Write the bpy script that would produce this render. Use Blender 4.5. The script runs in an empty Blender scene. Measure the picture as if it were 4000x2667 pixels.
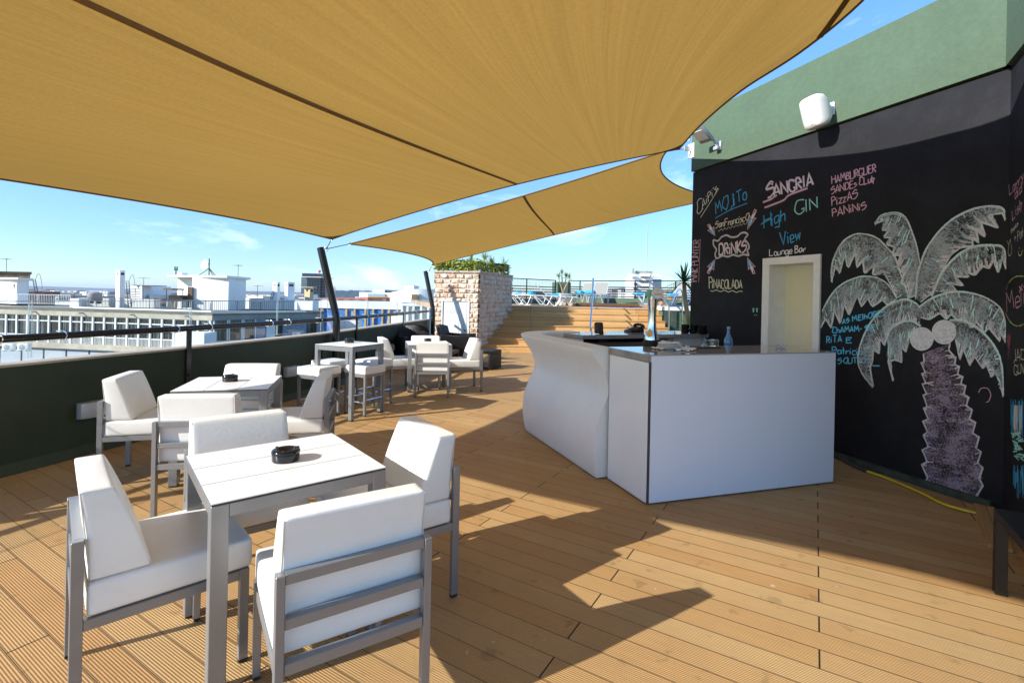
import bpy, bmesh, math, random
from mathutils import Vector, Matrix, noise as mnoise
R = math.radians
random.seed(7)
sc = bpy.context.scene
COL = sc.collection

# ------------------------------------------------------------------ camera
H = 1.55
FPX = 1950.0
RHO = math.atan(0.021)
PPX, PPY = 2000.0, 1160.0
cr, sr = math.cos(RHO), math.sin(RHO)
cam_d = bpy.data.cameras.new("camera")
cam = bpy.data.objects.new("camera", cam_d)
COL.objects.link(cam)
cam.matrix_world = Matrix(((cr, -sr, 0, 0), (0, 0, -1, 0), (sr, cr, 0, H), (0, 0, 0, 1)))
cam_d.sensor_width = 36
cam_d.lens = 36 * FPX / 4000
cam_d.shift_y = -(1333.5 - PPY) / 4000
cam_d.clip_start = 0.05
cam_d.clip_end = 40000
sc.camera = cam

# ------------------------------------------------------------------ light
SUN_EL, SUN_AZ = R(27.3), R(60)          # azimuth: light travels towards +X, turned this far from +Y
sd = Vector((math.sin(SUN_AZ) * math.cos(SUN_EL), math.cos(SUN_AZ) * math.cos(SUN_EL), -math.sin(SUN_EL)))
sun_d = bpy.data.lights.new("sun", 'SUN')
sun_d.energy = 3.35
sun_d.angle = R(0.5)
sun_d.color = (1.0, 0.965, 0.905)
sun = bpy.data.objects.new("sun", sun_d)
COL.objects.link(sun)
sun.rotation_euler = sd.to_track_quat('-Z', 'Y').to_euler()
sun.location = (-20, -12, 20)
w = bpy.data.worlds.new("World")
sc.world = w
w.use_nodes = True
wn, wl = w.node_tree.nodes, w.node_tree.links
sky = wn.new('ShaderNodeTexSky')
sky.sky_type = 'NISHITA'
sky.sun_disc = False
sky.sun_elevation = SUN_EL
sky.sun_rotation = math.atan2(-sd.x, -sd.y)
sky.altitude = 1200
sky.air_density = 1.0
sky.dust_density = 0.0
sky.ozone_density = 2.2
bg = wn['Background']
tc = wn.new('ShaderNodeTexCoord')
bg.inputs['Strength'].default_value = 0.15
# thin high cloud
mp = wn.new('ShaderNodeMapping')
mp.inputs['Scale'].default_value = (1.0, 1.0, 3.2)
nz = wn.new('ShaderNodeTexNoise')
nz.inputs['Scale'].default_value = 3.1
nz.inputs['Detail'].default_value = 9
nz.inputs['Roughness'].default_value = 0.62
nz.inputs['Distortion'].default_value = 0.5
rp = wn.new('ShaderNodeValToRGB')
rp.color_ramp.elements[0].position = 0.56
rp.color_ramp.elements[1].position = 0.80
rp.color_ramp.elements[1].color = (0.5, 0.5, 0.5, 1)
mx = wn.new('ShaderNodeMix')
mx.data_type = 'RGBA'
mx.inputs['B'].default_value = (6.6, 7.0, 7.2, 1)
wl.new(tc.outputs['Generated'], mp.inputs['Vector'])
wl.new(mp.outputs['Vector'], nz.inputs['Vector'])
wl.new(nz.outputs['Fac'], rp.inputs['Fac'])
wl.new(rp.outputs['Color'], mx.inputs['Factor'])
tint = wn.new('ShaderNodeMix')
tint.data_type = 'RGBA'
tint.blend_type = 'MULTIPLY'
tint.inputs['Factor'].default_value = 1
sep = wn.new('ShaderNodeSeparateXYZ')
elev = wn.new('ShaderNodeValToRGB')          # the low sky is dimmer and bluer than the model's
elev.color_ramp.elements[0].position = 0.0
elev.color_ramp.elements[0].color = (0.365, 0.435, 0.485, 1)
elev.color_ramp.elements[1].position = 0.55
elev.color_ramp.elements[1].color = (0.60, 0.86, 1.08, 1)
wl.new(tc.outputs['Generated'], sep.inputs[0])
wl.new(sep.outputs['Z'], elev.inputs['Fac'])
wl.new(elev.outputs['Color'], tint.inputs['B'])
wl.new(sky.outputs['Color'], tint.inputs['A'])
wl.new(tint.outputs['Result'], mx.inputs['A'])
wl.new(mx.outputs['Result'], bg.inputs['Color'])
vs = sc.view_settings
vs.view_transform = 'Standard'
vs.look = 'None'
vs.exposure = 1.25
vs.gamma = 1.0
vs.use_curve_mapping = False
sc.cycles.max_bounces = 10
sc.cycles.transparent_max_bounces = 24
sc.cycles.sample_clamp_indirect = 6

# ------------------------------------------------------------------ measured points -> places
def ray(u, y):
    a, b = u - PPX, y - PPY
    return ((cr * a + sr * b) / FPX, (sr * a - cr * b) / FPX)

def at(u, y, d):
    x, z = ray(u, y)
    return Vector((x * d, d, H + z * d))

def on(u, y, z=0.0):
    x, zz = ray(u, y)
    d = (z - H) / zz
    return Vector((x * d, d, z))

def on_plane(u, y, p, n):
    x, z = ray(u, y)
    r = Vector((x, 1, z))
    o = Vector((0, 0, H))
    t = (Vector(p) - o).dot(n) / r.dot(n)
    return o + r * t

# ------------------------------------------------------------------ naming
def tag(o, label=None, cat=None, group=None, kind=None):
    if label: o['label'] = label
    if cat: o['category'] = cat
    if group: o['group'] = group
    if kind: o['kind'] = kind
    return o

def thing(name, label, cat, loc=(0, 0, 0), rz=0, group=None):
    o = bpy.data.objects.new(name, None)
    COL.objects.link(o)
    o.location = loc
    o.rotation_euler = (0, 0, rz)
    o.empty_display_size = 0.1
    return tag(o, label, cat, group)

def copy_tree(o, parent=None):
    c = o.copy()
    COL.objects.link(c)
    c.parent = parent
    for ch in list(o.children):
        copy_tree(ch, c)
    return c

def dup(o, loc, rz, label, group=None):
    c = copy_tree(o)
    c.location = loc
    c.rotation_euler = (0, 0, rz)
    c['label'] = label
    if group: c['group'] = group
    return c

# ------------------------------------------------------------------ mesh builder
def catmull(pts, n=8, closed=False):
    pts = [Vector(p) for p in pts]
    out = []
    m = len(pts)
    rng = range(m if closed else m - 1)
    for i in rng:
        p0 = pts[(i - 1) % m] if closed or i > 0 else pts[0] * 2 - pts[1]
        p1, p2 = pts[i], pts[(i + 1) % m]
        p3 = pts[(i + 2) % m] if closed or i + 2 < m else p2 * 2 - p1
        for k in range(n):
            t = k / n
            out.append(0.5 * ((2 * p1) + (p2 - p0) * t + (2 * p0 - 5 * p1 + 4 * p2 - p3) * t * t + (3 * p1 - p0 - 3 * p2 + p3) * t ** 3))
    if not closed:
        out.append(pts[-1])
    return out

class MB:
    def __init__(self):
        self.v, self.f, self.sm = [], [], []

    def add(self, vs_, fs, smooth=False):
        b = len(self.v)
        self.v += [tuple(p) for p in vs_]
        self.f += [tuple(b + i for i in f) for f in fs]
        self.sm += [smooth] * len(fs)
        return self

    def box(self, c, s, rz=0, rx=0, ry=0):
        m = Matrix.Translation(c) @ Matrix.Rotation(rz, 4, 'Z') @ Matrix.Rotation(ry, 4, 'Y') @ Matrix.Rotation(rx, 4, 'X')
        hx, hy, hz = s[0] / 2, s[1] / 2, s[2] / 2
        vs_ = [m @ Vector((x * hx, y * hy, z * hz)) for x, y, z in ((-1, -1, -1), (1, -1, -1), (1, 1, -1), (-1, 1, -1), (-1, -1, 1), (1, -1, 1), (1, 1, 1), (-1, 1, 1))]
        return self.add(vs_, [(3, 2, 1, 0), (4, 5, 6, 7), (0, 1, 5, 4), (1, 2, 6, 5), (2, 3, 7, 6), (3, 0, 4, 7)])

    def bar(self, a, b, w_, h_, up=(0, 0, 1)):
        a, b = Vector(a), Vector(b)
        d = (b - a).normalized()
        s = d.cross(Vector(up))
        if s.length < 1e-4: s = d.cross(Vector((1, 0, 0)))
        s.normalize()
        t = s.cross(d)
        q = [(-1, -1), (1, -1), (1, 1), (-1, 1)]
        vs_ = [p + s * (i * w_ / 2) + t * (j * h_ / 2) for p in (a, b) for i, j in q]
        return self.add(vs_, [(3, 2, 1, 0), (4, 5, 6, 7), (0, 1, 5, 4), (1, 2, 6, 5), (2, 3, 7, 6), (3, 0, 4, 7)])

    def tube(self, pts, r, n=10, closed=False, cap=True):
        pts = [Vector(p) for p in pts]
        m = len(pts)
        rs = r if isinstance(r, (list, tuple)) else [r] * m
        prev = None
        rings = []
        for i, p in enumerate(pts):
            if closed:
                d = pts[(i + 1) % m] - pts[i - 1]
            else:
                d = pts[min(i + 1, m - 1)] - pts[max(i - 1, 0)]
            d.normalize()
            if prev is None:
                a = d.cross(Vector((0, 0, 1)))
                if a.length < 1e-3: a = d.cross(Vector((1, 0, 0)))
            else:
                a = prev - d * prev.dot(d)
            a.normalize()
            prev = a
            b = d.cross(a)
            rings.append([p + (a * math.cos(2 * math.pi * k / n) + b * math.sin(2 * math.pi * k / n)) * rs[i] for k in range(n)])
        vs_ = [q for rg in rings for q in rg]
        fs = []
        for i in range(m if closed else m - 1):
            j = (i + 1) % m
            for k in range(n):
                fs.append((i * n + k, i * n + (k + 1) % n, j * n + (k + 1) % n, j * n + k))
        self.add(vs_, fs, True)
        if cap and not closed:
            self.add(rings[0], [tuple(range(n - 1, -1, -1))])
            self.add(rings[-1], [tuple(range(n))])
        return self

    def lathe(self, prof, n=24, c=(0, 0, 0), m=None, smooth=True):
        c = Vector(c)
        vs_, fs = [], []
        for r, z in prof:
            for k in range(n):
                a = 2 * math.pi * k / n
                p = Vector((r * math.cos(a), r * math.sin(a), z))
                vs_.append((m @ p if m else p) + c)
        for i in range(len(prof) - 1):
            for k in range(n):
                fs.append((i * n + k, i * n + (k + 1) % n, (i + 1) * n + (k + 1) % n, (i + 1) * n + k))
        return self.add(vs_, fs, smooth)

    def prism(self, poly, z0, z1):
        n = len(poly)
        area = sum(poly[i][0] * poly[(i + 1) % n][1] - poly[(i + 1) % n][0] * poly[i][1] for i in range(n))
        if area < 0: poly = poly[::-1]
        vs_ = [(p[0], p[1], z0) for p in poly] + [(p[0], p[1], z1) for p in poly]
        fs = [tuple(range(n - 1, -1, -1)), tuple(range(n, 2 * n))] + [(i, (i + 1) % n, n + (i + 1) % n, n + i) for i in range(n)]
        return self.add(vs_, fs)

    def loft(self, rings, smooth=True, cap=True, closed=True):
        n = len(rings[0])
        vs_ = [p for r_ in rings for p in r_]
        fs = []
        for i in range(len(rings) - 1):
            for k in range(n if closed else n - 1):
                fs.append((i * n + k, i * n + (k + 1) % n, (i + 1) * n + (k + 1) % n, (i + 1) * n + k))
        self.add(vs_, fs, smooth)
        if cap:
            self.add(rings[0], [tuple(range(n - 1, -1, -1))])
            self.add(rings[-1], [tuple(range(n))])
        return self

    def build(self, name, m, parent=None, bevel=0, seg=2, smooth=False, angle=35, world=False, fix=True, center=True):
        vs_ = self.v
        org = Vector((0, 0, 0))
        if parent is not None and world:
            p, org = parent, Vector((0, 0, 0))
            while p is not None:
                org = org + p.location
                p = p.parent
        elif parent is None and center and vs_:
            xs, ys, zs = zip(*vs_)
            org = Vector(((min(xs) + max(xs)) / 2, (min(ys) + max(ys)) / 2, min(zs)))
        me = bpy.data.meshes.new(name)
        me.from_pydata([(x - org.x, y - org.y, z - org.z) for x, y, z in vs_], [], self.f)
        me.polygons.foreach_set('use_smooth', [s or smooth for s in self.sm])
        if bevel or fix:
            bm = bmesh.new()
            bm.from_mesh(me)
            if bevel:
                bmesh.ops.remove_doubles(bm, verts=bm.verts, dist=1e-5)
                es = [e for e in bm.edges if len(e.link_faces) == 2 and e.calc_face_angle(0) > R(30)]
                bmesh.ops.bevel(bm, geom=es, offset=bevel, segments=seg, affect='EDGES', profile=0.5)
                for f in bm.faces: f.smooth = True
            if fix: bmesh.ops.recalc_face_normals(bm, faces=bm.faces)
            bm.to_mesh(me)
            bm.free()
        if any(self.sm) or smooth or bevel:
            me.set_sharp_from_angle(angle=R(angle))
        me.materials.append(m)
        o = bpy.data.objects.new(name, me)
        COL.objects.link(o)
        if parent is not None:
            o.parent = parent
        else:
            o.location = org
        return o

# ------------------------------------------------------------------ materials
def newmat(name):
    m = bpy.data.materials.new(name)
    m.use_nodes = True
    return m, m.node_tree.nodes, m.node_tree.links, m.node_tree.nodes['Principled BSDF']

def mat(name, col, rough=0.5, metal=0.0, var=None, bump=None, spec=0.5, coat=0, alpha=None, trans=0, ior=1.45, world=False, var2=None):
    """var = (scale, amount[, stretch xyz]) mottles the colour, bump = (scale, strength[, stretch])"""
    m, n, l, b = newmat(name)
    b.inputs['Base Color'].default_value = (*col, 1)
    b.inputs['Roughness'].default_value = rough
    b.inputs['Metallic'].default_value = metal
    b.inputs['Specular IOR Level'].default_value = spec
    b.inputs['Coat Weight'].default_value = coat
    b.inputs['Transmission Weight'].default_value = trans
    b.inputs['IOR'].default_value = ior
    if var or bump or var2:
        if world:
            g = n.new('ShaderNodeNewGeometry')
            src = g.outputs['Position']
        else:
            t = n.new('ShaderNodeTexCoord')
            src = t.outputs['Object']
    def tex(spec_, detail=6):
        mpn = n.new('ShaderNodeMapping')
        mpn.inputs['Scale'].default_value = spec_[2] if len(spec_) > 2 else (1, 1, 1)
        tx = n.new('ShaderNodeTexNoise')
        tx.inputs['Scale'].default_value = spec_[0]
        tx.inputs['Detail'].default_value = detail
        tx.inputs['Roughness'].default_value = 0.6
        l.new(src, mpn.inputs['Vector'])
        l.new(mpn.outputs['Vector'], tx.inputs['Vector'])
        return tx.outputs['Fac']
    cur = None
    for v_ in (var, var2):
        if not v_: continue
        f = tex(v_)
        rmp = n.new('ShaderNodeMapRange')
        rmp.inputs['From Min'].default_value = 0.3
        rmp.inputs['From Max'].default_value = 0.7
        rmp.inputs['To Min'].default_value = 1 - v_[1]
        rmp.inputs['To Max'].default_value = 1 + v_[1] * 0.6
        l.new(f, rmp.inputs['Value'])
        mm = n.new('ShaderNodeMix')
        mm.data_type = 'RGBA'
        mm.blend_type = 'MULTIPLY'
        mm.inputs['Factor'].default_value = 1
        if cur is None: mm.inputs['A'].default_value = (*col, 1)
        else: l.new(cur, mm.inputs['A'])
        l.new(rmp.outputs['Result'], mm.inputs['B'])
        cur = mm.outputs['Result']
    if cur is not None: l.new(cur, b.inputs['Base Color'])
    if bump:
        bp = n.new('ShaderNodeBump')
        bp.inputs['Strength'].default_value = bump[1]
        bp.inputs['Distance'].default_value = bump[3] if len(bump) > 3 else 0.004
        l.new(tex(bump, 4), bp.inputs['Height'])
        l.new(bp.outputs['Normal'], b.inputs['Normal'])
    if alpha is not None:
        tr = n.new('ShaderNodeBsdfTransparent')
        ms = n.new('ShaderNodeMixShader')
        ms.inputs['Fac'].default_value = alpha
        l.new(tr.outputs['BSDF'], ms.inputs[1])
        l.new(b.outputs['BSDF'], ms.inputs[2])
        l.new(ms.outputs['Shader'], n['Material Output'].inputs['Surface'])
    return m

def math_node(n, l, op, a, b=None, c=None):
    x = n.new('ShaderNodeMath')
    x.operation = op
    for i, q in enumerate((a, b, c)):
        if q is None: continue
        if isinstance(q, (int, float)): x.inputs[i].default_value = q
        else: l.new(q, x.inputs[i])
    return x.outputs[0]

def mix_col(n, l, fac, a, b, blend='MIX'):
    x = n.new('ShaderNodeMix')
    x.data_type = 'RGBA'
    x.blend_type = blend
    for k, q in (('Factor', fac), ('A', a), ('B', b)):
        if isinstance(q, (int, float)): x.inputs[k].default_value = q
        elif isinstance(q, tuple): x.inputs[k].default_value = (*q, 1) if len(q) == 3 else q
        else: l.new(q, x.inputs[k])
    return x.outputs['Result']

M = {}
M['vinyl'] = mat('white_vinyl', (0.83, 0.81, 0.75), 0.42, var=(5, 0.05), bump=(45, 0.22, (1, 1, 1.4), 0.004))
M['piping'] = mat('vinyl_seam', (0.58, 0.55, 0.48), 0.55)
M['frame'] = mat('silver_powder_coat', (0.28, 0.285, 0.29), 0.38, 0.5, var=(9, 0.05))
M['cap'] = mat('black_rubber', (0.02, 0.02, 0.02), 0.6)
M['laminate'] = mat('white_laminate', (0.84, 0.83, 0.81), 0.32, var=(7, 0.03))
M['black_core'] = mat('black_core', (0.012, 0.012, 0.013), 0.4)
M['ash'] = mat('black_melamine', (0.008, 0.009, 0.011), 0.13, spec=0.6)
M['steelblack'] = mat('black_gloss_paint', (0.012, 0.012, 0.014), 0.22, spec=0.55, bump=(60, 0.04))
M['chrome'] = mat('chrome', (0.75, 0.76, 0.78), 0.09, 1.0)
M['stainless'] = mat('stainless', (0.6, 0.62, 0.64), 0.16, 1.0)
M['galv'] = mat('galvanised', (0.62, 0.62, 0.60), 0.42, 0.6, var=(30, 0.15))
M['whiteplastic'] = mat('white_plastic', (0.80, 0.79, 0.74), 0.4)
M['greymetal'] = mat('grey_cast_metal', (0.42, 0.44, 0.47), 0.4, 0.2)
M['darkgrey'] = mat('dark_grey', (0.06, 0.06, 0.065), 0.5)
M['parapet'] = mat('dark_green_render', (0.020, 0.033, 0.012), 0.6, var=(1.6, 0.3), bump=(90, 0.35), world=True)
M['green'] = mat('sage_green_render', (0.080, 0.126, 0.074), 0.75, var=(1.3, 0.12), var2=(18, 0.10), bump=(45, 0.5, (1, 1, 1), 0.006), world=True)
M['stonecap'] = mat('limestone', (0.42, 0.36, 0.28), 0.7, var=(6, 0.18), world=True)
M['whitewall'] = mat('white_render', (0.78, 0.77, 0.73), 0.8, var=(0.35, 0.08), world=True)
M['rattan_trim'] = mat('rattan_trim', (0.02, 0.016, 0.014), 0.35)
M['blackwood'] = mat('black_lacquer', (0.014, 0.012, 0.012), 0.35)
# ------------------------------------------------------------------ deck
BD = Vector((0.52, 0.855, 0)).normalized()        # across the boards
AD = Vector((-0.855, 0.52, 0)).normalized()       # along the boards

def deck_material(name, along, across, origin, pitch=0.1385, length=1.96, grooves=13, base=(0.475, 0.285, 0.112)):
    m, n, l, b = newmat(name)
    g = n.new('ShaderNodeNewGeometry')
    sub = n.new('ShaderNodeVectorMath'); sub.operation = 'SUBTRACT'
    l.new(g.outputs['Position'], sub.inputs[0]); sub.inputs[1].default_value = origin
    def dot(v):
        d = n.new('ShaderNodeVectorMath'); d.operation = 'DOT_PRODUCT'
        l.new(sub.outputs[0], d.inputs[0]); d.inputs[1].default_value = v
        return d.outputs['Value']
    a, c = dot(along), dot(across)
    q = math_node(n, l, 'DIVIDE', c, pitch)
    row = math_node(n, l, 'FLOOR', q)
    fr = math_node(n, l, 'FRACT', q)
    odd = math_node(n, l, 'FLOORED_MODULO', row, 2)
    qa = math_node(n, l, 'ADD', math_node(n, l, 'DIVIDE', a, length), math_node(n, l, 'MULTIPLY', odd, 0.5))
    bi = math_node(n, l, 'FLOOR', qa)
    fa = math_node(n, l, 'FRACT', qa)
    # distance to gap, to joint
    eg = math_node(n, l, 'MINIMUM', fr, math_node(n, l, 'SUBTRACT', 1, fr))
    gap = math_node(n, l, 'LESS_THAN', eg, 0.0015 / pitch)
    ej = math_node(n, l, 'MINIMUM', fa, math_node(n, l, 'SUBTRACT', 1, fa))
    joint = math_node(n, l, 'LESS_THAN', ej, 0.0036 / length)
    cut = math_node(n, l, 'MAXIMUM', gap, joint)
    # per-board tone
    cx = n.new('ShaderNodeCombineXYZ')
    l.new(row, cx.inputs[0]); l.new(bi, cx.inputs[1])
    wn_ = n.new('ShaderNodeTexWhiteNoise'); wn_.noise_dimensions = '2D'
    l.new(cx.outputs[0], wn_.inputs['Vector'])
    # grain along the board
    cg = n.new('ShaderNodeCombineXYZ')
    l.new(math_node(n, l, 'MULTIPLY', a, 1.4), cg.inputs[0])
    l.new(math_node(n, l, 'MULTIPLY', c, 55), cg.inputs[1])
    l.new(math_node(n, l, 'MULTIPLY', bi, 3.7), cg.inputs[2])
    gr = n.new('ShaderNodeTexNoise'); gr.inputs['Scale'].default_value = 1.6; gr.inputs['Detail'].default_value = 5
    l.new(cg.outputs[0], gr.inputs['Vector'])
    st = n.new('ShaderNodeTexNoise'); st.inputs['Scale'].default_value = 1.1; st.inputs['Detail'].default_value = 8; st.inputs['Roughness'].default_value = 0.7
    l.new(g.outputs['Position'], st.inputs['Vector'])
    sp = n.new('ShaderNodeTexNoise'); sp.inputs['Scale'].default_value = 9; sp.inputs['Detail'].default_value = 3
    l.new(g.outputs['Position'], sp.inputs['Vector'])
    gv = math_node(n, l, 'SINE', math_node(n, l, 'MULTIPLY', fr, 2 * math.pi * grooves))
    tone = math_node(n, l, 'ADD', 0.76, math_node(n, l, 'MULTIPLY', wn_.outputs['Value'], 0.16))
    tone = math_node(n, l, 'ADD', tone, math_node(n, l, 'MULTIPLY', gr.outputs['Fac'], 0.30))
    tone = math_node(n, l, 'MULTIPLY', tone, math_node(n, l, 'ADD', 0.72, math_node(n, l, 'MULTIPLY', st.outputs['Fac'], 0.50)))
    tone = math_node(n, l, 'MULTIPLY', tone, math_node(n, l, 'ADD', 1.0, math_node(n, l, 'MULTIPLY', gv, 0.11)))
    dirt = n.new('ShaderNodeMapRange'); dirt.inputs['From Min'].default_value = 0.30; dirt.inputs['From Max'].default_value = 0.36
    dirt.inputs['To Min'].default_value = 0.78; dirt.inputs['To Max'].default_value = 1
    l.new(sp.outputs['Fac'], dirt.inputs['Value'])
    tone = math_node(n, l, 'MULTIPLY', tone, dirt.outputs['Result'])
    hue = mix_col(n, l, wn_.outputs['Value'], (base[0] * 1.03, base[1] * 0.97, base[2] * 0.92), (base[0] * 0.96, base[1] * 1.03, base[2] * 1.12))
    col = mix_col(n, l, 1.0, hue, tone, 'MULTIPLY')
    col = mix_col(n, l, cut, col, (0.03, 0.018, 0.010))
    wsp = n.new('ShaderNodeTexNoise'); wsp.inputs['Scale'].default_value = 14; wsp.inputs['Detail'].default_value = 2
    l.new(g.outputs['Position'], wsp.inputs['Vector'])
    wm = n.new('ShaderNodeMapRange'); wm.inputs['From Min'].default_value = 0.745; wm.inputs['From Max'].default_value = 0.765; wm.inputs['To Max'].default_value = 0.5
    l.new(wsp.outputs['Fac'], wm.inputs['Value'])
    col = mix_col(n, l, wm.outputs['Result'], col, (0.62, 0.58, 0.50))
    l.new(col, b.inputs['Base Color'])
    b.inputs['Roughness'].default_value = 0.62
    b.inputs['Specular IOR Level'].default_value = 0.35
    bp = n.new('ShaderNodeBump'); bp.inputs['Strength'].default_value = 0.55; bp.inputs['Distance'].default_value = 0.003
    l.new(math_node(n, l, 'SUBTRACT', math_node(n, l, 'MULTIPLY', gv, 0.5), math_node(n, l, 'MULTIPLY', cut, 3)), bp.inputs['Height'])
    l.new(bp.outputs['Normal'], b.inputs['Normal'])
    return m

o_joint = on(3200, 2467)
M['deck'] = deck_material('composite_deck', AD, BD, o_joint)
M['step'] = deck_material('composite_step', Vector((1, 0, 0)), Vector((0, 0.7, 0.7)), Vector((0.6, 14, 0)), pitch=5.0, length=3.4, grooves=40, base=(0.56, 0.325, 0.125))
M['deck_far'] = deck_material('composite_deck_weathered', Vector((1, 0, 0)), Vector((0, 1, 0)), Vector((0, 16, 0)), base=(0.45, 0.31, 0.19))
d = MB()
d.add([(-7, -4, 0), (7, -4, 0), (7, 16.2, 0), (-7, 16.2, 0), (-7, -4, -0.1), (7, -4, -0.1), (7, 16.2, -0.1), (-7, 16.2, -0.1)],
      [(0, 1, 2, 3), (7, 6, 5, 4), (0, 4, 5, 1), (1, 5, 6, 2), (2, 6, 7, 3), (3, 7, 4, 0)])
tag(d.build('wooden_deck', M['deck'], center=False), 'brown grooved composite board terrace floor', 'floor', kind='structure')

# ------------------------------------------------------------------ parapet, rail and glass
PAR = [(-5.75, 0.2), (-4.85, 2.45), (-4.17, 4.0), (-3.92, 4.78), (-3.58, 5.8), (-3.09, 7.55), (-2.95, 8.2), (-2.56, 10.8), (-2.22, 13.55)]
pc = [Vector((p.x, p.y, 0)) for p in catmull([(x, y, 0) for x, y in PAR], 6)]
def offset(curve, dd):
    out = []
    for i, p in enumerate(curve):
        t = curve[min(i + 1, len(curve) - 1)] - curve[max(i - 1, 0)]
        nrm = Vector((-t.y, t.x, 0)).normalized()      # outwards, to the left
        out.append(p + nrm * dd)
    return out
def strip(mb, curve, d0, d1, z0, z1):
    a, b_ = offset(curve, d0), offset(curve, d1)
    rings = [[(p.x, p.y, z0), (p.x, p.y, z1), (q.x, q.y, z1), (q.x, q.y, z0)] for p, q in zip(a, b_)]
    mb.loft(rings, smooth=False)
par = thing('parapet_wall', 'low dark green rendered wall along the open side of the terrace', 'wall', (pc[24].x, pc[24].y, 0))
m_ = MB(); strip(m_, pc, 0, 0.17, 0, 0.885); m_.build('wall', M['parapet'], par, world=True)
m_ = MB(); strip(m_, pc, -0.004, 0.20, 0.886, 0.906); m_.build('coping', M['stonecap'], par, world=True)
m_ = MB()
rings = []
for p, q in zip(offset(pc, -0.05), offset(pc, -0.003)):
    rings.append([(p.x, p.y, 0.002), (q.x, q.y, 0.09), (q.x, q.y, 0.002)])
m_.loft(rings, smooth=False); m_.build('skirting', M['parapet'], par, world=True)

def along(curve, y):
    for a, b_ in zip(curve, curve[1:]):
        if a.y <= y <= b_.y:
            t = (y - a.y) / (b_.y - a.y)
            return a.lerp(b_, t), (b_ - a).normalized()
    return curve[-1], (curve[-1] - curve[-2]).normalized()

rail = thing('handrail', 'black tubular handrail on flat posts above the dark green wall', 'handrail', (pc[24].x, pc[24].y, 0))
rc = [Vector((p.x, p.y, 1.118)) for p in offset(pc, 0.035)]
MB().tube(rc, 0.032, 14).build('rail', M['steelblack'], rail, world=True)
for uu in (2.6, 5.62, 9.05, 11.4):
    p, t = along(pc, uu)
    nrm = Vector((-t.y, t.x, 0))
    m_ = MB()
    q = p - nrm * 0.014
    m_.box((q.x, q.y, 0.73), (0.058, 0.014, 0.74), math.atan2(t.y, t.x))
    for z in (0.45, 0.60):
        s = q - nrm * 0.008
        m_.tube([(s.x, s.y, z), (s.x - nrm.x * 0.012, s.y - nrm.y * 0.012, z)], 0.012, 8)
    m_.build('post', M['steelblack'], rail, world=True)
# glass panes clamped outside the rail
M['glass'] = None
gm, gn, gl, gb = newmat('clear_glass')
gt = gn.new('ShaderNodeBsdfTransparent'); gt.inputs['Color'].default_value = (0.93, 0.965, 0.955, 1)
gg = gn.new('ShaderNodeBsdfGlossy'); gg.inputs['Roughness'].default_value = 0.02
lw = gn.new('ShaderNodeLayerWeight'); lw.inputs['Blend'].default_value = 0.35
gmx = gn.new('ShaderNodeMixShader')
gl.new(math_node(gn, gl, 'ADD', 0.03, math_node(gn, gl, 'MULTIPLY', lw.outputs['Fresnel'], 0.55)), gmx.inputs['Fac'])
gl.new(gt.outputs[0], gmx.inputs[1]); gl.new(gg.outputs[0], gmx.inputs[2])
gl.new(gmx.outputs[0], gn['Material Output'].inputs['Surface'])
M['glass'] = gm
M['glass_edge'] = mat('glass_edge', (0.45, 0.55, 0.62), 0.15, alpha=0.45)
panes = [(1.3, 2.75), (2.77, 4.28), (4.30, 5.72), (5.74, 7.05), (7.07, 8.05), (8.25, 9.75), (9.77, 11.3), (11.32, 12.5), (12.52, 13.4)]
names = ['nearest glass pane, mostly beyond the left picture edge', 'glass pane in front of the two air conditioners', 'glass pane just left of the bare flat rail post',
         'glass pane right of the bare flat rail post', 'glass pane just left of the nearer leaning pole', 'glass pane just right of the nearer leaning pole',
         'glass pane in front of the blue and gold mural', 'glass pane over the dark rattan armchair', 'last curved glass pane beside the far leaning pole']
for (y0, y1), nm in zip(panes, names):
    pts = [along(pc, y0 + (y1 - y0) * k / 6) for k in range(7)]
    g = thing('glass_windbreak', nm, 'glass panel', (pts[3][0].x - 0.1, pts[3][0].y, 0.93), 0, 'glass panels clamped to the handrail')
    ins, outs = [], []
    for p, t in pts:
        nrm = Vector((-t.y, t.x, 0))
        a, b_ = p + nrm * 0.105, p + nrm * 0.115
        ins.append(a); outs.append(b_)
    m_ = MB()
    vs_ = [(p.x, p.y, z) for p in ins for z in (0.935, 1.425)]
    m_.add(vs_, [(2 * k, 2 * k + 2, 2 * k + 3, 2 * k + 1) for k in range(6)], True)
    m_.build('pane', M['glass'], g, world=True, fix=False)
    m_ = MB()
    for p, q in ((ins[0], outs[0]), (ins[-1], outs[-1])):
        m_.box(((p.x + q.x) / 2, (p.y + q.y) / 2, 1.18), (0.011, 0.006, 0.49), 0.3)
    m_.tube([(p.x, p.y, 1.425) for p in outs], 0.006, 6)
    m_.build('edge', M['glass_edge'], g, world=True)
    for k, yy in enumerate((y0 + (y1 - y0) * 0.14, y0 + (y1 - y0) * 0.86)):
        p, t = along(pc, yy)
        nrm = Vector((-t.y, t.x, 0))
        c = p + nrm * 0.035
        m_ = MB()
        ring = [(c.x + nrm.x * 0.036 * math.cos(a), c.y + nrm.y * 0.036 * math.cos(a), 1.118 + 0.036 * math.sin(a)) for a in [2 * math.pi * j / 16 for j in range(16)]]
        m_.tube(ring, 0.006, 6, closed=True)
        q = p + nrm * 0.085
        m_.box((q.x, q.y, 1.156), (0.03, 0.055, 0.012), math.atan2(t.y, t.x))
        m_.box((q.x, q.y, 1.080), (0.03, 0.055, 0.012), math.atan2(t.y, t.x))
        m_.build('clamp', M['chrome'], g, world=True)

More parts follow.
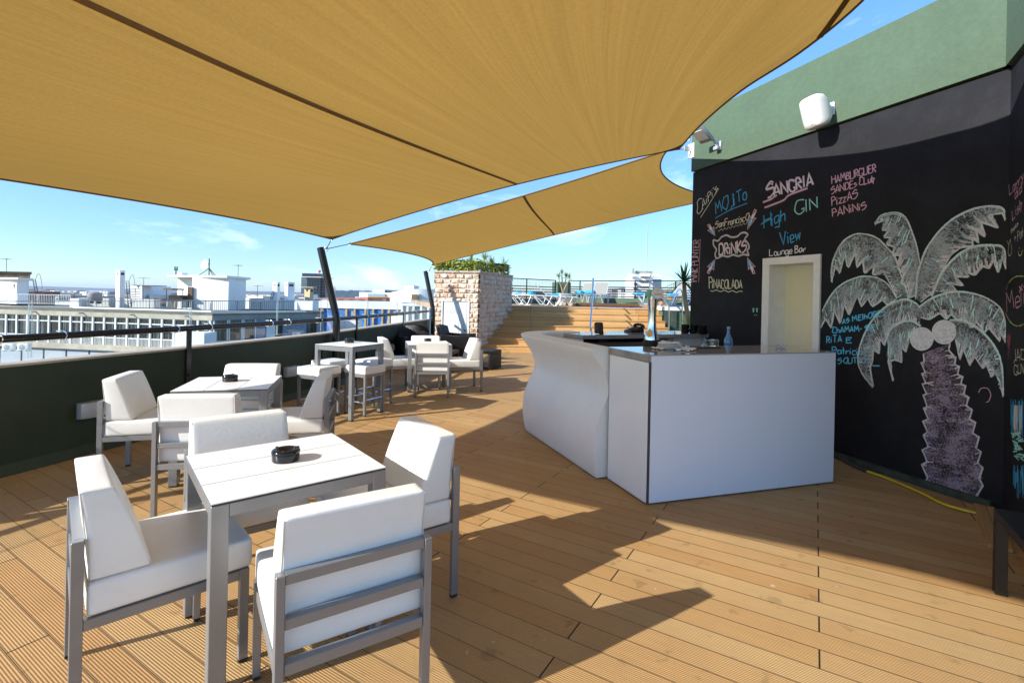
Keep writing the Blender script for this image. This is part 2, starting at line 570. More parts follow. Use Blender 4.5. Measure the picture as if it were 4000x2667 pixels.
# wall lamps on the parapet
def wall_lamp(yy, label):
    p, t = along(pc, yy)
    ang = math.atan2(t.y, t.x)
    o = thing('wall_lamp', label, 'lamp', (p.x, p.y, 0.415), ang, 'slotted lamps on the dark green wall')
    m_ = MB()
    rings = []
    for x in [-0.13 + 0.26 * k / 8 for k in range(9)]:
        f = 0.10 - 0.03 * (x / 0.13) ** 2
        rings.append([(x, 0, -0.075), (x, -f, -0.066), (x, -f * 0.90, 0.072), (x, 0, 0.075)])
    m_.loft(rings, smooth=False)
    m_.build('housing', M['greymetal'], o, bevel=0.004)
    m_ = MB()
    for k in range(3):
        m_.box((0.055, -0.091, -0.036 + 0.032 * k), (0.12, 0.016, 0.017), 0.20)
    m_.build('louvre', M['whiteplastic'], o)
    return o
wall_lamp(4.71, 'slotted grey wall lamp behind the left chair of the second table')
wall_lamp(7.20, 'slotted grey wall lamp left of the white bar stools')
wall_lamp(10.6, 'slotted grey wall lamp between the high table and the far table')

# leaning poles that hold the shade sails
def pole(base, top, bend, label):
    o = thing('sail_pole', label, 'pole', base, 0, 'leaning poles of the shade sails')
    b_ = Vector(base)
    t = Vector(top)
    k = Vector((b_.x, b_.y, bend))
    pts = [b_, Vector((b_.x, b_.y, bend - 0.12)), k - Vector((0, 0, 0.04)), k + (t - k).normalized() * 0.04, k + (t - k).normalized() * 0.12, t]
    MB().tube(pts, 0.058, 20).build('shaft', M['steelblack'], o, world=True)
    MB().lathe([(0.0, 0), (0.11, 0), (0.11, 0.012), (0.06, 0.014)], 20, b_ + Vector((0, 0, 0.001))).build('base_plate', M['steelblack'], o, world=True)
    e = t + Vector((0.05, -0.02, -0.02))
    ring = [(e.x + 0.05 + 0.03 * math.cos(a), e.y, e.z + 0.03 * math.sin(a)) for a in [2 * math.pi * j / 14 for j in range(14)]]
    MB().tube(ring, 0.008, 6, closed=True).tube([t + Vector((0, 0, -0.03)), e + Vector((0.02, 0, 0))], 0.01, 6).build('eyelet', M['galv'], o, world=True)
    return o
p1t = at(1252, 968, 8.15)
p1b = on(1307, 1520)
p1b = Vector((-2.845, 8.12, 0))
p2t = at(1662, 1060, 13.6)
p2b = Vector((-2.11, 13.42, 0))
pole(p1b, p1t, 1.15, 'nearer black pole leaning out beside the high table')
pole(p2b, p2t, 1.15, 'farther black pole leaning out before the stone pillar')
pole(Vector((-5.0, 2.35, 0)), Vector((-5.35, 2.3, 2.33)), 1.15, 'black leaning pole at the near end of the wall, beyond the left picture edge')
box_ = MB(); box_.box((-2.93, 7.86, 0.50), (0.02, 0.16, 0.34), -0.2); box_.box((-2.925, 7.87, 0.72), (0.05, 0.05, 0.035), -0.2)
tag(box_.build('junction_box', M['parapet']), 'flat dark cover plate on the wall beside the nearer leaning pole', 'cover plate')

# ------------------------------------------------------------------ shade sails
def sail_material():
    m, n, l, b = newmat('tan_shade_cloth')
    n.remove(b)
    uv = n.new('ShaderNodeUVMap'); uv.uv_map = 'uv'
    def noise(scale, det):
        mpn = n.new('ShaderNodeMapping'); mpn.inputs['Scale'].default_value = scale
        tx = n.new('ShaderNodeTexNoise'); tx.inputs['Scale'].default_value = 1; tx.inputs['Detail'].default_value = det; tx.inputs['Roughness'].default_value = 0.7
        l.new(uv.outputs['UV'], mpn.inputs['Vector']); l.new(mpn.outputs['Vector'], tx.inputs['Vector'])
        return tx.outputs['Fac']
    thr = noise((110, 0.5, 1), 4)
    fine = noise((520, 3, 1), 2)
    weave = noise((300, 300, 1), 1)
    t = math_node(n, l, 'ADD', 0.60, math_node(n, l, 'MULTIPLY', thr, 0.34))
    t = math_node(n, l, 'ADD', t, math_node(n, l, 'MULTIPLY', fine, 0.30))
    t = math_node(n, l, 'ADD', t, math_node(n, l, 'MULTIPLY', weave, 0.22))
    t = math_node(n, l, 'SUBTRACT', t, 0.12)
    c1 = mix_col(n, l, 1.0, (0.42, 0.238, 0.053), t, 'MULTIPLY')
    df = n.new('ShaderNodeBsdfDiffuse'); tl = n.new('ShaderNodeBsdfTranslucent')
    l.new(c1, df.inputs['Color']); l.new(c1, tl.inputs['Color'])
    ms = n.new('ShaderNodeMixShader'); ms.inputs['Fac'].default_value = 0.55
    l.new(df.outputs[0], ms.inputs[1]); l.new(tl.outputs[0], ms.inputs[2])
    l.new(ms.outputs[0], n['Material Output'].inputs['Surface'])
    return m
M['sail'] = sail_material()
M['hem'] = mat('brown_webbing', (0.16, 0.092, 0.024), 0.8)

def polyparam(pts, ts, n):
    """points pts given at parameters ts, resampled smoothly at n+1 even parameters"""
    out = []
    pts = [Vector(p) for p in pts]
    m = len(pts)
    tang = []
    for i in range(m):
        if i == 0: tang.append((pts[1] - pts[0]) / (ts[1] - ts[0]))
        elif i == m - 1: tang.append((pts[-1] - pts[-2]) / (ts[-1] - ts[-2]))
        else: tang.append((pts[i + 1] - pts[i - 1]) / (ts[i + 1] - ts[i - 1]))
    for k in range(n + 1):
        t = k / n
        i = max(j for j in range(m - 1) if ts[j] <= t + 1e-9)
        h_ = ts[i + 1] - ts[i]
        s = (t - ts[i]) / h_
        out.append(pts[i] * (2 * s ** 3 - 3 * s ** 2 + 1) + tang[i] * h_ * (s ** 3 - 2 * s ** 2 + s) + pts[i + 1] * (-2 * s ** 3 + 3 * s ** 2) + tang[i + 1] * h_ * (s ** 3 - s ** 2))
    return out

def bowed(a, b, bow, n, extra=None):
    a, b = Vector(a), Vector(b)
    return [a.lerp(b, k / n) + Vector(bow) * 4 * (k / n) * (1 - k / n) for k in range(n + 1)]

def make_sail(name, label, left, far, right, front, seams, sag=0.0):
    """left/right run front->far, front/far run left->right"""
    nu, nv = len(far) - 1, len(left) - 1
    c00, c10, c01, c11 = front[0], front[-1], far[0], far[-1]
    grid = []
    for j in range(nv + 1):
        t = j / nv
        rowp = []
        for i in range(nu + 1):
            s = i / nu
            p = front[i] * (1 - t) + far[i] * t + left[j] * (1 - s) + right[j] * s
            p = p - (c00 * (1 - s) * (1 - t) + c10 * s * (1 - t) + c01 * (1 - s) * t + c11 * s * t)
            p.z -= sag * 16 * s * (1 - s) * t * (1 - t)
            rowp.append(p)
        grid.append(rowp)
    o = thing(name, label, 'shade sail', tuple(c01), 0, 'tan shade sails over the terrace')
    mb = MB()
    W = nu + 1
    mb.add([p for r_ in grid for p in r_], [(j * W + i, j * W + i + 1, (j + 1) * W + i + 1, (j + 1) * W + i) for j in range(nv) for i in range(nu)], True)
    so = mb.build('canopy', M['sail'], o, world=True, fix=False, angle=180)
    me = so.data
    uvl = me.uv_layers.new(name='uv')
    lu = (far[-1] - far[0]).length
    lv = (left[-1] - left[0]).length
    for poly in me.polygons:
        for li in poly.loop_indices:
            vi = me.loops[li].vertex_index
            uvl.data[li].uv = ((vi % W) / nu * lu / 6, (vi // W) / nv * lv / 6)
    hem = MB()
    for edge in (left, far, right, front):
        hem.tube(edge, 0.013, 6)
    hem.build('hem', M['hem'], o, world=True)
    def gp(s, t):
        fi, fj = min(s * nu, nu - 1e-6), min(t * nv, nv - 1e-6)
        i, j = int(fi), int(fj)
        a, b_ = fi - i, fj - j
        return grid[j][i] * (1 - a) * (1 - b_) + grid[j][i + 1] * a * (1 - b_) + grid[j + 1][i] * (1 - a) * b_ + grid[j + 1][i + 1] * a * b_
    for (s0, t0, s1, t1, wd) in seams:
        pts = [gp(s0 + (s1 - s0) * k / 40, t0 + (t1 - t0) * k / 40) for k in range(41)]
        sm = MB()
        vs_ = []
        for k, p in enumerate(pts):
            tg = (pts[min(k + 1, 40)] - pts[max(k - 1, 0)]).normalized()
            sd_ = tg.cross(Vector((0, 0, 1))).normalized()
            for e in (-1, 1):
                vs_.append(p + sd_ * (e * wd / 2) - Vector((0, 0, 0.004)))
        sm.add(vs_, [(2 * k, 2 * k + 1, 2 * k + 3, 2 * k + 2) for k in range(40)], True)
        sm.build('seam', M['hem'], o, world=True, fix=False)
    for (si, ti, q) in ((0, 1, (1, -1)), (1, 1, (-1, -1))):
        # reinforced corner patch just under the cloth
        pa = MB()
        c = gp(si, ti); e1 = gp(si + q[0] * 0.055, ti); e2 = gp(si, ti + q[1] * 0.055)
        dz = Vector((0, 0, 0.004))
        pa.add([c - dz, e1 - dz, gp(si + q[0] * 0.02, ti + q[1] * 0.02) - dz, e2 - dz], [(0, 1, 2, 3)])
        pa.build('corner_patch', M['hem'], o, world=True, fix=False)
    return o, gp

NU, NV = 56, 44
P0 = Vector((-5.0, 2.42, 2.38))
P1 = at(1296, 934, 8.03)
Wc = at(2652, 582, 7.02)
Cc = Vector((2.95, 2.15, 3.95))
left = bowed(P0, P1, (0.30, -0.05, 0.03), NV)
far = bowed(P1, Wc, (-0.05, -0.32, 0.02), NU)
rpts = [Wc, at(2745, 480, 5.95), at(2900, 350, 4.95), at(3130, 200, 4.12), at(3370, 0, 3.5), at(3600, -270, 3.0), Cc]
right = polyparam(rpts[::-1], [0, 0.16, 0.27, 0.40, 0.56, 0.77, 1], NV)
front = polyparam([P0, (-3.75, 1.5, 2.45), (-2.36, 0.28, 2.78), (-1.2, -0.85, 3.05), (1.0, -0.75, 3.5), Cc], [0, 0.30, 0.57, 0.75, 0.88, 1], NU)
sail1, gp1 = make_sail('shade_sail', 'large tan shade sail stretched overhead from the nearer leaning pole to the blackboard wall', left, far, right, front,
                       [(0.575, 0, 0.575, 1, 0.066), (0.94, 0.10, 1.0, 0.36, 0.05)], sag=0.05)
T1 = at(1366, 953, 8.5)
T2 = at(1688, 1036, 13.1)
T3 = at(2606, 588, 7.5)
T4 = Vector((4.75, 11.6, 3.95))
left2 = bowed(T1, T2, (0.45, -0.02, 0.02), 30)
right2 = bowed(T3, T4, (-0.50, 0.17, 0.0), 30)
front2 = bowed(T1, T3, (0.05, 0.18, 0.0), 40)
far2 = bowed(T2, T4, (-0.05, -0.25, 0.0), 40)
sail2, gp2 = make_sail('shade_sail', 'smaller tan shade sail farther back, slung between the two leaning poles and the bar building', left2, far2, right2, front2,
                       [(0.57, 0, 0.46, 1, 0.05)], sag=0.04)

def rope(a, b_, label, r=0.007):
    o = thing('sail_rope', label, 'rope', tuple(a))
    a, b_ = Vector(a), Vector(b_)
    MB().tube([a, a.lerp(b_, 0.3), a.lerp(b_, 0.7), b_], r, 6).build('lashing', M['darkgrey'], o, world=True)
    for k, p in enumerate((a, b_)):
        ring = [(p.x + 0.022 * math.cos(t_), p.y + 0.006 * math.sin(2 * t_), p.z + 0.022 * math.sin(t_)) for t_ in [2 * math.pi * j / 12 for j in range(12)]]
        MB().tube(ring, 0.006, 6, closed=True).build('shackle', M['galv'], o, world=True)
eye1 = p1t + Vector((0.10, -0.02, -0.02))
rope(eye1, P1, 'short steel lashing from the nearer pole to the large sail corner')
rope(eye1, T1, 'longer steel lashing from the nearer pole to the smaller sail corner')
rope(p2t + Vector((0.1, -0.02, 0)), T2, 'thin lashing from the far pole to the smaller sail')

# ------------------------------------------------------------------ blackboard wall
WL, WR = Vector((2.543, 7.11, 0)), Vector((3.753, 3.79, 0))
WD = (WR - WL).normalized()
WN = Vector((-WD.y, WD.x, 0))
if WN.x > 0: WN = -WN
WLEN = (WR - WL).length
RD = Vector((-0.52, -0.855, 0)).normalized()      # return wall, towards the camera
RN = Vector((-RD.y, RD.x, 0))
if RN.x > 0: RN = -RN
GZ0, GZ1 = 3.37, 4.14

def blackboard_material():
    m, n, l, b = newmat('blackboard_paint')
    g = n.new('ShaderNodeNewGeometry')
    def noise(s, det, ro=0.6):
        tx = n.new('ShaderNodeTexNoise'); tx.inputs['Scale'].default_value = s; tx.inputs['Detail'].default_value = det; tx.inputs['Roughness'].default_value = ro
        l.new(g.outputs['Position'], tx.inputs['Vector'])
        return tx.outputs['Fac']
    r = n.new('ShaderNodeMapRange'); r.inputs['From Min'].default_value = 0.45; r.inputs['From Max'].default_value = 0.8
    r.inputs['To Max'].default_value = 0.35
    l.new(noise(1.7, 9, 0.75), r.inputs['Value'])
    c = mix_col(n, l, r.outputs['Result'], (0.0115, 0.0118, 0.0145), (0.055, 0.056, 0.064))
    r2 = n.new('ShaderNodeMapRange'); r2.inputs['From Min'].default_value = 0.735; r2.inputs['From Max'].default_value = 0.80
    r2.inputs['To Max'].default_value = 0.5
    l.new(noise(38, 3), r2.inputs['Value'])
    c = mix_col(n, l, r2.outputs['Result'], c, (0.12, 0.12, 0.13))
    l.new(c, b.inputs['Base Color'])
    b.inputs['Roughness'].default_value = 0.68
    b.inputs['Specular IOR Level'].default_value = 0.25
    bp = n.new('ShaderNodeBump'); bp.inputs['Strength'].default_value = 0.35; bp.inputs['Distance'].default_value = 0.003
    l.new(noise(70, 3), bp.inputs['Height']); l.new(bp.outputs['Normal'], b.inputs['Normal'])
    return m
M['board'] = blackboard_material()
bw = thing('bar_building', 'black chalkboard wall under a sage green band behind the bar', 'building', tuple(WL))
def wall_pt(s, z, out=0.0):
    p = WL + WD * s + WN * out
    return Vector((p.x, p.y, z))
# doorway
S0 = (on_plane(2984, 1200, WL, WN) - WL).dot(WD)
S1 = (on_plane(3202, 1200, WL, WN) - WL).dot(WD)
DZ = 2.055
def wall_box(mb, s0, s1, z0, z1, o0, o1):
    P = [wall_pt(s, z, o) for o in (o0, o1) for (s, z) in ((s0, z0), (s1, z0), (s1, z1), (s0, z1))]
    mb.add(P, [(0, 1, 2, 3), (7, 6, 5, 4), (0, 4, 5, 1), (1, 5, 6, 2), (2, 6, 7, 3), (3, 7, 4, 0)])
m_ = MB()
fw = 0.085
wall_box(m_, 0, S0, 0, GZ0, -0.35, 0)
wall_box(m_, S1, WLEN, 0, GZ0, -0.35, 0)
wall_box(m_, S0, S1, DZ, GZ0, -0.35, 0)
# return wall
r0 = WR + WD * 0.0
m2 = [WR + RD * t + (-RN) * o for t in (0, 1.8) for o in (0, 0.3)]
P = [Vector((p.x, p.y, z)) for z in (0, GZ0) for p in (m2[0], m2[2], m2[3], m2[1])]
m_.add(P, [(3, 2, 1, 0), (4, 5, 6, 7), (0, 1, 5, 4), (1, 2, 6, 5), (2, 3, 7, 6), (3, 0, 4, 7)])
wallo = m_.build('wall', M['board'], bw, world=True)
m_ = MB()
wall_box(m_, -0.0, WLEN, GZ0 + 0.012, GZ1, -0.35, 0.035)
a0 = WR + WN * 0.035
P = [Vector((p.x, p.y, z)) for z in (GZ0 + 0.012, GZ1 + 0.001) for p in (WR + RN * 0.035 - RD * 0.05, WR + RN * 0.035 + RD * 1.8, WR - RN * 0.3 + RD * 1.8, WR - RN * 0.3 - RD * 0.05)]
m_.add(P, [(3, 2, 1, 0), (4, 5, 6, 7), (0, 1, 5, 4), (1, 2, 6, 5), (2, 3, 7, 6), (3, 0, 4, 7)])
m_.build('fascia_band', M['green'], bw, world=True)
# receding side and body so that the building is solid
side = Vector((0.94, 0.342, 0))
m_ = MB()
body = [WL - WN * 0.352 + WD * 0.02, WL - WN * 5, WR - WN * 5, WR - WN * 0.352 - WD * 0.02]
m_.prism([(p.x, p.y) for p in body], 0, GZ1 - 0.01)
m_.build('body', M['green'], bw, world=True)
m_ = MB()
M['green_kerb'] = mat('green_kerb', (0.055, 0.075, 0.05), 0.7, var=(14, 0.5), world=True)
wall_box(m_, 0, S0 - 0.08, 0.003, 0.06, 0.001, 0.05); m_.build('skirting', M['green_kerb'], bw, world=True)
m_ = MB(); wall_box(m_, S1 + 0.08, WLEN - 0.05, 0.003, 0.06, 0.001, 0.05); m_.build('skirting', M['green_kerb'], bw, world=True)
# door surround, reveal and door
M['cream'] = mat('cream_paint', (0.86, 0.81, 0.64), 0.55, var=(3, 0.05), world=True)
M['oldwhite'] = mat('chipped_white_paint', (0.92, 0.90, 0.83), 0.5, var=(6, 0.07), var2=(40, 0.05), world=True)
dr = MB()
wall_box(dr, S0 + 0.002, S1 - 0.002, 0.01, DZ - 0.003, -0.30, -0.26)
door = dr.build('door', mat('pale_yellow_door', (0.95, 0.87, 0.62), 0.45, var=(2, 0.05), world=True), bw, world=True)
fr_ = MB()
wall_box(fr_, S0 - 0.012, S0 + fw, 0.01, DZ - 0.07, -0.02, 0.022)
wall_box(fr_, S1 - fw + 0.02, S1 + 0.012, 0.01, DZ - 0.07, -0.02, 0.022)
wall_box(fr_, S0 - 0.012, S1 + 0.012, DZ - 0.069, DZ + 0.012, -0.02, 0.023)
wall_box(fr_, S0 + 0.003, S0 + fw - 0.02, 0.01, DZ - 0.07, -0.26, -0.021)
wall_box(fr_, S1 - fw + 0.04, S1 - 0.003, 0.01, DZ - 0.07, -0.26, -0.021)
wall_box(fr_, S0 + 0.003, S1 - 0.003, DZ - 0.068, DZ - 0.004, -0.259, -0.021)
fr_.build('door_frame', M['oldwhite'], bw, world=True)

# wall bracket, floodlight, loudspeaker
def wall_frame(p):
    return Matrix.Translation(p) @ Matrix(((WD.x, -WN.x, 0, 0), (WD.y, -WN.y, 0, 0), (0, 0, 1, 0), (0, 0, 0, 1)))   # x along wall (right), -y out of the wall
def put(o, p):
    o.location = p
    o.rotation_euler = (0, 0, math.atan2(WD.y, WD.x))
bp_ = on_plane(2702, 590, WL + WN * 0.036, WN)
br = thing('sail_bracket', 'white steel wall bracket holding the large sail at the corner of the green band', 'bracket')
put(br, bp_)
m_ = MB(); m_.box((0, -0.007, 0), (0.115, 0.012, 0.20))
for x in (-0.04, 0.04):
    for z in (-0.08, 0.08): m_.tube([(x, -0.012, z), (x, -0.026, z)], 0.010, 6)
m_.build('plate', M['oldwhite'], br)
m_ = MB(); m_.box((0, -0.07, 0.02), (0.02, 0.115, 0.06)); m_.tube([(0, -0.10, 0.02), (-0.02, -0.17, 0.01), (-0.03, -0.23, 0)], 0.010, 6)
m_.build('lug', M['galv'], br)
bp_ = on_plane(2692, 535, WL + WN * 0.036, WN)
br2 = thing('sail_bracket', 'upper wall bracket of the smaller sail, half behind the floodlight', 'bracket')
put(br2, bp_)
m_ = MB(); m_.box((-0.02, -0.007, 0), (0.10, 0.012, 0.12)); m_.box((-0.08, -0.06, -0.01), (0.03, 0.1, 0.05)); m_.build('plate', M['galv'], br2)
fp = on_plane(2812, 565, WL + WN * 0.036, WN)
fl = thing('floodlight', 'grey rectangular floodlight on a short arm at the left of the green band', 'floodlight')
put(fl, fp)
m_ = MB(); m_.box((0, -0.012, -0.02), (0.08, 0.022, 0.12)); m_.box((0, -0.05, -0.055), (0.075, 0.06, 0.045)); m_.build('wall_mount', M['greymetal'], fl, bevel=0.006)
m_ = MB(); m_.tube([(0, -0.05, -0.03), (0, -0.10, 0.045), (-0.02, -0.16, 0.07)], 0.017, 8); m_.build('arm', M['greymetal'], fl)
m_ = MB(); m_.box((-0.05, -0.26, 0.12), (0.20, 0.28, 0.05), 0.15, rx=R(-32)); m_.build('head', M['greymetal'], fl, bevel=0.008)
m_ = MB(); m_.box((-0.055, -0.276, 0.095), (0.165, 0.16, 0.012), 0.15, rx=R(-32)); m_.build('lens', mat('frosted_lens', (0.5, 0.47, 0.42), 0.3, bump=(200, 0.3)), fl)
spk = thing('loudspeaker', 'white rounded loudspeaker tilted down from the green band', 'loudspeaker')
sp_ = on_plane(3250, 428, WL + WN * 0.036, WN)
put(spk, sp_)
m_ = MB(); m_.box((0, -0.012, 0.0), (0.075, 0.024, 0.13)); m_.box((0, -0.055, 0.0), (0.045, 0.085, 0.06)); m_.build('wall_mount', M['whiteplastic'], spk, bevel=0.006)
m_ = MB()
rings = []
for k, (yy, hw, hh) in enumerate(((-0.09, 0.075, 0.10), (-0.16, 0.115, 0.155), (-0.23, 0.125, 0.165), (-0.27, 0.120, 0.160), (-0.298, 0.105, 0.145), (-0.312, 0.07, 0.10), (-0.316, 0.02, 0.03))):
    ring = []
    for j in range(32):
        a = 2 * math.pi * j / 32
        ex = 0.34
        cx_, sx_ = math.cos(a), math.sin(a)
        ring.append(Vector((0.88 * hw * math.copysign(abs(cx_) ** ex, cx_), yy, hh * math.copysign(abs(sx_) ** ex, sx_))))
    rings.append(ring)
mt_ = Matrix.Translation((0, -0.1, -0.02)) @ Matrix.Rotation(R(-10), 4, 'Z') @ Matrix.Rotation(R(16), 4, 'X') @ Matrix.Translation((0, 0.1, 0))
rings = [[mt_ @ p for p in r_] for r_ in rings]
m_.loft(rings)
m_.build('cabinet', M['whiteplastic'], spk, angle=50)
m_ = MB(); q = mt_ @ Vector((0.02, -0.304, -0.115)); m_.box(q, (0.03, 0.006, 0.012), R(-10), rx=R(16)); m_.build('badge', M['greymetal'], spk)
# ------------------------------------------------------------------ chairs
def cushion(sx, sy, sz, r, puff, fn=None, n=14):
    """rounded soft box, centred; returns verts, faces"""
    vs_, fs, idx = [], [], {}
    def key(p): return (round(p[0], 5), round(p[1], 5), round(p[2], 5))
    def vert(p):
        k = key(p)
        if k not in idx:
            idx[k] = len(vs_)
            vs_.append(p)
        return idx[k]
    lin = [-1, -0.97, -0.93] + [-0.86 + 1.72 * k / (n - 1) for k in range(n)] + [0.93, 0.97, 1]
    for ax in range(3):
        for sg in (-1, 1):
            for i in range(len(lin) - 1):
                for j in range(len(lin) - 1):
                    q = []
                    for a, b_ in ((i, j), (i + 1, j), (i + 1, j + 1), (i, j + 1)):
                        p = [0, 0, 0]
                        p[ax] = sg
                        p[(ax + 1) % 3] = lin[a] * 1.0
                        p[(ax + 2) % 3] = lin[b_] * 1.0
                        q.append(vert(tuple(p)))
                    fs.append(tuple(q if sg > 0 else q[::-1]))
    hs = (sx / 2, sy / 2, sz / 2)
    out = []
    for p in vs_:
        P = Vector([p[k] * hs[k] for k in range(3)])
        inner = Vector([max(-(hs[k] - r), min(hs[k] - r, P[k])) for k in range(3)])
        d = P - inner
        if d.length > 1e-7: d = d.normalized() * r
        Q = inner + d
        for k in range(3):
            a, b_ = p[(k + 1) % 3], p[(k + 2) % 3]
            if abs(p[k]) > 0.999:
                Q[k] += math.copysign(puff * (1 - a * a) * (1 - b_ * b_), p[k])
        if fn: Q = fn(Q)
        out.append(Q)
    return out, fs

CW, CD = 0.52, 0.565           # chair width and depth
def make_chair():
    root = thing('lounge_chair', 'x', 'chair')
    hw = CW / 2
    tw = 0.037
    for sx, sy in ((0, -1), (0, 1), (1, -1), (1, 1)):
        top = 0.667 if sx == 0 else 0.388
        m_ = MB()
        x = tw / 2 - 0.004 if sx == 0 else CD - tw / 2
        m_.box((x, sy * (hw - 0.014), (0.012 + top) / 2), (tw if sx == 0 else 0.036, 0.028, top - 0.012))
        lg = m_.build('leg', M['frame'], root, bevel=0.002, seg=1)
        c = MB(); c.box((x, sy * (hw - 0.014), 0.006), (0.034, 0.024, 0.012)); c.build('foot_cap', M['cap'], lg)
    m_ = MB()
    for sy in (-1, 1):
        m_.box(((tw - 0.004 + CD - 0.036) / 2, sy * (hw - 0.0142), 0.366), (CD - 0.036 - tw + 0.004, 0.027, 0.038))
    m_.box((CD - 0.018, 0, 0.366), (0.034, CW - 0.058, 0.037))
    m_.box((0.018, 0, 0.366), (0.033, CW - 0.058, 0.037))
    for k in range(3):
        m_.box((0.15 + 0.13 * k, 0, 0.372), (0.03, CW - 0.058, 0.012))
    m_.build('seat_frame', M['frame'], root, bevel=0.002, seg=1)
    for z in (0.6495, 0.508):
        m_ = MB(); m_.box((0.018, 0, z), (0.032, CW - 0.0562, 0.034)); m_.build('back_rail', M['frame'], root, bevel=0.002, seg=1)
    # seat cushion
    vs_, fs = cushion(CD - 0.03, CW - 0.012, 0.118, 0.015, 0.006)
    m_ = MB(); m_.add([v + Vector((0.042 + (CD - 0.03) / 2, 0, 0.388 + 0.059)) for v in vs_], fs, True)
    sc_ = m_.build('seat_cushion', M['vinyl'], root, angle=180)
    m_ = MB()
    xa, xb, ya = 0.048, 0.042 + CD - 0.036, CW / 2 - 0.013
    m_.tube([(xa, -ya, 0.499), (xb, -ya, 0.499), (xb, ya, 0.499), (xa, ya, 0.499)], 0.0028, 5, closed=True)
    m_.build('piping', M['piping'], sc_)
    # back cushion: a wedge, thick at the foot
    hb = 0.327
    def wedge(p):
        t = (p.z + hb / 2) / hb
        back = 0.043 - 0.030 * t * t
        th = 0.190 - 0.092 * t
        return Vector((back + th * (p.x / 0.15 + 0.5), p.y * (1 - 0.015 * t), p.z + 0.508 + hb / 2))
    vs_, fs = cushion(0.15, CW - 0.03, hb, 0.015, 0.005, wedge)
    m_ = MB(); m_.add(vs_, fs, True)
    bc = m_.build('back_cushion', M['vinyl'], root, angle=180)
    for sy in (-1, 1):
        m_ = MB()
        y = sy * (CW / 2 - 0.0195)
        pts = []
        for x, z in ((-0.069, -hb / 2 + 0.006), (0.069, -hb / 2 + 0.006), (0.069, hb / 2 - 0.006), (-0.069, hb / 2 - 0.006)):
            q = wedge(Vector((x, y, z))); pts.append(q)
        m_.tube(pts, 0.0028, 5, closed=True)
        m_.build('piping', M['piping'], bc)
    return root

CH = [
    ((-1.670, 1.907), 42.7, 'white chair left of the front table, nearest the left picture edge'),
    ((-0.491, 1.679), 123, 'white chair nearest the camera, its slatted silver back turned to the viewer'),
    ((-0.407, 2.782), 217, 'white chair right of the front table, its sunlit back cushion beside the open deck'),
    ((-1.595, 2.93), 308, 'white chair behind the front table, facing the camera across its ashtray'),
    ((-3.275, 4.13), 16, 'white chair left of the second table, against the dark green wall'),
    ((-2.110, 3.351), 99.8, 'white chair on the near side of the second table, its back to the camera'),
    ((-1.565, 4.39), 194, 'white chair right of the second table, seen from its slatted back, near the bar stools'),
    ((-2.539, 4.978), 278, 'white chair behind the second table, its back to the wall near the bare rail post'),
    ((-1.190, 7.562), 95.3, 'white chair on the near side of the far table, its slatted back to the camera'),
    ((-0.534, 8.396), 198, 'white chair right of the far table, in front of the wicker side table'),
    ((-2.165, 8.155), 23.8, 'white chair left of the far table, just behind the high table'),
    ((-1.509, 8.80), 280, 'white chair behind the far table, before the dark rattan armchairs'),
]
chair0 = make_chair()
for i, ((x, y), a, lab) in enumerate(CH):
    if i == 0:
        o = chair0
        o.location = (x, y, 0.004); o.rotation_euler = (0, 0, R(a)); o['label'] = lab; o['group'] = 'white lounge chairs around the low tables'
    else:
        dup(chair0, (x, y, 0.004), R(a), lab)

# ------------------------------------------------------------------ tables
def make_table(name, W, Ht, leg, slats_dir, label, group, apron=0.05):
    root = thing(name, label, 'table', (0, 0, 0), 0, group)
    h = W / 2
    for sx, sy in ((-1, -1), (1, -1), (1, 1), (-1, 1)):
        m_ = MB(); m_.box((sx * (h - leg / 2), sy * (h - leg / 2), (0.008 + Ht - 0.008) / 2), (leg, leg, Ht - 0.016)); lg = m_.build('leg', M['frame'], root, bevel=0.0025, seg=1)
        c = MB(); c.box((sx * (h - leg / 2), sy * (h - leg / 2), 0.004), (leg - 0.006, leg - 0.006, 0.008)); c.build('foot_cap', M['cap'], lg)
    m_ = MB()
    zc = Ht - 0.0085 - apron / 2
    for s in (-1, 1):
        m_.box((0, s * (h - 0.0152), zc), (W - 2 * leg + 0.002, 0.028, apron))
        m_.box((s * (h - 0.0152), 0, zc), (0.028, W - 2 * leg + 0.002, apron))
    m_.build('apron', M['frame'], root, bevel=0.002, seg=1)
    m_ = MB(); m_.box((0, 0, Ht - 0.0075), (W - 0.006, W - 0.006, 0.013)); m_.build('top_core', M['black_core'], root)
    tp = W - 0.004
    for k in range(3):
        wd = (tp - 0.012) / 3
        c = -tp / 2 + wd / 2 + k * (wd + 0.006)
        m_ = MB()
        if slats_dir == 'x': m_.box((0, c, Ht + 0.0005), (tp, wd, 0.004))
        else: m_.box((c, 0, Ht + 0.0005), (wd, tp, 0.004))
        m_.build('top_slat', M['laminate'], root)
    return root
tg = 'low white tables with three-slat tops'
t1 = make_table('dining_table', 0.70, 0.75, 0.062, 'x', 'front low white table with the largest black ashtray, nearest the camera', tg)
t1.location = (-1.054, 2.346, 0.004); t1.rotation_euler = (0, 0, R(39.5))
t2 = dup(t1, (-2.422, 4.338, 0.004), R(106), 'second low white table, between the dark green wall and the front group')
t4 = dup(t1, (-1.386, 8.343, 0.004), R(105.6), 'far low white table, before the rattan armchairs')
t3 = make_table('high_table', 0.60, 0.90, 0.052, 'x', 'high white bar table with white stools tucked under it', None, apron=0.055)
t3.location = (-2.071, 6.433, 0.004); t3.rotation_euler = (0, 0, R(-23.3))

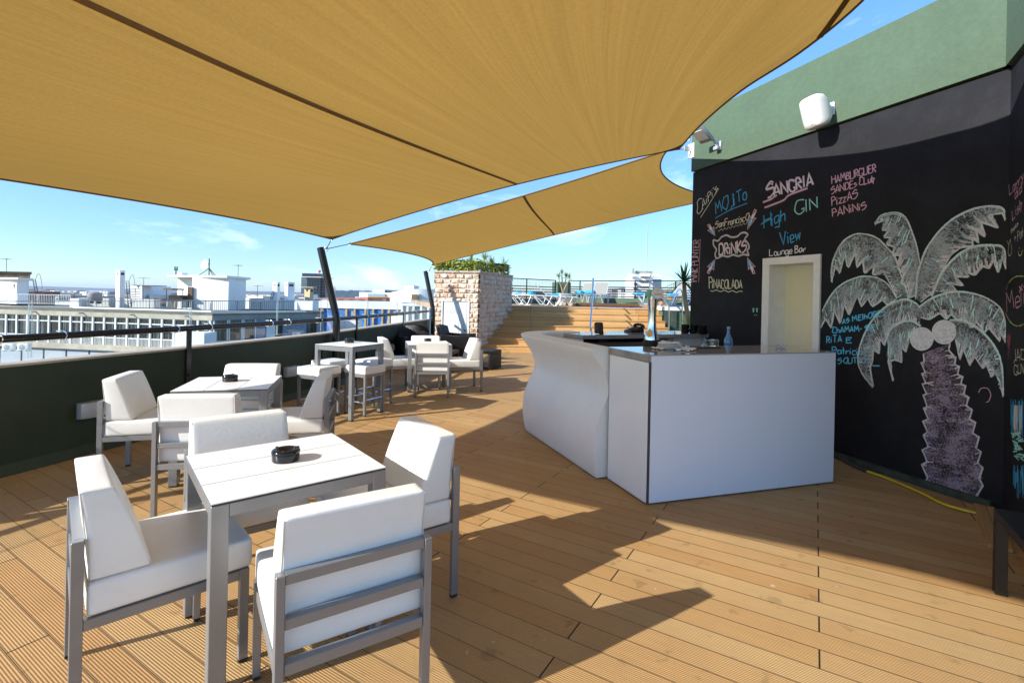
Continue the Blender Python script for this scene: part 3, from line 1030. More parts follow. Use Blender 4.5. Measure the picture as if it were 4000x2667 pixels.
def make_stool():
    root = thing('bar_stool', 'x', 'stool')
    h = 0.18
    for sx, sy in ((-1, -1), (1, -1), (1, 1), (-1, 1)):
        m_ = MB(); m_.box((sx * (h - 0.015), sy * (h - 0.015), 0.266), (0.03, 0.03, 0.512)); lg = m_.build('leg', M['frame'], root, bevel=0.002, seg=1)
        c = MB(); c.box((sx * (h - 0.015), sy * (h - 0.015), 0.005), (0.026, 0.026, 0.010)); c.build('foot_cap', M['cap'], lg)
    m_ = MB()
    for s in (-1, 1):
        m_.box((0, s * (h - 0.0155), 0.503), (2 * h - 0.06, 0.028, 0.038))
        m_.box((s * (h - 0.0155), 0, 0.503), (0.028, 2 * h - 0.06, 0.038))
    m_.build('seat_frame', M['frame'], root, bevel=0.002, seg=1)
    for (a, b_, z) in (((-1, -1), (1, -1), .20), ((1, -1), (1, 1), .165), ((1, 1), (-1, 1), .20), ((-1, 1), (-1, -1), .165)):
        m_ = MB(); q = h - 0.015
        m_.tube([(a[0] * q, a[1] * q, z), (b_[0] * q, b_[1] * q, z)], 0.009, 8); m_.build('footrest_bar', M['stainless'], root)
    vs_, fs = cushion(0.375, 0.375, 0.105, 0.017, 0.008)
    m_ = MB(); m_.add([v + Vector((0, 0, 0.523 + 0.0525)) for v in vs_], fs, True)
    m_.build('cushion', M['vinyl'], root, angle=180)
    return root
st0 = make_stool()
sg = 'white stools around the high table'
for i, ((x, y), a, lab) in enumerate([((-2.41, 6.30), 66, 'white stool at the near left corner of the high table'), ((-1.90, 6.53), 62, 'white stool at the near right of the high table, in the sun'),
                                      ((-2.47, 6.88), 60, 'white stool at the far left of the high table, by the wall'), ((-1.93, 7.08), 60, 'white stool at the far right of the high table, beside the white chair back')]):
    if i == 0:
        st0.location = (x, y, 0.004); st0.rotation_euler = (0, 0, R(a)); st0['label'] = lab; st0['group'] = sg
    else:
        dup(st0, (x, y, 0.004), R(a), lab)

# ashtrays
def ashtray(loc, rz, label):
    o = thing('ashtray', label, 'ashtray', loc, rz, 'black ashtrays on the white tables')
    MB().lathe([(0.0, 0), (0.058, 0), (0.0605, 0.004), (0.0615, 0.034), (0.060, 0.036), (0.0, 0.036)], 40).build('bowl', M['ash'], o)
    m_ = MB()
    m_.lathe([(0.0, 0.030), (0.020, 0.031), (0.030, 0.042), (0.036, 0.050), (0.048, 0.055), (0.060, 0.051), (0.0635, 0.044), (0.0635, 0.0375), (0.058, 0.0368)], 40)
    m_.build('lid', M['ash'], o, angle=60)
    m_ = MB()
    for k in range(3):
        a = 2 * math.pi * k / 3 + 0.5
        m_.box((0.049 * math.cos(a), 0.049 * math.sin(a), 0.0545), (0.022, 0.010, 0.004), a)
    m_.build('cigarette_rest', M['cap'], o)
    return o
p = on(1116, 1796, 0.757)
ashtray((p.x, p.y, 0.757), 0.2, 'big black ashtray in the middle of the front table')
p = on(899, 1488, 0.757)
ashtray((p.x, p.y, 0.757), 1.2, 'black ashtray on the second table by the wall')
p = on(1365, 1338, 0.907)
ashtray((p.x, p.y, 0.907), 2.0, 'black ashtray on the high bar table')
p = on(1671, 1334, 0.757)
ashtray((p.x, p.y, 0.757), 0.9, 'black ashtray on the far table')

# ------------------------------------------------------------------ rattan
def rattan_material():
    m, n, l, b = newmat('dark_rattan')
    t = n.new('ShaderNodeTexCoord')
    br_ = n.new('ShaderNodeTexBrick')
    br_.inputs['Scale'].default_value = 34
    br_.inputs['Color1'].default_value = (0.030, 0.024, 0.024, 1)
    br_.inputs['Color2'].default_value = (0.016, 0.013, 0.013, 1)
    br_.inputs['Mortar'].default_value = (0.003, 0.003, 0.003, 1)
    br_.inputs['Mortar Size'].default_value = 0.05
    br_.inputs['Mortar Smooth'].default_value = 0.8
    cb = n.new('ShaderNodeCombineXYZ'); sx = n.new('ShaderNodeSeparateXYZ')
    l.new(t.outputs['Object'], sx.inputs[0])
    l.new(math_node(n, l, 'ADD', sx.outputs['X'], math_node(n, l, 'MULTIPLY', sx.outputs['Y'], 1.0)), cb.inputs[0])
    l.new(math_node(n, l, 'ADD', sx.outputs['Z'], math_node(n, l, 'MULTIPLY', sx.outputs['Y'], 0.35)), cb.inputs[1])
    l.new(cb.outputs[0], br_.inputs['Vector'])
    l.new(br_.outputs['Color'], b.inputs['Base Color'])
    bp = n.new('ShaderNodeBump'); bp.inputs['Strength'].default_value = 0.9; bp.inputs['Distance'].default_value = 0.006; bp.invert = True
    l.new(br_.outputs['Fac'], bp.inputs['Height']); l.new(bp.outputs['Normal'], b.inputs['Normal'])
    b.inputs['Roughness'].default_value = 0.32
    return m
M['rattan'] = rattan_material()
def rattan_chair(loc, rz, label):
    """faces +X"""
    o = thing('rattan_armchair', label, 'armchair', loc, rz, 'dark rattan armchairs by the stone pillar')
    m_ = MB(); m_.box((0.36, 0, 0.22), (0.66, 0.62, 0.30)); m_.build('seat', M['rattan'], o, bevel=0.015)
    m_ = MB()
    rings = []
    for k in range(13):
        y = -0.36 + 0.72 * k / 12
        bow = 0.10 * (y / 0.36) ** 2
        top = 0.86 - 0.05 * (y / 0.36) ** 2
        rings.append([(0.02 + bow, y, 0.25), (-0.14 + bow, y, top), (-0.07 + bow, y, top + 0.012), (0.10 + bow, y, 0.25)])
    m_.loft(rings, smooth=False); m_.build('backrest', M['rattan'], o, bevel=0.010)
    for s in (-1, 1):
        m_ = MB()
        rings = []
        for k in range(9):
            x = 0.06 + 0.66 * k / 8
            tz = 0.66 - 0.02 * math.sin(k / 8 * math.pi)
            y0, y1 = s * 0.335, s * 0.415
            rings.append([(x, y0, 0.06), (x, y0, tz), (x, y1, tz), (x, y1, 0.06)])
        m_.loft(rings, smooth=False); m_.build('arm', M['rattan'], o, bevel=0.008)
        for x in (0.08, 0.68):
            f = MB(); f.box((x, s * 0.37, 0.03), (0.05, 0.05, 0.06)); f.build('foot', M['rattan_trim'], o)
    return o
p = at(1632, 1300, 11.2)
rattan_chair((p.x - 0.12, 11.3, 0.003), R(-62), 'dark rattan armchair against the dark green wall, its curved back to the rail')
p = at(1735, 1300, 11.6)
rattan_chair((p.x - 0.06, 11.75, 0.003), R(-8), 'dark rattan armchair in front of the grey service door')
def wicker_table(loc, rz, W, D_, Ht, label):
    o = thing('wicker_table', label, 'side table', loc, rz, 'dark wicker low tables')
    m_ = MB(); m_.box((0, 0, Ht - 0.035), (W, D_, 0.07)); m_.build('top', M['rattan'], o, bevel=0.006)
    for s in (-1, 1):
        m_ = MB(); m_.box((0, s * (D_ / 2 - 0.03), (Ht - 0.075) / 2 + 0.002), (W - 0.004, 0.058, Ht - 0.080)); m_.build('side_panel', M['rattan'], o, bevel=0.005)
    m_ = MB(); m_.box((0, 0, 0.08), (W - 0.05, D_ - 0.125, 0.03)); m_.build('shelf', M['rattan_trim'], o)
    return o
p = on(1922, 1445)
wicker_table((p.x - 0.15, p.y + 0.27, 0.003), R(62), 0.46, 0.52, 0.40, 'dark wicker side table with an open shelf at the foot of the steps')
p = at(1776, 1370, 10.2)
wicker_table((p.x - 0.28, 10.3, 0.003), R(-8), 0.60, 0.60, 0.42, 'dark wicker low table partly hidden behind the far white table')

# black lacquered side table at the right edge
o = thing('side_table', 'black lacquered square table cut off by the right picture edge', 'side table', (0, 0, 0), 0)
c0 = on(3881, 1984, 0.45)
bx, by = RD, Vector((0.855, -0.52, 0))
ctr = c0 + bx * 0.275 + by * 0.275
o.location = (ctr.x, ctr.y, 0.004); o.rotation_euler = (0, 0, math.atan2(by.y, by.x))
m_ = MB(); m_.box((0, 0, 0.425), (0.55, 0.55, 0.05)); m_.build('top', M['blackwood'], o, bevel=0.002, seg=1)
for sx in (-1, 1):
    for sy in (-1, 1):
        m_ = MB(); m_.box((sx * 0.25, sy * 0.25, 0.2), (0.05, 0.05, 0.398)); m_.build('leg', M['blackwood'], o, bevel=0.002, seg=1)

# ------------------------------------------------------------------ bar
BF = Vector((1.758, 0.551, 0)).normalized()       # along the front panel, to the right
BS = Vector((-0.342, 0.94, 0)).normalized()       # along the side panel, away
B0 = Vector((1.058, 3.773, 0))
BLEN = 1.842
BH = 1.135
def bpt(a, c, z): q = B0 + BF * a + BS * c; return Vector((q.x, q.y, z))
def bbox(mb, a0, a1, c0_, c1, z0, z1):
    P = [bpt(a, c, z) for z in (z0, z1) for a, c in ((a0, c0_), (a1, c0_), (a1, c1), (a0, c1))]
    mb.add(P, [(3, 2, 1, 0), (4, 5, 6, 7), (0, 1, 5, 4), (1, 2, 6, 5), (2, 3, 7, 6), (3, 0, 4, 7)])
    return mb
pm, pn, pl_, pb = newmat('white_acrylic')
pb.inputs['Base Color'].default_value = (0.80, 0.82, 0.85, 1)
pb.inputs['Roughness'].default_value = 0.16
pb.inputs['Specular IOR Level'].default_value = 0.25
pg = pn.new('ShaderNodeNewGeometry')
pd = pn.new('ShaderNodeVectorMath'); pd.operation = 'DOT_PRODUCT'
pl_.new(pg.outputs['Position'], pd.inputs[0]); pd.inputs[1].default_value = BF
a_ = math_node(pn, pl_, 'SUBTRACT', pd.outputs['Value'], B0.dot(BF))
lines = None
for s_ in (0.62, 1.22):
    e = math_node(pn, pl_, 'ABSOLUTE', math_node(pn, pl_, 'SUBTRACT', a_, s_))
    k_ = pn.new('ShaderNodeMapRange'); k_.inputs['From Min'].default_value = 0.0; k_.inputs['From Max'].default_value = 0.007; k_.inputs['To Min'].default_value = 1; k_.inputs['To Max'].default_value = 0
    pl_.new(e, k_.inputs['Value'])
    lines = k_.outputs['Result'] if lines is None else math_node(pn, pl_, 'ADD', lines, k_.outputs['Result'])
pl_.new(mix_col(pn, pl_, math_node(pn, pl_, 'MULTIPLY', lines, 0.5), (0.83, 0.875, 0.95), (0.92, 0.94, 0.96)), pb.inputs['Base Color'])
M['acrylic'] = pm
M['slab'] = mat('grey_stone_slab', (0.33, 0.30, 0.265), 0.5, var=(5, 0.35), var2=(60, 0.2), world=True)
M['glasstop'] = mat('glossy_grey_top', (0.38, 0.37, 0.36), 0.05, spec=0.6, world=True, var=(7, 0.08))
bar = thing('bar_counter', 'boxy glossy white bar counter with a grey glass top', 'bar counter', tuple(B0))
m_ = MB(); bbox(m_, 0.012, BLEN, 0.0, 0.014, 0.012, BH - 0.004); m_.build('front_panel', M['acrylic'], bar, world=True, bevel=0.002, seg=1)
m_ = MB(); bbox(m_, -0.012, 0.0, 0.018, 0.565, 0.012, BH - 0.062); m_.build('side_panel', mat('white_gloss', (0.87, 0.88, 0.88), 0.10, spec=0.45), bar, world=True, bevel=0.002, seg=1)
m_ = MB(); bbox(m_, BLEN - 0.03, BLEN - 0.001, 0.016, 0.60, 0.012, BH - 0.06); m_.build('end_panel', M['acrylic'], bar, world=True)
m_ = MB(); bbox(m_, 0.001, 0.0115, 0.004, 0.017, 0.012, BH - 0.06); m_.build('corner_trim', mat('brown_trim', (0.075, 0.06, 0.05), 0.5), bar, world=True)
m_ = MB(); bbox(m_, -0.013, BLEN - 0.001, 0.0145, 0.60, BH - 0.058, BH - 0.010); m_.build('slab', M['slab'], bar, world=True)
m_ = MB(); bbox(m_, -0.014, BLEN + 0.002, -0.001, 0.602, BH - 0.0098, BH); m_.build('glass_top', M['glasstop'], bar, world=True)
m_ = MB(); bbox(m_, 0.02, BLEN - 0.04, 0.58, 0.60, 0.012, BH - 0.06); bbox(m_, 0.3, BLEN - 0.04, 0.602, 1.0, 0.90, 0.94); m_.build('work_shelf', M['stainless'], bar, world=True)
m_ = MB(); bbox(m_, 0.02, BLEN - 0.04, 0.06, 0.56, 0.002, 0.012); m_.build('plinth', M['darkgrey'], bar, world=True)

# curved white module
E0, E1 = Vector((0.75, 4.287, 0)), Vector((0.215, 5.70, 0))
fw_ = (E1 - E0).normalized()
rt = Vector((fw_.y, -fw_.x, 0))
Rr = 0.58
cc = E1 + rt * Rr
path = []
for k in range(13): path.append((E0.lerp(E1, k / 12), -rt))
for k in range(1, 17):
    a = math.pi / 2 * k / 16
    path.append((cc - rt * Rr * math.cos(a) + fw_ * Rr * math.sin(a), -rt * math.cos(a) + fw_ * math.sin(a)))
last, nl = path[-1]
for k in range(1, 4): path.append((last + rt * 0.085 * k, nl))
prof_pts = [(-0.008, 0.012), (0.004, 0.06), (0.020, 0.17), (0.024, 0.26), (0.014, 0.40), (-0.030, 0.54), (-0.085, 0.66), (-0.108, 0.74), (-0.100, 0.82), (-0.060, 0.92), (-0.005, 1.00), (0.040, 1.06), (0.062, 1.105), (0.060, 1.118), (0.045, 1.125)]
prof = [(p.x, p.y) for p in catmull([(a, b_, 0) for a, b_ in prof_pts], 4)]
prof += [(-0.165, 1.125), (-0.185, 1.118), (-0.195, 1.10), (-0.200, 0.80), (-0.200, 0.40), (-0.200, 0.012)]
rings = [[(p + n_ * o_).to_tuple()[:2] + (z_,) for o_, z_ in prof] for p, n_ in path]
mod = thing('curved_bar_module', 'matte white bar module with a wavy front that curves round the corner', 'bar counter', (E0.x, E0.y, 0))
m_ = MB(); m_.loft(rings, smooth=True)
M['rotomould'] = mat('white_rotomoulded_plastic', (0.87, 0.86, 0.82), 0.48, var=(2.2, 0.05), var2=(30, 0.03), bump=(35, 0.06), world=True)
m_.build('shell', M['rotomould'], mod, world=True, angle=50)

# back counter
K0, K1 = Vector((0.855, 5.95, 0)), Vector((2.64, 6.67, 0))
kd = (K1 - K0).normalized(); kn = Vector((-kd.y, kd.x, 0))
kl = (K1 - K0).length
def kbox(mb, a0, a1, c0_, c1, z0, z1):
    P = []
    for z in (z0, z1):
        for a, c in ((a0, c0_), (a1, c0_), (a1, c1), (a0, c1)):
            q = K0 + kd * a + kn * c
            P.append(Vector((q.x, q.y, z)))
    mb.add(P, [(3, 2, 1, 0), (4, 5, 6, 7), (0, 1, 5, 4), (1, 2, 6, 5), (2, 3, 7, 6), (3, 0, 4, 7)])
    return mb
bk = thing('back_counter', 'back counter with a shiny grey top behind the beer tap', 'counter', tuple(K0))
m_ = MB()
pl4 = [K0, K1, K1 + kn * 0.62, K0 + kn * 0.62 + kd * -0.05, K0 + kn * 0.34 - kd * 0.06]
m_.prism([(p.x, p.y) for p in pl4], 1.066, 1.112); m_.build('top', M['glasstop'], bk, world=True)
m_ = MB(); kbox(m_, 0.02, kl - 0.02, 0.57, 0.60, 0.004, 1.065); kbox(m_, 1.34, 1.36, 0.06, 0.568, 0.004, 1.065)
kbox(m_, kl - 0.05, kl - 0.03, 0.03, 0.568, 0.004, 1.065); m_.build('carcass', M['whiteplastic'], bk, world=True)
m_ = MB(); kbox(m_, 0.10, 1.30, 0.05, 0.565, 0.004, 0.80); m_.build('fridge', M['stainless'], bk, world=True)
m_ = MB(); kbox(m_, 0.08, 1.32, 0.03, 0.565, 0.802, 1.02); m_.build('ice_bin', mat('smoked_plastic', (0.10, 0.085, 0.08), 0.25), bk, world=True, bevel=0.02)
m_ = MB(); kbox(m_, 1.38, kl - 0.06, 0.05, 0.07, 0.004, 1.06); m_.build('cupboard_door', M['whiteplastic'], bk, world=True)
m_ = MB(); q = [K0 - kd * 0.012 - kn * 0.002, K0 + kd * 0.0 + kn * 0.35 - kd * 0.07, K0 + kn * 0.35 - kd * 0.05, K0 + kd * 0.008]
m_.prism([(p.x, p.y) for p in q], 0.01, 1.06); m_.build('angled_panel', M['whiteplastic'], bk, world=True)

# ------------------------------------------------------------------ things on the bar
def bar_on(u, y, z): 
    p = on(u, y, z); return (p.x, p.y, z)
tp = bar_on(2545, 1350, BH + 0.001)
tap = thing('beer_tap', 'tall chrome beer tap with a round badge reading SAGRES', 'beer tap', tp, R(8))
MB().lathe([(0, 0), (0.073, 0), (0.075, 0.004), (0.075, 0.050), (0.072, 0.054), (0, 0.054)], 32).build('base', M['cap'], tap)
MB().lathe([(0.062, 0.054), (0.061, 0.075), (0.056, 0.10), (0.046, 0.125), (0.040, 0.15), (0.037, 0.19), (0.036, 0.24), (0.037, 0.30), (0.041, 0.36), (0.046, 0.405), (0.049, 0.44), (0.048, 0.47), (0.040, 0.49), (0.0, 0.497)], 32).build('column', M['chrome'], tap)
m_ = MB()
bm_ = Matrix.Translation((0.018, -0.050, 0.475)) @ Matrix.Rotation(R(90), 4, 'X')
m_.lathe([(0, 0.0), (0.052, 0.0), (0.056, 0.004), (0.056, 0.016), (0.051, 0.020), (0.0, 0.020)], 36, m=bm_)
bd = m_.build('badge', mat('badge_silver', (0.62, 0.62, 0.62), 0.3, 0.5), tap)
def text_mesh(txt, size, name, m, parent, loc, rot, extrude=0.0006, track=1.0):
    cu = bpy.data.curves.new(name, 'FONT')
    cu.body = txt; cu.size = size; cu.extrude = extrude; cu.align_x = 'CENTER'; cu.align_y = 'CENTER'
    cu.space_character = track; cu.resolution_u = 3
    tmp = bpy.data.objects.new('tmp', cu); COL.objects.link(tmp)
    dg = bpy.context.evaluated_depsgraph_get()
    me = bpy.data.meshes.new_from_object(tmp.evaluated_get(dg))
    bpy.data.objects.remove(tmp); bpy.data.curves.remove(cu)
    me.materials.clear(); me.materials.append(m); me.name = name
    o = bpy.data.objects.new(name, me); COL.objects.link(o)
    o.parent = parent; o.location = loc; o.rotation_euler = rot
    return o
MB().lathe([(0, 0.0201), (0.046, 0.0205), (0.046, 0.0208), (0.0, 0.0212)], 36, m=bm_).build('badge_face', mat('badge_white', (0.8, 0.79, 0.76), 0.35), bd)
text_mesh('SAGRES', 0.0205, 'lettering', mat('badge_red', (0.55, 0.03, 0.03), 0.4), bd, (0.018, -0.0722, 0.466), (R(90), 0, 0), track=0.95)
m_ = MB(); m_.lathe([(0.0075, 0), (0.010, 0), (0.010, 0.0008), (0.0075, 0.0008)], 20, m=Matrix.Translation((0.018, -0.0718, 0.497)) @ Matrix.Rotation(R(90), 4, 'X')); m_.build('emblem', mat('badge_gold', (0.5, 0.4, 0.12), 0.35), bd)
m_ = MB(); m_.tube([(-0.035, 0, 0.455), (-0.085, -0.01, 0.455)], 0.014, 10); m_.tube([(-0.085, -0.01, 0.47), (-0.083, -0.012, 0.43), (-0.098, -0.014, 0.37)], [0.012, 0.010, 0.008], 8)
m_.build('spout', M['chrome'], tap)
m_ = MB(); m_.box((-0.045, -0.028, 0.47), (0.055, 0.012, 0.07), R(-25), ry=R(20)); m_.build('handle', mat('green_enamel', (0.16, 0.45, 0.30), 0.35), tap, bevel=0.005)

pp = bar_on(2612, 1363, BH + 0.001)
for k in range(3):
    o = thing('plate', ['lowest white plate of the stack on the bar', 'middle white plate of the stack on the bar', 'top white plate of the stack on the bar'][k], 'plate', (pp[0] + 0.006 * k, pp[1] + 0.004 * k, BH + 0.001 + 0.012 * k), 0, 'stacked white plates')
    MB().lathe([(0, 0), (0.055, 0.0), (0.06, 0.004), (0.085, 0.014), (0.098, 0.019), (0.096, 0.021), (0.082, 0.0165), (0.055, 0.007), (0, 0.006)], 40).build('dish', mat('porcelain', (0.84, 0.83, 0.81), 0.4) if k == 0 else bpy.data.materials['porcelain'], o)
def napkin(loc, rz, s, label, tilt=0.0):
    rnd = random.Random(int(rz * 1000))
    n_ = 10
    vs_ = []
    for j in range(n_ + 1):
        for i in range(n_ + 1):
            x, y = (i / n_ - 0.5) * s, (j / n_ - 0.5) * s
            z = 0.010 * abs(math.sin(7 * x / s + 2 * y / s)) + 0.006 * abs(math.sin(9 * y / s + 1)) + tilt * max(0, x)
            vs_.append((x + 0.006 * rnd.random(), y + 0.006 * rnd.random(), z + 0.0015))
    W = n_ + 1
    m_ = MB(); m_.add(vs_, [(j * W + i, j * W + i + 1, (j + 1) * W + i + 1, (j + 1) * W + i) for j in range(n_) for i in range(n_)], False)
    o = m_.build('napkin', M['paper'], center=False, fix=False)
    sol = o.modifiers.new('thickness', 'SOLIDIFY'); sol.thickness = 0.0015
    o.location = loc; o.rotation_euler = (0, 0, rz)
    tag(o, label, 'napkin', 'paper napkins by the plates')
M['paper'] = mat('paper', (0.82, 0.81, 0.78), 0.9)
napkin((pp[0] - 0.075, pp[1] - 0.03, BH + 0.001), 0.4, 0.12, 'crumpled white napkin left of the plates, beside the tap foot')
napkin((pp[0] + 0.01, pp[1] + 0.01, BH + 0.044), 1.1, 0.16, 'white napkin lying crumpled on the top plate', 0.05)
napkin((pp[0] + 0.12, pp[1] - 0.06, BH + 0.001), 0.9, 0.15, 'folded white napkin right of the plates', 0.1)
q = bar_on(2752, 1357, BH + 0.001)
m_ = MB(); m_.box((q[0], q[1] - 0.03, BH + 0.004), (0.24, 0.11, 0.006), R(14)); tag(m_.build('serving_tray', M['cap'], bevel=0.002), 'flat black tray near the far edge of the bar top', 'tray')
q = bar_on(3052, 1361, BH + 0.001)
o = thing('spectacles', 'small folded clear spectacles lying on the right of the bar top', 'spectacles', q, 0.3)
for s in (-1, 1):
    ring = [(s * 0.032 + 0.022 * math.cos(a), 0, 0.018 + 0.017 * math.sin(a)) for a in [2 * math.pi * j / 16 for j in range(16)]]
    MB().tube(ring, 0.003, 6, closed=True).build('rim', mat('pale_blue_plastic', (0.45, 0.52, 0.75), 0.2) if s == -1 else bpy.data.materials['pale_blue_plastic'], o)
m_ = MB(); m_.tube([(-0.052, 0, 0.02), (-0.05, 0.02, 0.012), (0.04, 0.03, 0.006)], 0.0025, 6); m_.tube([(0.052, 0, 0.02), (0.05, 0.025, 0.012), (-0.04, 0.036, 0.006)], 0.0025, 6); m_.tube([(-0.011, 0, 0.02), (0.011, 0, 0.02)], 0.0025, 6)
m_.build('temples', bpy.data.materials['pale_blue_plastic'], o)

M['clearglass'] = mat('drinking_glass', (0.95, 0.97, 0.98), 0.02, trans=1.0, ior=1.45)
def shelf_pt(u, c, z):
    """point on the work shelf under picture column u"""
    x, _ = ray(u, 1350)
    base = B0 + BS * c
    # base + BF*a has x/y ratio x
    a = (x * base.y - base.x) / (BF.x - x * BF.y)
    p = base + BF * a
    return Vector((p.x, p.y, z))
q = shelf_pt(2758, 0.80, 0.942)
o = thing('glass_jug', 'clear glass jug behind the black tray', 'jug', tuple(q), 0.4)
MB().lathe([(0.0, 0.0), (0.052, 0.0), (0.062, 0.03), (0.060, 0.10), (0.045, 0.17), (0.040, 0.215), (0.044, 0.235), (0.041, 0.235), (0.037, 0.215), (0.042, 0.17), (0.056, 0.10), (0.058, 0.03), (0.048, 0.006), (0, 0.006)], 28).build('body', M['clearglass'], o)
MB().tube(catmull([(0.042, 0, 0.20), (0.085, 0, 0.19), (0.09, 0, 0.13), (0.062, 0, 0.08)], 5), 0.007, 8).build('handle', M['clearglass'], o)
q = shelf_pt(2790, 0.86, 0.942)
o = thing('metal_cup', 'small shiny metal cup beside the glass jug', 'cup', tuple(q))
MB().lathe([(0, 0), (0.036, 0), (0.040, 0.11), (0.044, 0.225), (0.041, 0.225), (0.037, 0.11), (0.033, 0.006), (0, 0.006)], 24).build('body', M['chrome'], o)
q = shelf_pt(2845, 0.90, 0.942)
o = thing('water_bottle', 'blue glass water bottle against the blackboard wall', 'bottle', tuple(q))
MB().lathe([(0, 0.002), (0.040, 0.0), (0.046, 0.01), (0.046, 0.13), (0.040, 0.16), (0.044, 0.185), (0.038, 0.225), (0.020, 0.265), (0.014, 0.29), (0.015, 0.325), (0.012, 0.33), (0, 0.33)], 28).build('body', mat('blue_glass', (0.09, 0.26, 0.50), 0.06, spec=0.7, coat=0.5), o)
MB().lathe([(0.047, 0.03), (0.0475, 0.03), (0.0475, 0.12), (0.047, 0.12)], 28).build('label', mat('bottle_print', (0.20, 0.42, 0.65), 0.5), o)
MB().lathe([(0.0, 0.331), (0.0165, 0.331), (0.0165, 0.352), (0, 0.354)], 16).build('cap', mat('cap_blue', (0.3, 0.45, 0.6), 0.4), o)

def on_k(u, y): 
    p = on(u, y, 1.1125); return (p.x, p.y, 1.1125)
bowl_m = [(0, 0), (0.045, 0), (0.052, 0.01), (0.053, 0.052), (0.0555, 0.058), (0.051, 0.058), (0.049, 0.012), (0, 0.010)]
bowls = [(2676, 1301, 0, 'lower left black bowl on the back counter'), (2676, 1301, 1, 'upper left black bowl on the back counter'), (2708, 1302, 0, 'lower middle black bowl on the back counter'),
         (2710, 1302, 1, 'upper middle black bowl on the back counter'), (2746, 1305, 0, 'lower right black bowl on the back counter'), (2744, 1305, 1, 'upper right black bowl on the back counter')]
for u, y, k, lab in bowls:
    x, yy, z = on_k(u, y)
    o = thing('ashtray_bowl', lab, 'bowl', (x, yy, z + 0.0005 + 0.0585 * k), 0, 'black bowls stacked in pairs on the back counter')
    MB().lathe(bowl_m, 28).build('body', M['ash'], o)
x, yy, z = on_k(2475, 1296)
o = thing('telephone', 'black desk telephone on the back counter', 'telephone', (x, yy, z), R(20))
m_ = MB()
rings = []
for k, (xx, h_) in enumerate(((-0.10, 0.015), (-0.09, 0.025), (0.07, 0.075), (0.10, 0.065), (0.105, 0.02))):
    rings.append([(xx, -0.09, 0), (xx, -0.085, h_), (xx, 0.085, h_), (xx, 0.09, 0)])
m_.loft(rings, smooth=False); m_.build('base', M['ash'], o, bevel=0.006)
m_ = MB(); m_.tube(catmull([(0.085, -0.105, 0.055), (0.082, -0.09, 0.088), (0.08, 0, 0.100), (0.082, 0.09, 0.088), (0.085, 0.105, 0.055)], 5), 0.021, 10); m_.build('handset', M['ash'], o)
m_ = MB()
for i in range(3):
    for j in range(4): m_.box((-0.06 + 0.024 * j, -0.03 + 0.025 * i, 0.042 + 0.0075 * j), (0.016, 0.018, 0.006), ry=R(-17))
m_.build('keys', M['darkgrey'], o)
x, yy, z = on_k(2333, 1302)
o = thing('card_terminal', 'black upright screen on a bracket at the left of the back counter', 'screen', (x, yy - 0.10, z), R(10))
m_ = MB(); m_.box((0, 0, 0.075), (0.11, 0.02, 0.14), rx=R(-8)); m_.build('screen_back', mat('brown_black', (0.07, 0.055, 0.05), 0.4), o, bevel=0.02)
m_ = MB(); m_.box((0.03, -0.012, -0.02), (0.05, 0.03, 0.10)); m_.build('bracket', M['cap'], o)
m_ = MB(); m_.box((0.035, -0.05, -0.14), (0.115, 0.07, 0.16)); m_.build('printer', M['cap'], o, bevel=0.008)

# ------------------------------------------------------------------ hose and batten on the deck
hp = [(3262, 1778), (3300, 1800), (3345, 1822), (3385, 1840)]
pts = catmull([on(u, y, 0.018) for u, y in hp], 6)
tag(MB().tube(pts, 0.015, 8).build('hose_end', M['darkgrey']), 'dark grey hose end at the foot of the blackboard wall', 'hose')
hp = [(3385, 1840), (3440, 1858), (3520, 1890), (3600, 1925), (3680, 1965), (3760, 1990), (3880, 2022), (3990, 2075)]
pts = catmull([on(u, y, 0.016) for u, y in hp], 8)
tag(MB().tube(pts, 0.010, 8).build('garden_hose', mat('yellow_hose', (0.72, 0.55, 0.02), 0.35)), 'yellow garden hose lying along the foot of the blackboard wall', 'hose')
a_, b__ = on(3842, 1985), on(3905, 2150)
m_ = MB(); m_.bar(a_ + Vector((0, 0, 0.016)), b__ + Vector((0, 0, 0.016)), 0.12, 0.024)
M['batten'] = deck_material('batten_board', (b__ - a_).normalized(), Vector((-(b__ - a_).normalized().y, (b__ - a_).normalized().x, 0)), a_ + Vector((0.07, 0.07, 0)), grooves=9)
tag(m_.build('loose_board', M['batten']), 'short grooved board laid across the deck corner by the black table', 'board')
# ------------------------------------------------------------------ steps and pool terrace
DZ0 = 1.26                       # lower pool terrace
steps = thing('steps', 'wide brown timber steps climbing to the pool terrace', 'steps', (2, 14.0, 0))
YT, TR, NR = 16.06, 0.33, 7
Xl, Xr = -1.15, 4.74
for k in range(NR):
    z1 = 0.18 * (k + 1)
    y0 = YT - TR * (NR - 1 - k)
    m_ = MB()
    m_.box(((Xl + Xr) / 2, y0 + 0.012, (z1 - 0.18 + z1 - 0.027) / 2), (Xr - Xl, 0.024, 0.152))
    m_.box(((Xl + Xr) / 2, y0 + 0.165 - 0.005, z1 - 0.0125), (Xr - Xl + 0.02, 0.365, 0.025))
    m_.build('step', M['step'], steps, world=True)
m_ = MB()
for k in range(NR):
    y0 = YT - TR * (NR - 1 - k)
    m_.box((Xr - 0.01, (y0 + YT + 0.3) / 2 + 0.03, 0.18 * k + 0.075), (0.03, YT + 0.3 - y0, 0.15))
m_.build('cheek', M['step'], steps, world=True)
m_ = MB()
ter = [(-1.2, YT + 0.155), (9, YT + 0.155), (14, 26), (-6, 30), (-2.4, 16.2)]
m_.prism(ter, DZ0 - 0.2, DZ0 - 0.002)
tag(m_.build('pool_terrace', M['deck_far'], center=False), 'pool terrace floor', 'floor', kind='structure')
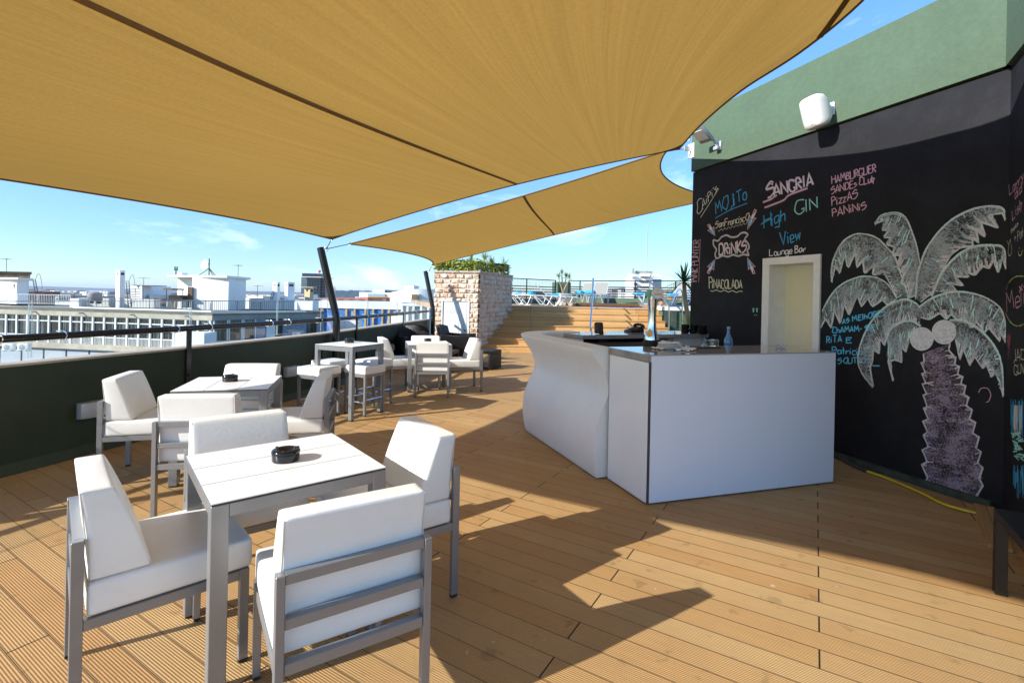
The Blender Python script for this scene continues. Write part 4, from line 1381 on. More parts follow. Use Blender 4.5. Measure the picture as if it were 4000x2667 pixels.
# raised inner platform with the pool
m_ = MB()
m_.prism([(2.25, 18.3), (14, 18.6), (14, 24), (1.9, 24)], DZ0, 1.365)
tag(m_.build('pool_platform', M['deck_far'], center=False), 'raised pool surround', 'floor', kind='structure')
m_ = MB(); m_.box((3.5, 18.24, 1.335), (2.3, 0.10, 0.09)); tag(m_.build('doormat_roll', mat('brown_coir', (0.16, 0.075, 0.03), 0.9, var=(20, 0.4), world=True)), 'rolled brown mat along the edge of the raised pool surround', 'mat')
# mosaic patch on the terrace edge
m_ = MB(); m_.prism([(2.6, 16.5), (4.5, 16.5), (4.5, 17.7), (2.8, 17.7)], DZ0 - 0.001, DZ0 + 0.003)
mm_, mn, ml, mb_ = newmat('mosaic')
vo = mn.new('ShaderNodeTexVoronoi'); vo.inputs['Scale'].default_value = 9
gq = mn.new('ShaderNodeNewGeometry'); ml.new(gq.outputs['Position'], vo.inputs['Vector'])
ml.new(mix_col(mn, ml, 0.75, vo.outputs['Color'], (0.42, 0.36, 0.36)), mb_.inputs['Base Color'])
tag(m_.build('mosaic_floor', mm_, center=False), 'patch of mosaic floor', 'floor', kind='structure')

# pool wall right of the steps
pw = thing('pool_wall', 'green rendered pool wall with a white coping right of the steps', 'wall', (6, 15.75, 0))
m_ = MB(); m_.box((7.4, 16.2, 0.615), (5.3, 0.9, 1.23)); m_.build('wall', M['green'], pw, world=True)
m_ = MB(); m_.box((7.4, 16.2, 1.29), (5.4, 1.0, 0.12)); m_.build('coping', M['whitewall'], pw, world=True)
m_ = MB(); m_.box((4.98, 15.72, 0.78), (0.42, 0.06, 0.86)); m_.build('hatch', mat('dark_green_hatch', (0.05, 0.075, 0.055), 0.6, var=(9, 0.4), world=True), pw, world=True)
m_ = MB(); m_.prism([(5.2, 16.75), (12, 16.75), (12, 20), (5.2, 20)], 1.20, 1.29)
tag(m_.build('pool_water', mat('pool_water', (0.10, 0.42, 0.55), 0.05, spec=0.5), center=False), 'pool water', 'water', kind='structure')

# person in the pool
pt = at(2580, 1197, 17.2)
per = thing('person', 'person with short dark hair in the pool, head and shoulders above the coping', 'person', (pt.x, 17.2, 1.24), R(35))
sk = mat('skin', (0.42, 0.22, 0.13), 0.45)
m_ = MB()
rings = []
body = [(-0.16, 0.17, 0.11, 0), (-0.04, 0.21, 0.11, 0), (0.02, 0.19, 0.10, 0), (0.06, 0.10, 0.08, 0.0), (0.085, 0.058, 0.06, 0.01), (0.12, 0.052, 0.058, 0.012), (0.145, 0.054, 0.075, -0.012), (0.165, 0.066, 0.092, -0.02), (0.20, 0.074, 0.098, -0.012), (0.235, 0.076, 0.098, -0.006), (0.265, 0.077, 0.099, 0.0), (0.30, 0.074, 0.096, 0.004), (0.335, 0.058, 0.076, 0.008), (0.355, 0.030, 0.04, 0.01)]
for z, rx_, ry_, oy in body:
    rings.append([(rx_ * math.cos(2 * math.pi * k / 24), oy + ry_ * math.sin(2 * math.pi * k / 24), z) for k in range(24)])
for i, r_ in enumerate(rings):
    z = body[i][0]
    for k in range(24):
        a = 2 * math.pi * k / 24 - 1.5 * math.pi
        if abs(a) < 0.2 and 0.19 <= z <= 0.21: r_[k] = (r_[k][0], r_[k][1] - 0.026, z)       # nose
        if abs(a) < 0.2 and 0.225 <= z <= 0.24: r_[k] = (r_[k][0], r_[k][1] - 0.010, z)
        if 0.25 < abs(a) < 0.6 and 0.225 <= z <= 0.24: r_[k] = (r_[k][0], r_[k][1] + 0.009, z)   # eye sockets
m_.loft(rings)
for s in (-1, 1):
    m_.lathe([(0.0, -0.012), (0.018, -0.008), (0.026, 0.0), (0.018, 0.008), (0, 0.010)], 12, (s * 0.080, 0.012, 0.225), Matrix.Rotation(R(90), 4, 'Y') @ Matrix.Scale(1.35, 4, (1, 0, 0)))
m_.build('body', sk, per, angle=180)
m_ = MB()
for s in (-1, 1): m_.lathe([(0, -0.008), (0.010, 0), (0, 0.008)], 10, (s * 0.031, -0.094, 0.234), Matrix.Rotation(R(90), 4, 'X'))
m_.build('eye', M['cap'], per)
m_ = MB(); m_.tube([(-0.024, -0.103, 0.172), (0, -0.111, 0.170), (0.024, -0.103, 0.172)], 0.005, 6); m_.build('mouth', mat('lips', (0.30, 0.10, 0.08), 0.5), per)
m_ = MB()
rings = []
for z, rx_, ry_, oy in ((0.215, 0.079, 0.055, 0.052), (0.245, 0.083, 0.09, 0.026), (0.28, 0.084, 0.106, 0.008), (0.315, 0.080, 0.103, 0.008), (0.345, 0.062, 0.082, 0.01), (0.368, 0.03, 0.04, 0.012)):
    rings.append([(rx_ * math.cos(2 * math.pi * k / 24) * (1 + 0.04 * math.sin(5 * k)), oy + ry_ * math.sin(2 * math.pi * k / 24), z) for k in range(24)])
m_.loft(rings); m_.build('hair', mat('dark_hair', (0.025, 0.016, 0.012), 0.6), per, angle=180)

# handrails
cr_ = thing('stair_handrail', 'stainless centre handrail running straight up the steps', 'handrail', (2.5, 13.2, 0))
A, B = at(2308, 1275, 13.0), at(2317, 1096, 15.9)
m_ = MB(); m_.tube(catmull([A + Vector((0, 0, -0.82)), A + Vector((0, -0.02, -0.10)), A + Vector((0, 0.06, 0.0)), A.lerp(B, 0.5), B - Vector((0, 0.04, 0)), B + Vector((0, 0.05, -0.03)), B + Vector((0, 0.06, -0.8))], 6), 0.024, 12)
m_.build('tube', M['stainless'], cr_, world=True)
pr = thing('pool_handrail', 'stainless handrail sloping down at the pool corner, right of the steps', 'handrail', (5, 15.3, 0))
a1, a2, a3 = at(2539, 1098, 15.4), at(2614, 1195, 15.1), at(2664, 1195, 15.0)
m_ = MB(); m_.tube([a1, a2], 0.026, 12); m_.tube([a2, a3], 0.026, 12)
m_.build('rail', M['stainless'], pr, world=True)
m_ = MB(); m_.tube([a2, (a2.x, a2.y, 0)], 0.022, 10); m_.build('post', M['stainless'], pr, world=True)
m_ = MB(); m_.tube([a3 + Vector((0.01, 0, 0.45)), (a3.x + 0.01, a3.y, 0)], 0.022, 10); m_.build('post', M['stainless'], pr, world=True)
m_ = MB(); m_.tube([a1, (a1.x - 0.01, a1.y, 1.0)], 0.022, 10); m_.build('post', M['stainless'], pr, world=True)
b1 = at(2622, 1188, 17.0)
ld = thing('pool_ladder', 'curved stainless pool ladder rail before the last lounger', 'ladder', tuple(b1))
for dx in (0.0, 0.42):
    m_ = MB(); m_.tube(catmull([b1 + Vector((dx, 0, -0.05)), b1 + Vector((dx + 0.13, 0, 0.30)), b1 + Vector((dx + 0.26, 0, 0.50)), b1 + Vector((dx + 0.36, 0, 0.42)), b1 + Vector((dx + 0.40, 0, 0.05)), b1 + Vector((dx + 0.40, 0, -0.3))], 6), 0.022, 10)
    m_.build('rail', M['stainless'], ld, world=True)

# ------------------------------------------------------------------ stone pillar
PC = Vector((-0.93, 13.80, 0)); PLf = Vector((-2.19, 14.12, 0)); PRt = Vector((-0.02, 16.06, 0))
PH = 2.20
sm_, sn, sl, sb = newmat('split_face_stone')
at_ = sn.new('ShaderNodeAttribute'); at_.attribute_name = 'tone'; at_.attribute_type = 'GEOMETRY'
gq = sn.new('ShaderNodeNewGeometry')
tx = sn.new('ShaderNodeTexNoise'); tx.inputs['Scale'].default_value = 9; tx.inputs['Detail'].default_value = 8; tx.inputs['Roughness'].default_value = 0.7
sl.new(gq.outputs['Position'], tx.inputs['Vector'])
ra = sn.new('ShaderNodeValToRGB')
ra.color_ramp.elements[0].position = 0.40; ra.color_ramp.elements[0].color = (0.60, 0.51, 0.42, 1)
ra.color_ramp.elements[1].position = 0.80; ra.color_ramp.elements[1].color = (0.45, 0.25, 0.14, 1)
e = ra.color_ramp.elements.new(0.59); e.color = (0.57, 0.46, 0.36, 1)
e = ra.color_ramp.elements.new(0.68); e.color = (0.56, 0.39, 0.26, 1)
sl.new(math_node(sn, sl, 'ADD', math_node(sn, sl, 'MULTIPLY', tx.outputs['Fac'], 0.75), math_node(sn, sl, 'MULTIPLY', at_.outputs['Fac'], 0.30)), ra.inputs['Fac'])
sl.new(ra.outputs['Color'], sb.inputs['Base Color']); sb.inputs['Roughness'].default_value = 0.85
bp = sn.new('ShaderNodeBump'); bp.inputs['Strength'].default_value = 0.6; bp.inputs['Distance'].default_value = 0.01
tx2 = sn.new('ShaderNodeTexNoise'); tx2.inputs['Scale'].default_value = 45; tx2.inputs['Detail'].default_value = 4; sl.new(gq.outputs['Position'], tx2.inputs['Vector'])
sl.new(tx2.outputs['Fac'], bp.inputs['Height']); sl.new(bp.outputs['Normal'], sb.inputs['Normal'])
M['stone'] = sm_
pil = thing('stone_planter', 'tall split-stone pillar with a planted top, left of the steps', 'planter', tuple(PC))
dA = (PLf - PC).normalized(); LA = (PLf - PC).length
D0, D1, DTOP = 0.24, 1.08, 1.43       # door opening along the front face
def stone_face(p0, p1, z0, z1, name, hole=None, bl=0.24, bh=0.135, seed=0):
    d_ = (p1 - p0); L = d_.length; d_.normalize()
    nrm = Vector((d_.y, -d_.x, 0))
    if nrm.y > 0 and name == 'front': nrm = -nrm
    if name == 'side' and nrm.x < 0: nrm = -nrm
    st = 0.0165
    nx, nz = int(L / st), int((z1 - z0) / st)
    vs_, tone, fs = [], [], []
    for j in range(nz + 1):
        for i in range(nx + 1):
            s, z = L * i / nx, z0 + (z1 - z0) * j / nz
            r_ = int(z / bh)
            off = (0.5 * bl if r_ % 2 else 0) + 0.06 * math.sin(r_ * 2.3 + seed)
            k = int((s + off + 5) / bl)
            fx = ((s + off + 5) / bl) % 1.0; fz = (z / bh) % 1.0
            e_ = min(min(fx, 1 - fx) * bl, min(fz, 1 - fz) * bh)
            rnd = random.Random(r_ * 131 + k * 17 + seed)
            t_ = rnd.random(); tiltx, tiltz, base = rnd.uniform(-.02, .02), rnd.uniform(-.025, .025), rnd.uniform(0.020, 0.060)
            h_ = 0.0
            if e_ > 0.006:
                q = Vector((s * 9 + seed, z * 11, t_ * 40))
                h_ = min(1, (e_ - 0.006) / 0.022) * (base + tiltx * (fx - .5) + tiltz * (fz - .5) + 0.030 * mnoise.noise(q) + 0.016 * mnoise.noise(q * 2.7))
            p = p0 + d_ * s + nrm * max(h_, 0)
            vs_.append((p.x, p.y, z)); tone.append(t_)
    W = nx + 1
    for j in range(nz):
        for i in range(nx):
            s, z = L * (i + .5) / nx, z0 + (z1 - z0) * (j + .5) / nz
            if hole and hole[0] < s < hole[1] and z < hole[2]: continue
            fs.append((j * W + i, j * W + i + 1, (j + 1) * W + i + 1, (j + 1) * W + i))
    m_ = MB(); m_.add(vs_, fs, False)
    o = m_.build('stone_facing', M['stone'], pil, world=True)
    at2 = o.data.attributes.new('tone', 'FLOAT', 'POINT')
    at2.data.foreach_set('value', tone)
    return nrm
nF = stone_face(PC, PLf, 0, PH, 'front', (D0, D1, DTOP), seed=3)
nS = stone_face(PC, PRt, 0, PH, 'side', seed=11, bl=0.21)
m_ = MB()
core = [PC - nF * 0.0 + dA * 0.005, PLf, PLf + Vector((0.6, 2.4, 0)), PRt + Vector((-0.01, 0, 0))]
cz = [(p.x, p.y) for p in [PC + Vector((-0.02, 0.10, 0)) + dA * D0 * 0.0, PLf + Vector((0.0, 0.10, 0)), PLf + Vector((0.6, 2.4, 0)), PRt + Vector((-0.03, 0.02, 0))]]
m_.prism(cz, 0.01, PH - 0.03); m_.build('core', M['whitewall'], pil, world=True)
cap_o = [PC + nF * 0.055 + nS * 0.055, PLf + nF * 0.055 + dA * 0.03, PLf + Vector((0.6, 2.4, 0)), PRt + nS * 0.055 + Vector((0, 0.05, 0))]
m_ = MB(); m_.prism([(p.x, p.y) for p in cap_o], PH, PH + 0.05); m_.build('coping', M['stonecap'], pil, world=True)
def fpt(s, z, o_): q = PC + dA * s + nF * o_; return Vector((q.x, q.y, z))
def fbox(mb, s0, s1, z0, z1, o0, o1):
    P = [fpt(s, z, o_) for z in (z0, z1) for s, o_ in ((s0, o0), (s1, o0), (s1, o1), (s0, o1))]
    mb.add(P, [(3, 2, 1, 0), (4, 5, 6, 7), (0, 1, 5, 4), (1, 2, 6, 5), (2, 3, 7, 6), (3, 0, 4, 7)])
M['doorgrey'] = mat('pale_grey_enamel', (0.60, 0.64, 0.65), 0.4, var=(2, 0.06), world=True)
m_ = MB(); fbox(m_, D0 + 0.002, D0 + 0.045, 0.01, DTOP + 0.01, -0.05, 0.035); fbox(m_, D1 - 0.045, D1 - 0.002, 0.01, DTOP + 0.01, -0.05, 0.035); fbox(m_, D0 + 0.0455, D1 - 0.0455, DTOP - 0.035, DTOP + 0.01, -0.05, 0.035)
m_.build('door_frame', M['doorgrey'], pil, world=True)
m_ = MB(); fbox(m_, D0 + 0.05, D1 - 0.05, 0.02, DTOP - 0.04, -0.04, 0.008); dd = m_.build('door', M['doorgrey'], pil, world=True)
m_ = MB(); fbox(m_, D0 + 0.09, D1 - 0.09, 0.46, DTOP - 0.08, 0.009, 0.018); fbox(m_, D0 + 0.09, D1 - 0.09, 0.30, 0.445, 0.009, 0.018); m_.build('panel', M['doorgrey'], dd, world=True)
m_ = MB(); fbox(m_, D0 + 0.33, D0 + 0.60, 1.06, 1.12, 0.0185, 0.024); fbox(m_, D0 + 0.33, D0 + 0.60, 1.13, 1.19, 0.0185, 0.024); m_.build('vent', M['galv'], dd, world=True)
m_ = MB(); q = fpt(D0 + 0.12, 0.60, 0.02); m_.tube([q, q + nF * 0.05], 0.022, 12); m_.build('handle', M['chrome'], dd, world=True)

# ------------------------------------------------------------------ plants
def leaf_mat(name, c1, c2):
    m, n, l, b = newmat(name)
    oi = n.new('ShaderNodeNewGeometry')
    mm2 = mix_col(n, l, oi.outputs['Random Per Island'], c1, c2)
    l.new(mm2, b.inputs['Base Color'])
    b.inputs['Roughness'].default_value = 0.5
    tl = n.new('ShaderNodeBsdfTranslucent'); l.new(mm2, tl.inputs['Color'])
    ms = n.new('ShaderNodeMixShader'); ms.inputs['Fac'].default_value = 0.35
    l.new(b.outputs[0], ms.inputs[1]); l.new(tl.outputs[0], ms.inputs[2]); l.new(ms.outputs[0], n['Material Output'].inputs['Surface'])
    return m
M['ivy'] = leaf_mat('ivy_leaves', (0.16, 0.23, 0.04), (0.55, 0.56, 0.12))
M['yucca'] = leaf_mat('yucca_leaves', (0.14, 0.22, 0.04), (0.42, 0.46, 0.11))
M['yucca_dark'] = leaf_mat('yucca_dark_leaves', (0.03, 0.07, 0.02), (0.10, 0.15, 0.04))
M['bark'] = mat('pale_bark', (0.33, 0.27, 0.17), 0.85, var=(9, 0.25), world=True)
def leaf(mb, p, d_, up, L, wd, droop, n=4):
    d_ = Vector(d_).normalized()
    s = d_.cross(Vector(up))
    if s.length < 1e-3: s = Vector((1, 0, 0))
    s.normalize()
    vs_, fs = [], []
    for k in range(n + 1):
        t = k / n
        c = Vector(p) + d_ * (L * t) + Vector((0, 0, -droop * L * t * t))
        w_ = wd * (math.sin(math.pi * min(1, 0.18 + t * 0.82)) ** 0.7) * (1 - t * 0.35) if k < n else wd * 0.04
        vs_ += [c - s * w_ / 2, c + s * w_ / 2]
    for k in range(n): fs.append((2 * k, 2 * k + 1, 2 * k + 3, 2 * k + 2))
    mb.add(vs_, fs, True)
def yucca_head(mb, c, r_, n, wd, rnd, flat=0.0, droop=0.25):
    for k in range(n):
        a = rnd.uniform(0, 2 * math.pi); el = rnd.uniform(-0.35, 1.45)
        d_ = Vector((math.cos(a) * math.cos(el), math.sin(a) * math.cos(el), math.sin(el)))
        leaf(mb, c, d_, (0, 0, 1), r_ * rnd.uniform(0.75, 1.1), wd, droop * max(0, math.cos(el)) * rnd.uniform(0.4, 1.3))
hd = thing('planter_hedge', 'bushy yellow-green creeper filling the top of the stone pillar', 'plant', (-1.2, 14.3, PH + 0.04))
rnd = random.Random(5)
m_ = MB()
for k in range(2100):
    s = rnd.random(); front_ = rnd.random() < 0.62
    if front_: q = PC + (PLf - PC) * rnd.random()
    else: q = PC + (PRt - PC) * rnd.random() * 0.92
    inn = (Vector((-0.6, 15.2, 0)) - q).normalized() if not front_ else Vector((0.15, 1, 0))
    q = q + inn * rnd.uniform(-0.06, 0.28)
    top = 0.30 + 0.10 * mnoise.noise(Vector((q.x * 3, q.y * 3, 1)))
    z = PH + 0.03 + rnd.random() ** 0.8 * top
    a = rnd.uniform(0, 6.28); el = rnd.uniform(-0.5, 0.9)
    leaf(m_, (q.x, q.y, z), (math.cos(a) * math.cos(el), math.sin(a) * math.cos(el), math.sin(el)), (rnd.uniform(-1, 1), rnd.uniform(-1, 1), 0.6), rnd.uniform(0.06, 0.11), rnd.uniform(0.04, 0.075), 0.3, 3)
m_.build('foliage', M['ivy'], hd, world=True, fix=False)
m_ = MB()
for k in range(8):
    q = PC.lerp(PLf, k / 7) + Vector((0.1, 0.15, 0))
    m_ = MB(); m_.tube([(q.x, q.y, PH + 0.02), (q.x + 0.03, q.y, PH + 0.30)], 0.008, 5)
    m_.build('stem', M['bark'], hd, world=True)
for i, (u, y, d_, r_, lab) in enumerate(((1968, 1040, 15.2, 0.36, 'spiky yucca at the right end of the stone pillar top'), (1920, 1035, 14.8, 0.33, 'spiky yucca second from the right on the stone pillar'),
                                         (1893, 1012, 14.6, 0.34, 'spiky yucca standing highest on the stone pillar top'), (1842, 1022, 14.5, 0.30, 'spiky yucca half hidden by the sail edge on the stone pillar'))):
    c = at(u, y, d_)
    o = thing('yucca', lab, 'plant', (c.x, c.y, PH + 0.04), 0, 'yuccas on the stone pillar')
    m_ = MB(); yucca_head(m_, c, r_, 46, 0.030, random.Random(20 + i)); m_.build('foliage', M['yucca'], o, world=True, fix=False)
    m_ = MB(); m_.tube([(c.x + 0.02, c.y, PH + 0.02), c], [0.022, 0.016], 7); m_.build('trunk', M['bark'], o, world=True)
prl = thing('planter_rail', 'black rail round the planted top of the stone pillar', 'railing', (-0.6, 14.8, PH))
q1, q2, q3 = at(1800, 1019, 14.25), at(1985, 1036, 15.3), at(1700, 1012, 14.3)
m_ = MB(); m_.tube([q3, q1, q2], 0.026, 10); m_.tube([q1 - Vector((0, 0, 0.17)), q2 - Vector((0, 0, 0.17))], 0.016, 8); m_.build('rail', M['steelblack'], prl, world=True)
for q in (q2, q1):
    m_ = MB(); m_.tube([(q.x, q.y, PH + 0.03), q], 0.02, 8); m_.build('post', M['steelblack'], prl, world=True)

# potted yucca on the terrace
c = at(2198, 1180, 20.5)
pot = thing('plant_pot', 'tall square white flowerpot on the pool terrace', 'flowerpot', (c.x, 20.5, DZ0))
m_ = MB()
hh = 0.42
m_.loft([[(-0.15, -0.15, 0), (0.15, -0.15, 0), (0.15, 0.15, 0), (-0.15, 0.15, 0)], [(-0.21, -0.21, hh), (0.21, -0.21, hh), (0.21, 0.21, hh), (-0.21, 0.21, hh)]], smooth=False)
m_.box((0, 0, hh + 0.03), (0.46, 0.46, 0.06)); m_.build('pot', M['whitewall'], pot, bevel=0.01)
m_ = MB(); m_.box((0, 0, hh + 0.055), (0.38, 0.38, 0.02)); m_.build('soil', mat('soil', (0.05, 0.035, 0.02), 0.9), pot)
pot.rotation_euler = (0, 0, 0.4)
yu = thing('yucca', 'four-headed yucca growing in the square white pot', 'plant', (c.x, 20.5, DZ0 + hh + 0.06))
heads = [at(2195, 1068, 20.5), at(2183, 1083, 20.4), at(2211, 1082, 20.6), at(2224, 1084, 20.45)]
b_ = Vector((c.x, 20.5, DZ0 + hh + 0.05))
m_ = MB()
for h_ in heads:
    m_.tube(catmull([b_, b_.lerp(h_, 0.35) + Vector(((h_.x - b_.x) * -0.05, 0, 0)), b_.lerp(h_, 0.75) + Vector(((h_.x - b_.x) * 0.12, 0, 0)), h_], 5), [0.035 - 0.018 * k / 15 for k in range(16)], 8)
m_.build('trunk', M['bark'], yu, world=True)
m_ = MB()
for i, h_ in enumerate(heads): yucca_head(m_, h_, 0.27, 40, 0.03, random.Random(50 + i))
m_.build('foliage', M['yucca'], yu, world=True, fix=False)
# big yucca by the blackboard wall
c = at(2672, 1102, 13.0)
yu = thing('yucca', 'big dark yucca growing beside the edge of the blackboard wall', 'plant', (c.x + 0.15, 13, 0))
m_ = MB(); m_.tube(catmull([(c.x + 0.22, 13, 0), (c.x + 0.16, 13, 0.9), (c.x + 0.05, 13, 1.5), (c.x, 13, c.z)], 6), [0.07 - 0.02 * k / 18 for k in range(19)], 10); m_.build('trunk', M['bark'], yu, world=True)
m_ = MB(); yucca_head(m_, c, 0.60, 60, 0.055, random.Random(77), droop=0.3); m_.build('foliage', M['yucca_dark'], yu, world=True, fix=False)
c = at(2690, 1285, 10.5)
yu = thing('spiky_plant', 'bright green strap-leaved plant behind the black bowls', 'plant', (c.x, 10.5, 0))
m_ = MB(); yucca_head(m_, c, 0.42, 34, 0.04, random.Random(78), droop=0.35); m_.build('foliage', M['yucca'], yu, world=True, fix=False)
m_ = MB(); m_.lathe([(0, 0), (0.16, 0), (0.2, 0.62), (0.18, 0.62), (0.16, 0.55), (0, 0.55)], 20, (c.x, 10.5, 0.002)); tag(m_.build('plant_pot', M['darkgrey']), 'dark round flowerpot hidden behind the bar', 'flowerpot')
m_ = MB(); m_.tube([(c.x, 10.5, 0.555), c], 0.03, 8); m_.build('stem', M['bark'], yu, world=True)

# ------------------------------------------------------------------ pool fence
def fence(p, q, z0, z1, label, posts, kerb=True):
    p, q = Vector(p), Vector(q)
    o = thing('pool_fence', label, 'fence', (p.x, p.y, z0))
    def pt(t, z): r_ = p.lerp(q, t); return Vector((r_.x, r_.y, z))
    if kerb:
        m_ = MB(); m_.bar(pt(0, z0 + 0.12) , pt(1, z0 + 0.12), 0.16, 0.24); m_.build('kerb', M['green'], o, world=True)
    zb = z0 + 0.25
    H_ = z1 - zb
    m_ = MB(); m_.bar(pt(0, z1), pt(1, z1), 0.05, 0.04)
    for f in (0.08, 0.24, 0.39, 0.54, 0.69): m_.bar(pt(0, zb + H_ * f * 0.9), pt(1, zb + H_ * f * 0.9), 0.030, 0.042)
    m_.build('rail', M['steelblack'], o, world=True)
    for t in posts:
        m_ = MB(); m_.bar(pt(t, z0 + 0.2), pt(t, z1), 0.05, 0.05, (1, 0, 0)); m_.build('post', M['steelblack'], o, world=True)
    m_ = MB()
    L = (q - p).length
    k = 0
    while k * 0.085 < L:
        m_.bar(pt(k * 0.085 / L, zb), pt(k * 0.085 / L, z1), 0.007, 0.007, (1, 0, 0)); k += 1
    z = zb
    while z < z1: m_.bar(pt(0, z), pt(1, z), 0.007, 0.007); z += 0.085
    m_.build('wire_mesh', M['meshgrey'], o, world=True)
M['meshgrey'] = mat('wire_grey', (0.09, 0.11, 0.13), 0.4, 0.3)
f0, f1 = at(1960, 1085, 21.3), at(2172, 1098, 23.2)
fence((f0.x, f0.y, 0), (f1.x, f1.y, 0), DZ0, 2.36, 'wire mesh fence left of the white flowerpot', (0.02, 0.44, 0.99))
f0, f1 = at(2218, 1098, 23.2), at(2760, 1095, 20.3)
fence((f0.x, f0.y, 0), (f1.x, f1.y, 0), 1.36, 2.36, 'long wire mesh fence right of the white flowerpot', (0.01, 0.10, 0.52, 0.80))
g1 = at(2198, 1140, 23.6)
m_ = MB(); m_.prism([(g1.x - 0.28, 23.3), (g1.x + 0.28, 23.3), (g1.x + 0.45, 24.2), (g1.x - 0.45, 24.2)], DZ0, 2.30)
tag(m_.build('green_pier', M['green']), 'green rendered pier behind the four-headed yucca', 'pier')

# ------------------------------------------------------------------ sun loungers
M['alu'] = mat('white_aluminium', (0.60, 0.62, 0.63), 0.35, 0.2)
M['sling'] = mat('beige_sling', (0.30, 0.29, 0.24), 0.7, bump=(120, 0.2))
M['towel'] = mat('turquoise_towel', (0.03, 0.34, 0.55), 0.95, bump=(60, 0.5, (1, 1, 1), 0.01))
def make_lounger(back=R(50)):
    """lies along +X, head end at x=0"""
    o = thing('sun_lounger', 'x', 'lounger')
    bl = 0.75
    hx, hz = 0.70, 0.36
    for s in (-1, 1):
        y = s * 0.30
        m_ = MB()
        m_.tube(catmull([(0.10, y, 0.33), (0.20, y, 0.36), (0.9, y, 0.36), (1.75, y, 0.34), (1.92, y, 0.30)], 4), 0.017, 8)
        m_.build('side_rail', M['alu'], o)
        for pts in ([(0.15, y, 0.34), (0.30, y, 0.15), (0.42, y, 0.02), (0.52, y, 0.025), (0.60, y, 0.20), (0.66, y, 0.35)], [(1.05, y, 0.36), (1.30, y, 0.17), (1.46, y, 0.02), (1.56, y, 0.025), (1.66, y, 0.2), (1.72, y, 0.34)]):
            m_ = MB(); m_.tube(catmull(pts, 5), 0.016, 8); m_.build('leg', M['alu'], o)
    m_ = MB(); m_.box((1.27, 0, 0.355), (1.24, 0.565, 0.012)); m_.build('sling', M['sling'], o)
    c_, s_ = math.cos(back), math.sin(back)
    br_ = MB()
    for s in (-1, 1): br_.tube([(hx, s * 0.28, hz), (hx - bl * c_, s * 0.28, hz + bl * s_)], 0.015, 8)
    br_.tube([(hx - bl * c_, -0.28, hz + bl * s_), (hx - bl * c_, 0.28, hz + bl * s_)], 0.015, 8)
    bf = br_.build('backrest', M['alu'], o)
    m_ = MB(); m_.bar((hx - 0.02 * c_, 0, hz + 0.02 * s_), (hx - (bl - .02) * c_, 0, hz + (bl - .02) * s_), 0.53, 0.010, (0, 0, 1)); m_.build('sling', M['sling'], bf)
    return o
def towel(loc, rz, label, roll=True):
    o = thing('towel', label, 'towel', loc, rz, 'turquoise towels on the loungers')
    m_ = MB()
    if roll:
        for k, (dx, dz, r_) in enumerate(((0, 0.07, 0.07), (0.09, 0.05, 0.05))):
            pts = [(dx + 0.012 * math.sin(j), -0.2 + 0.4 * j / 8, dz + 0.006 * math.sin(2 * j)) for j in range(9)]
            m_.tube(pts, r_, 12)
    else:
        vs_, fs = cushion(0.42, 0.36, 0.09, 0.03, 0.015)
        m_.add([v + Vector((0, 0, 0.046)) for v in vs_], fs, True)
    m_.build('cloth', M['towel'], o, angle=60)
flat, up = make_lounger(R(6)), make_lounger(R(43))
LG = 'sun loungers on the pool terrace'
def lounger(proto, u, y, d_, z, rz, label, used=set()):
    c = at(u, y, d_)
    loc = (c.x, d_, z + 0.003)
    if proto.name in used: o = dup(proto, loc, rz, label, LG)
    else:
        o = proto; used.add(proto.name); o.location = loc; o.rotation_euler = (0, 0, rz); o['label'] = label; o['group'] = LG
    return o
lounger(flat, 2010, 1180, 18.2, DZ0, R(-12), 'flat sun lounger nearest the stone pillar, in its shade')
lounger(flat, 1985, 1180, 19.6, DZ0, R(-8), 'flat sun lounger second from the steps, its towel rolled at the end')
lounger(up, 2072, 1180, 20.6, DZ0, R(-5), 'sun lounger with raised backrest left of the white flowerpot')
lounger(up, 2312, 1180, 21.9, 1.366, R(-116), 'sun lounger with raised backrest just right of the white flowerpot')
lounger(up, 2355, 1180, 21.0, 1.366, R(-112), 'sun lounger with the tallest raised backrest, behind the centre handrail')
lounger(flat, 2475, 1180, 20.4, 1.366, R(-10), 'flat sun lounger behind the beer tap')
lounger(up, 2690, 1180, 20.2, 1.366, R(-150), 'sun lounger with raised backrest behind the pool ladder')
for u, y, d_, z, rz, lab, rl in ((2021, 1140, 18.9, DZ0 + 0.37, 0.1, 'rolled turquoise towel nearest the stone pillar', True), (2072, 1146, 19.4, DZ0 + 0.37, 0.3, 'rolled turquoise towel left of the raised lounger', True),
                                 (2173, 1150, 20.5, DZ0 + 0.37, 0.0, 'folded turquoise towel at the foot of the raised lounger by the white flowerpot', False), (2262, 1152, 20.7, 1.735, 0.5, 'turquoise towel crumpled on the lounger right of the white flowerpot', True),
                                 (2303, 1152, 19.8, 1.735, 0.8, 'turquoise towel before the tallest raised backrest', True), (2500, 1158, 20.2, 1.735, 0.0, 'folded turquoise towel behind the beer tap', False), (2630, 1157, 20.0, 1.735, 0.0, 'folded turquoise towel behind the pool ladder', False)):
    c = at(u, y, d_)
    towel((c.x, d_, z), rz, lab, rl)
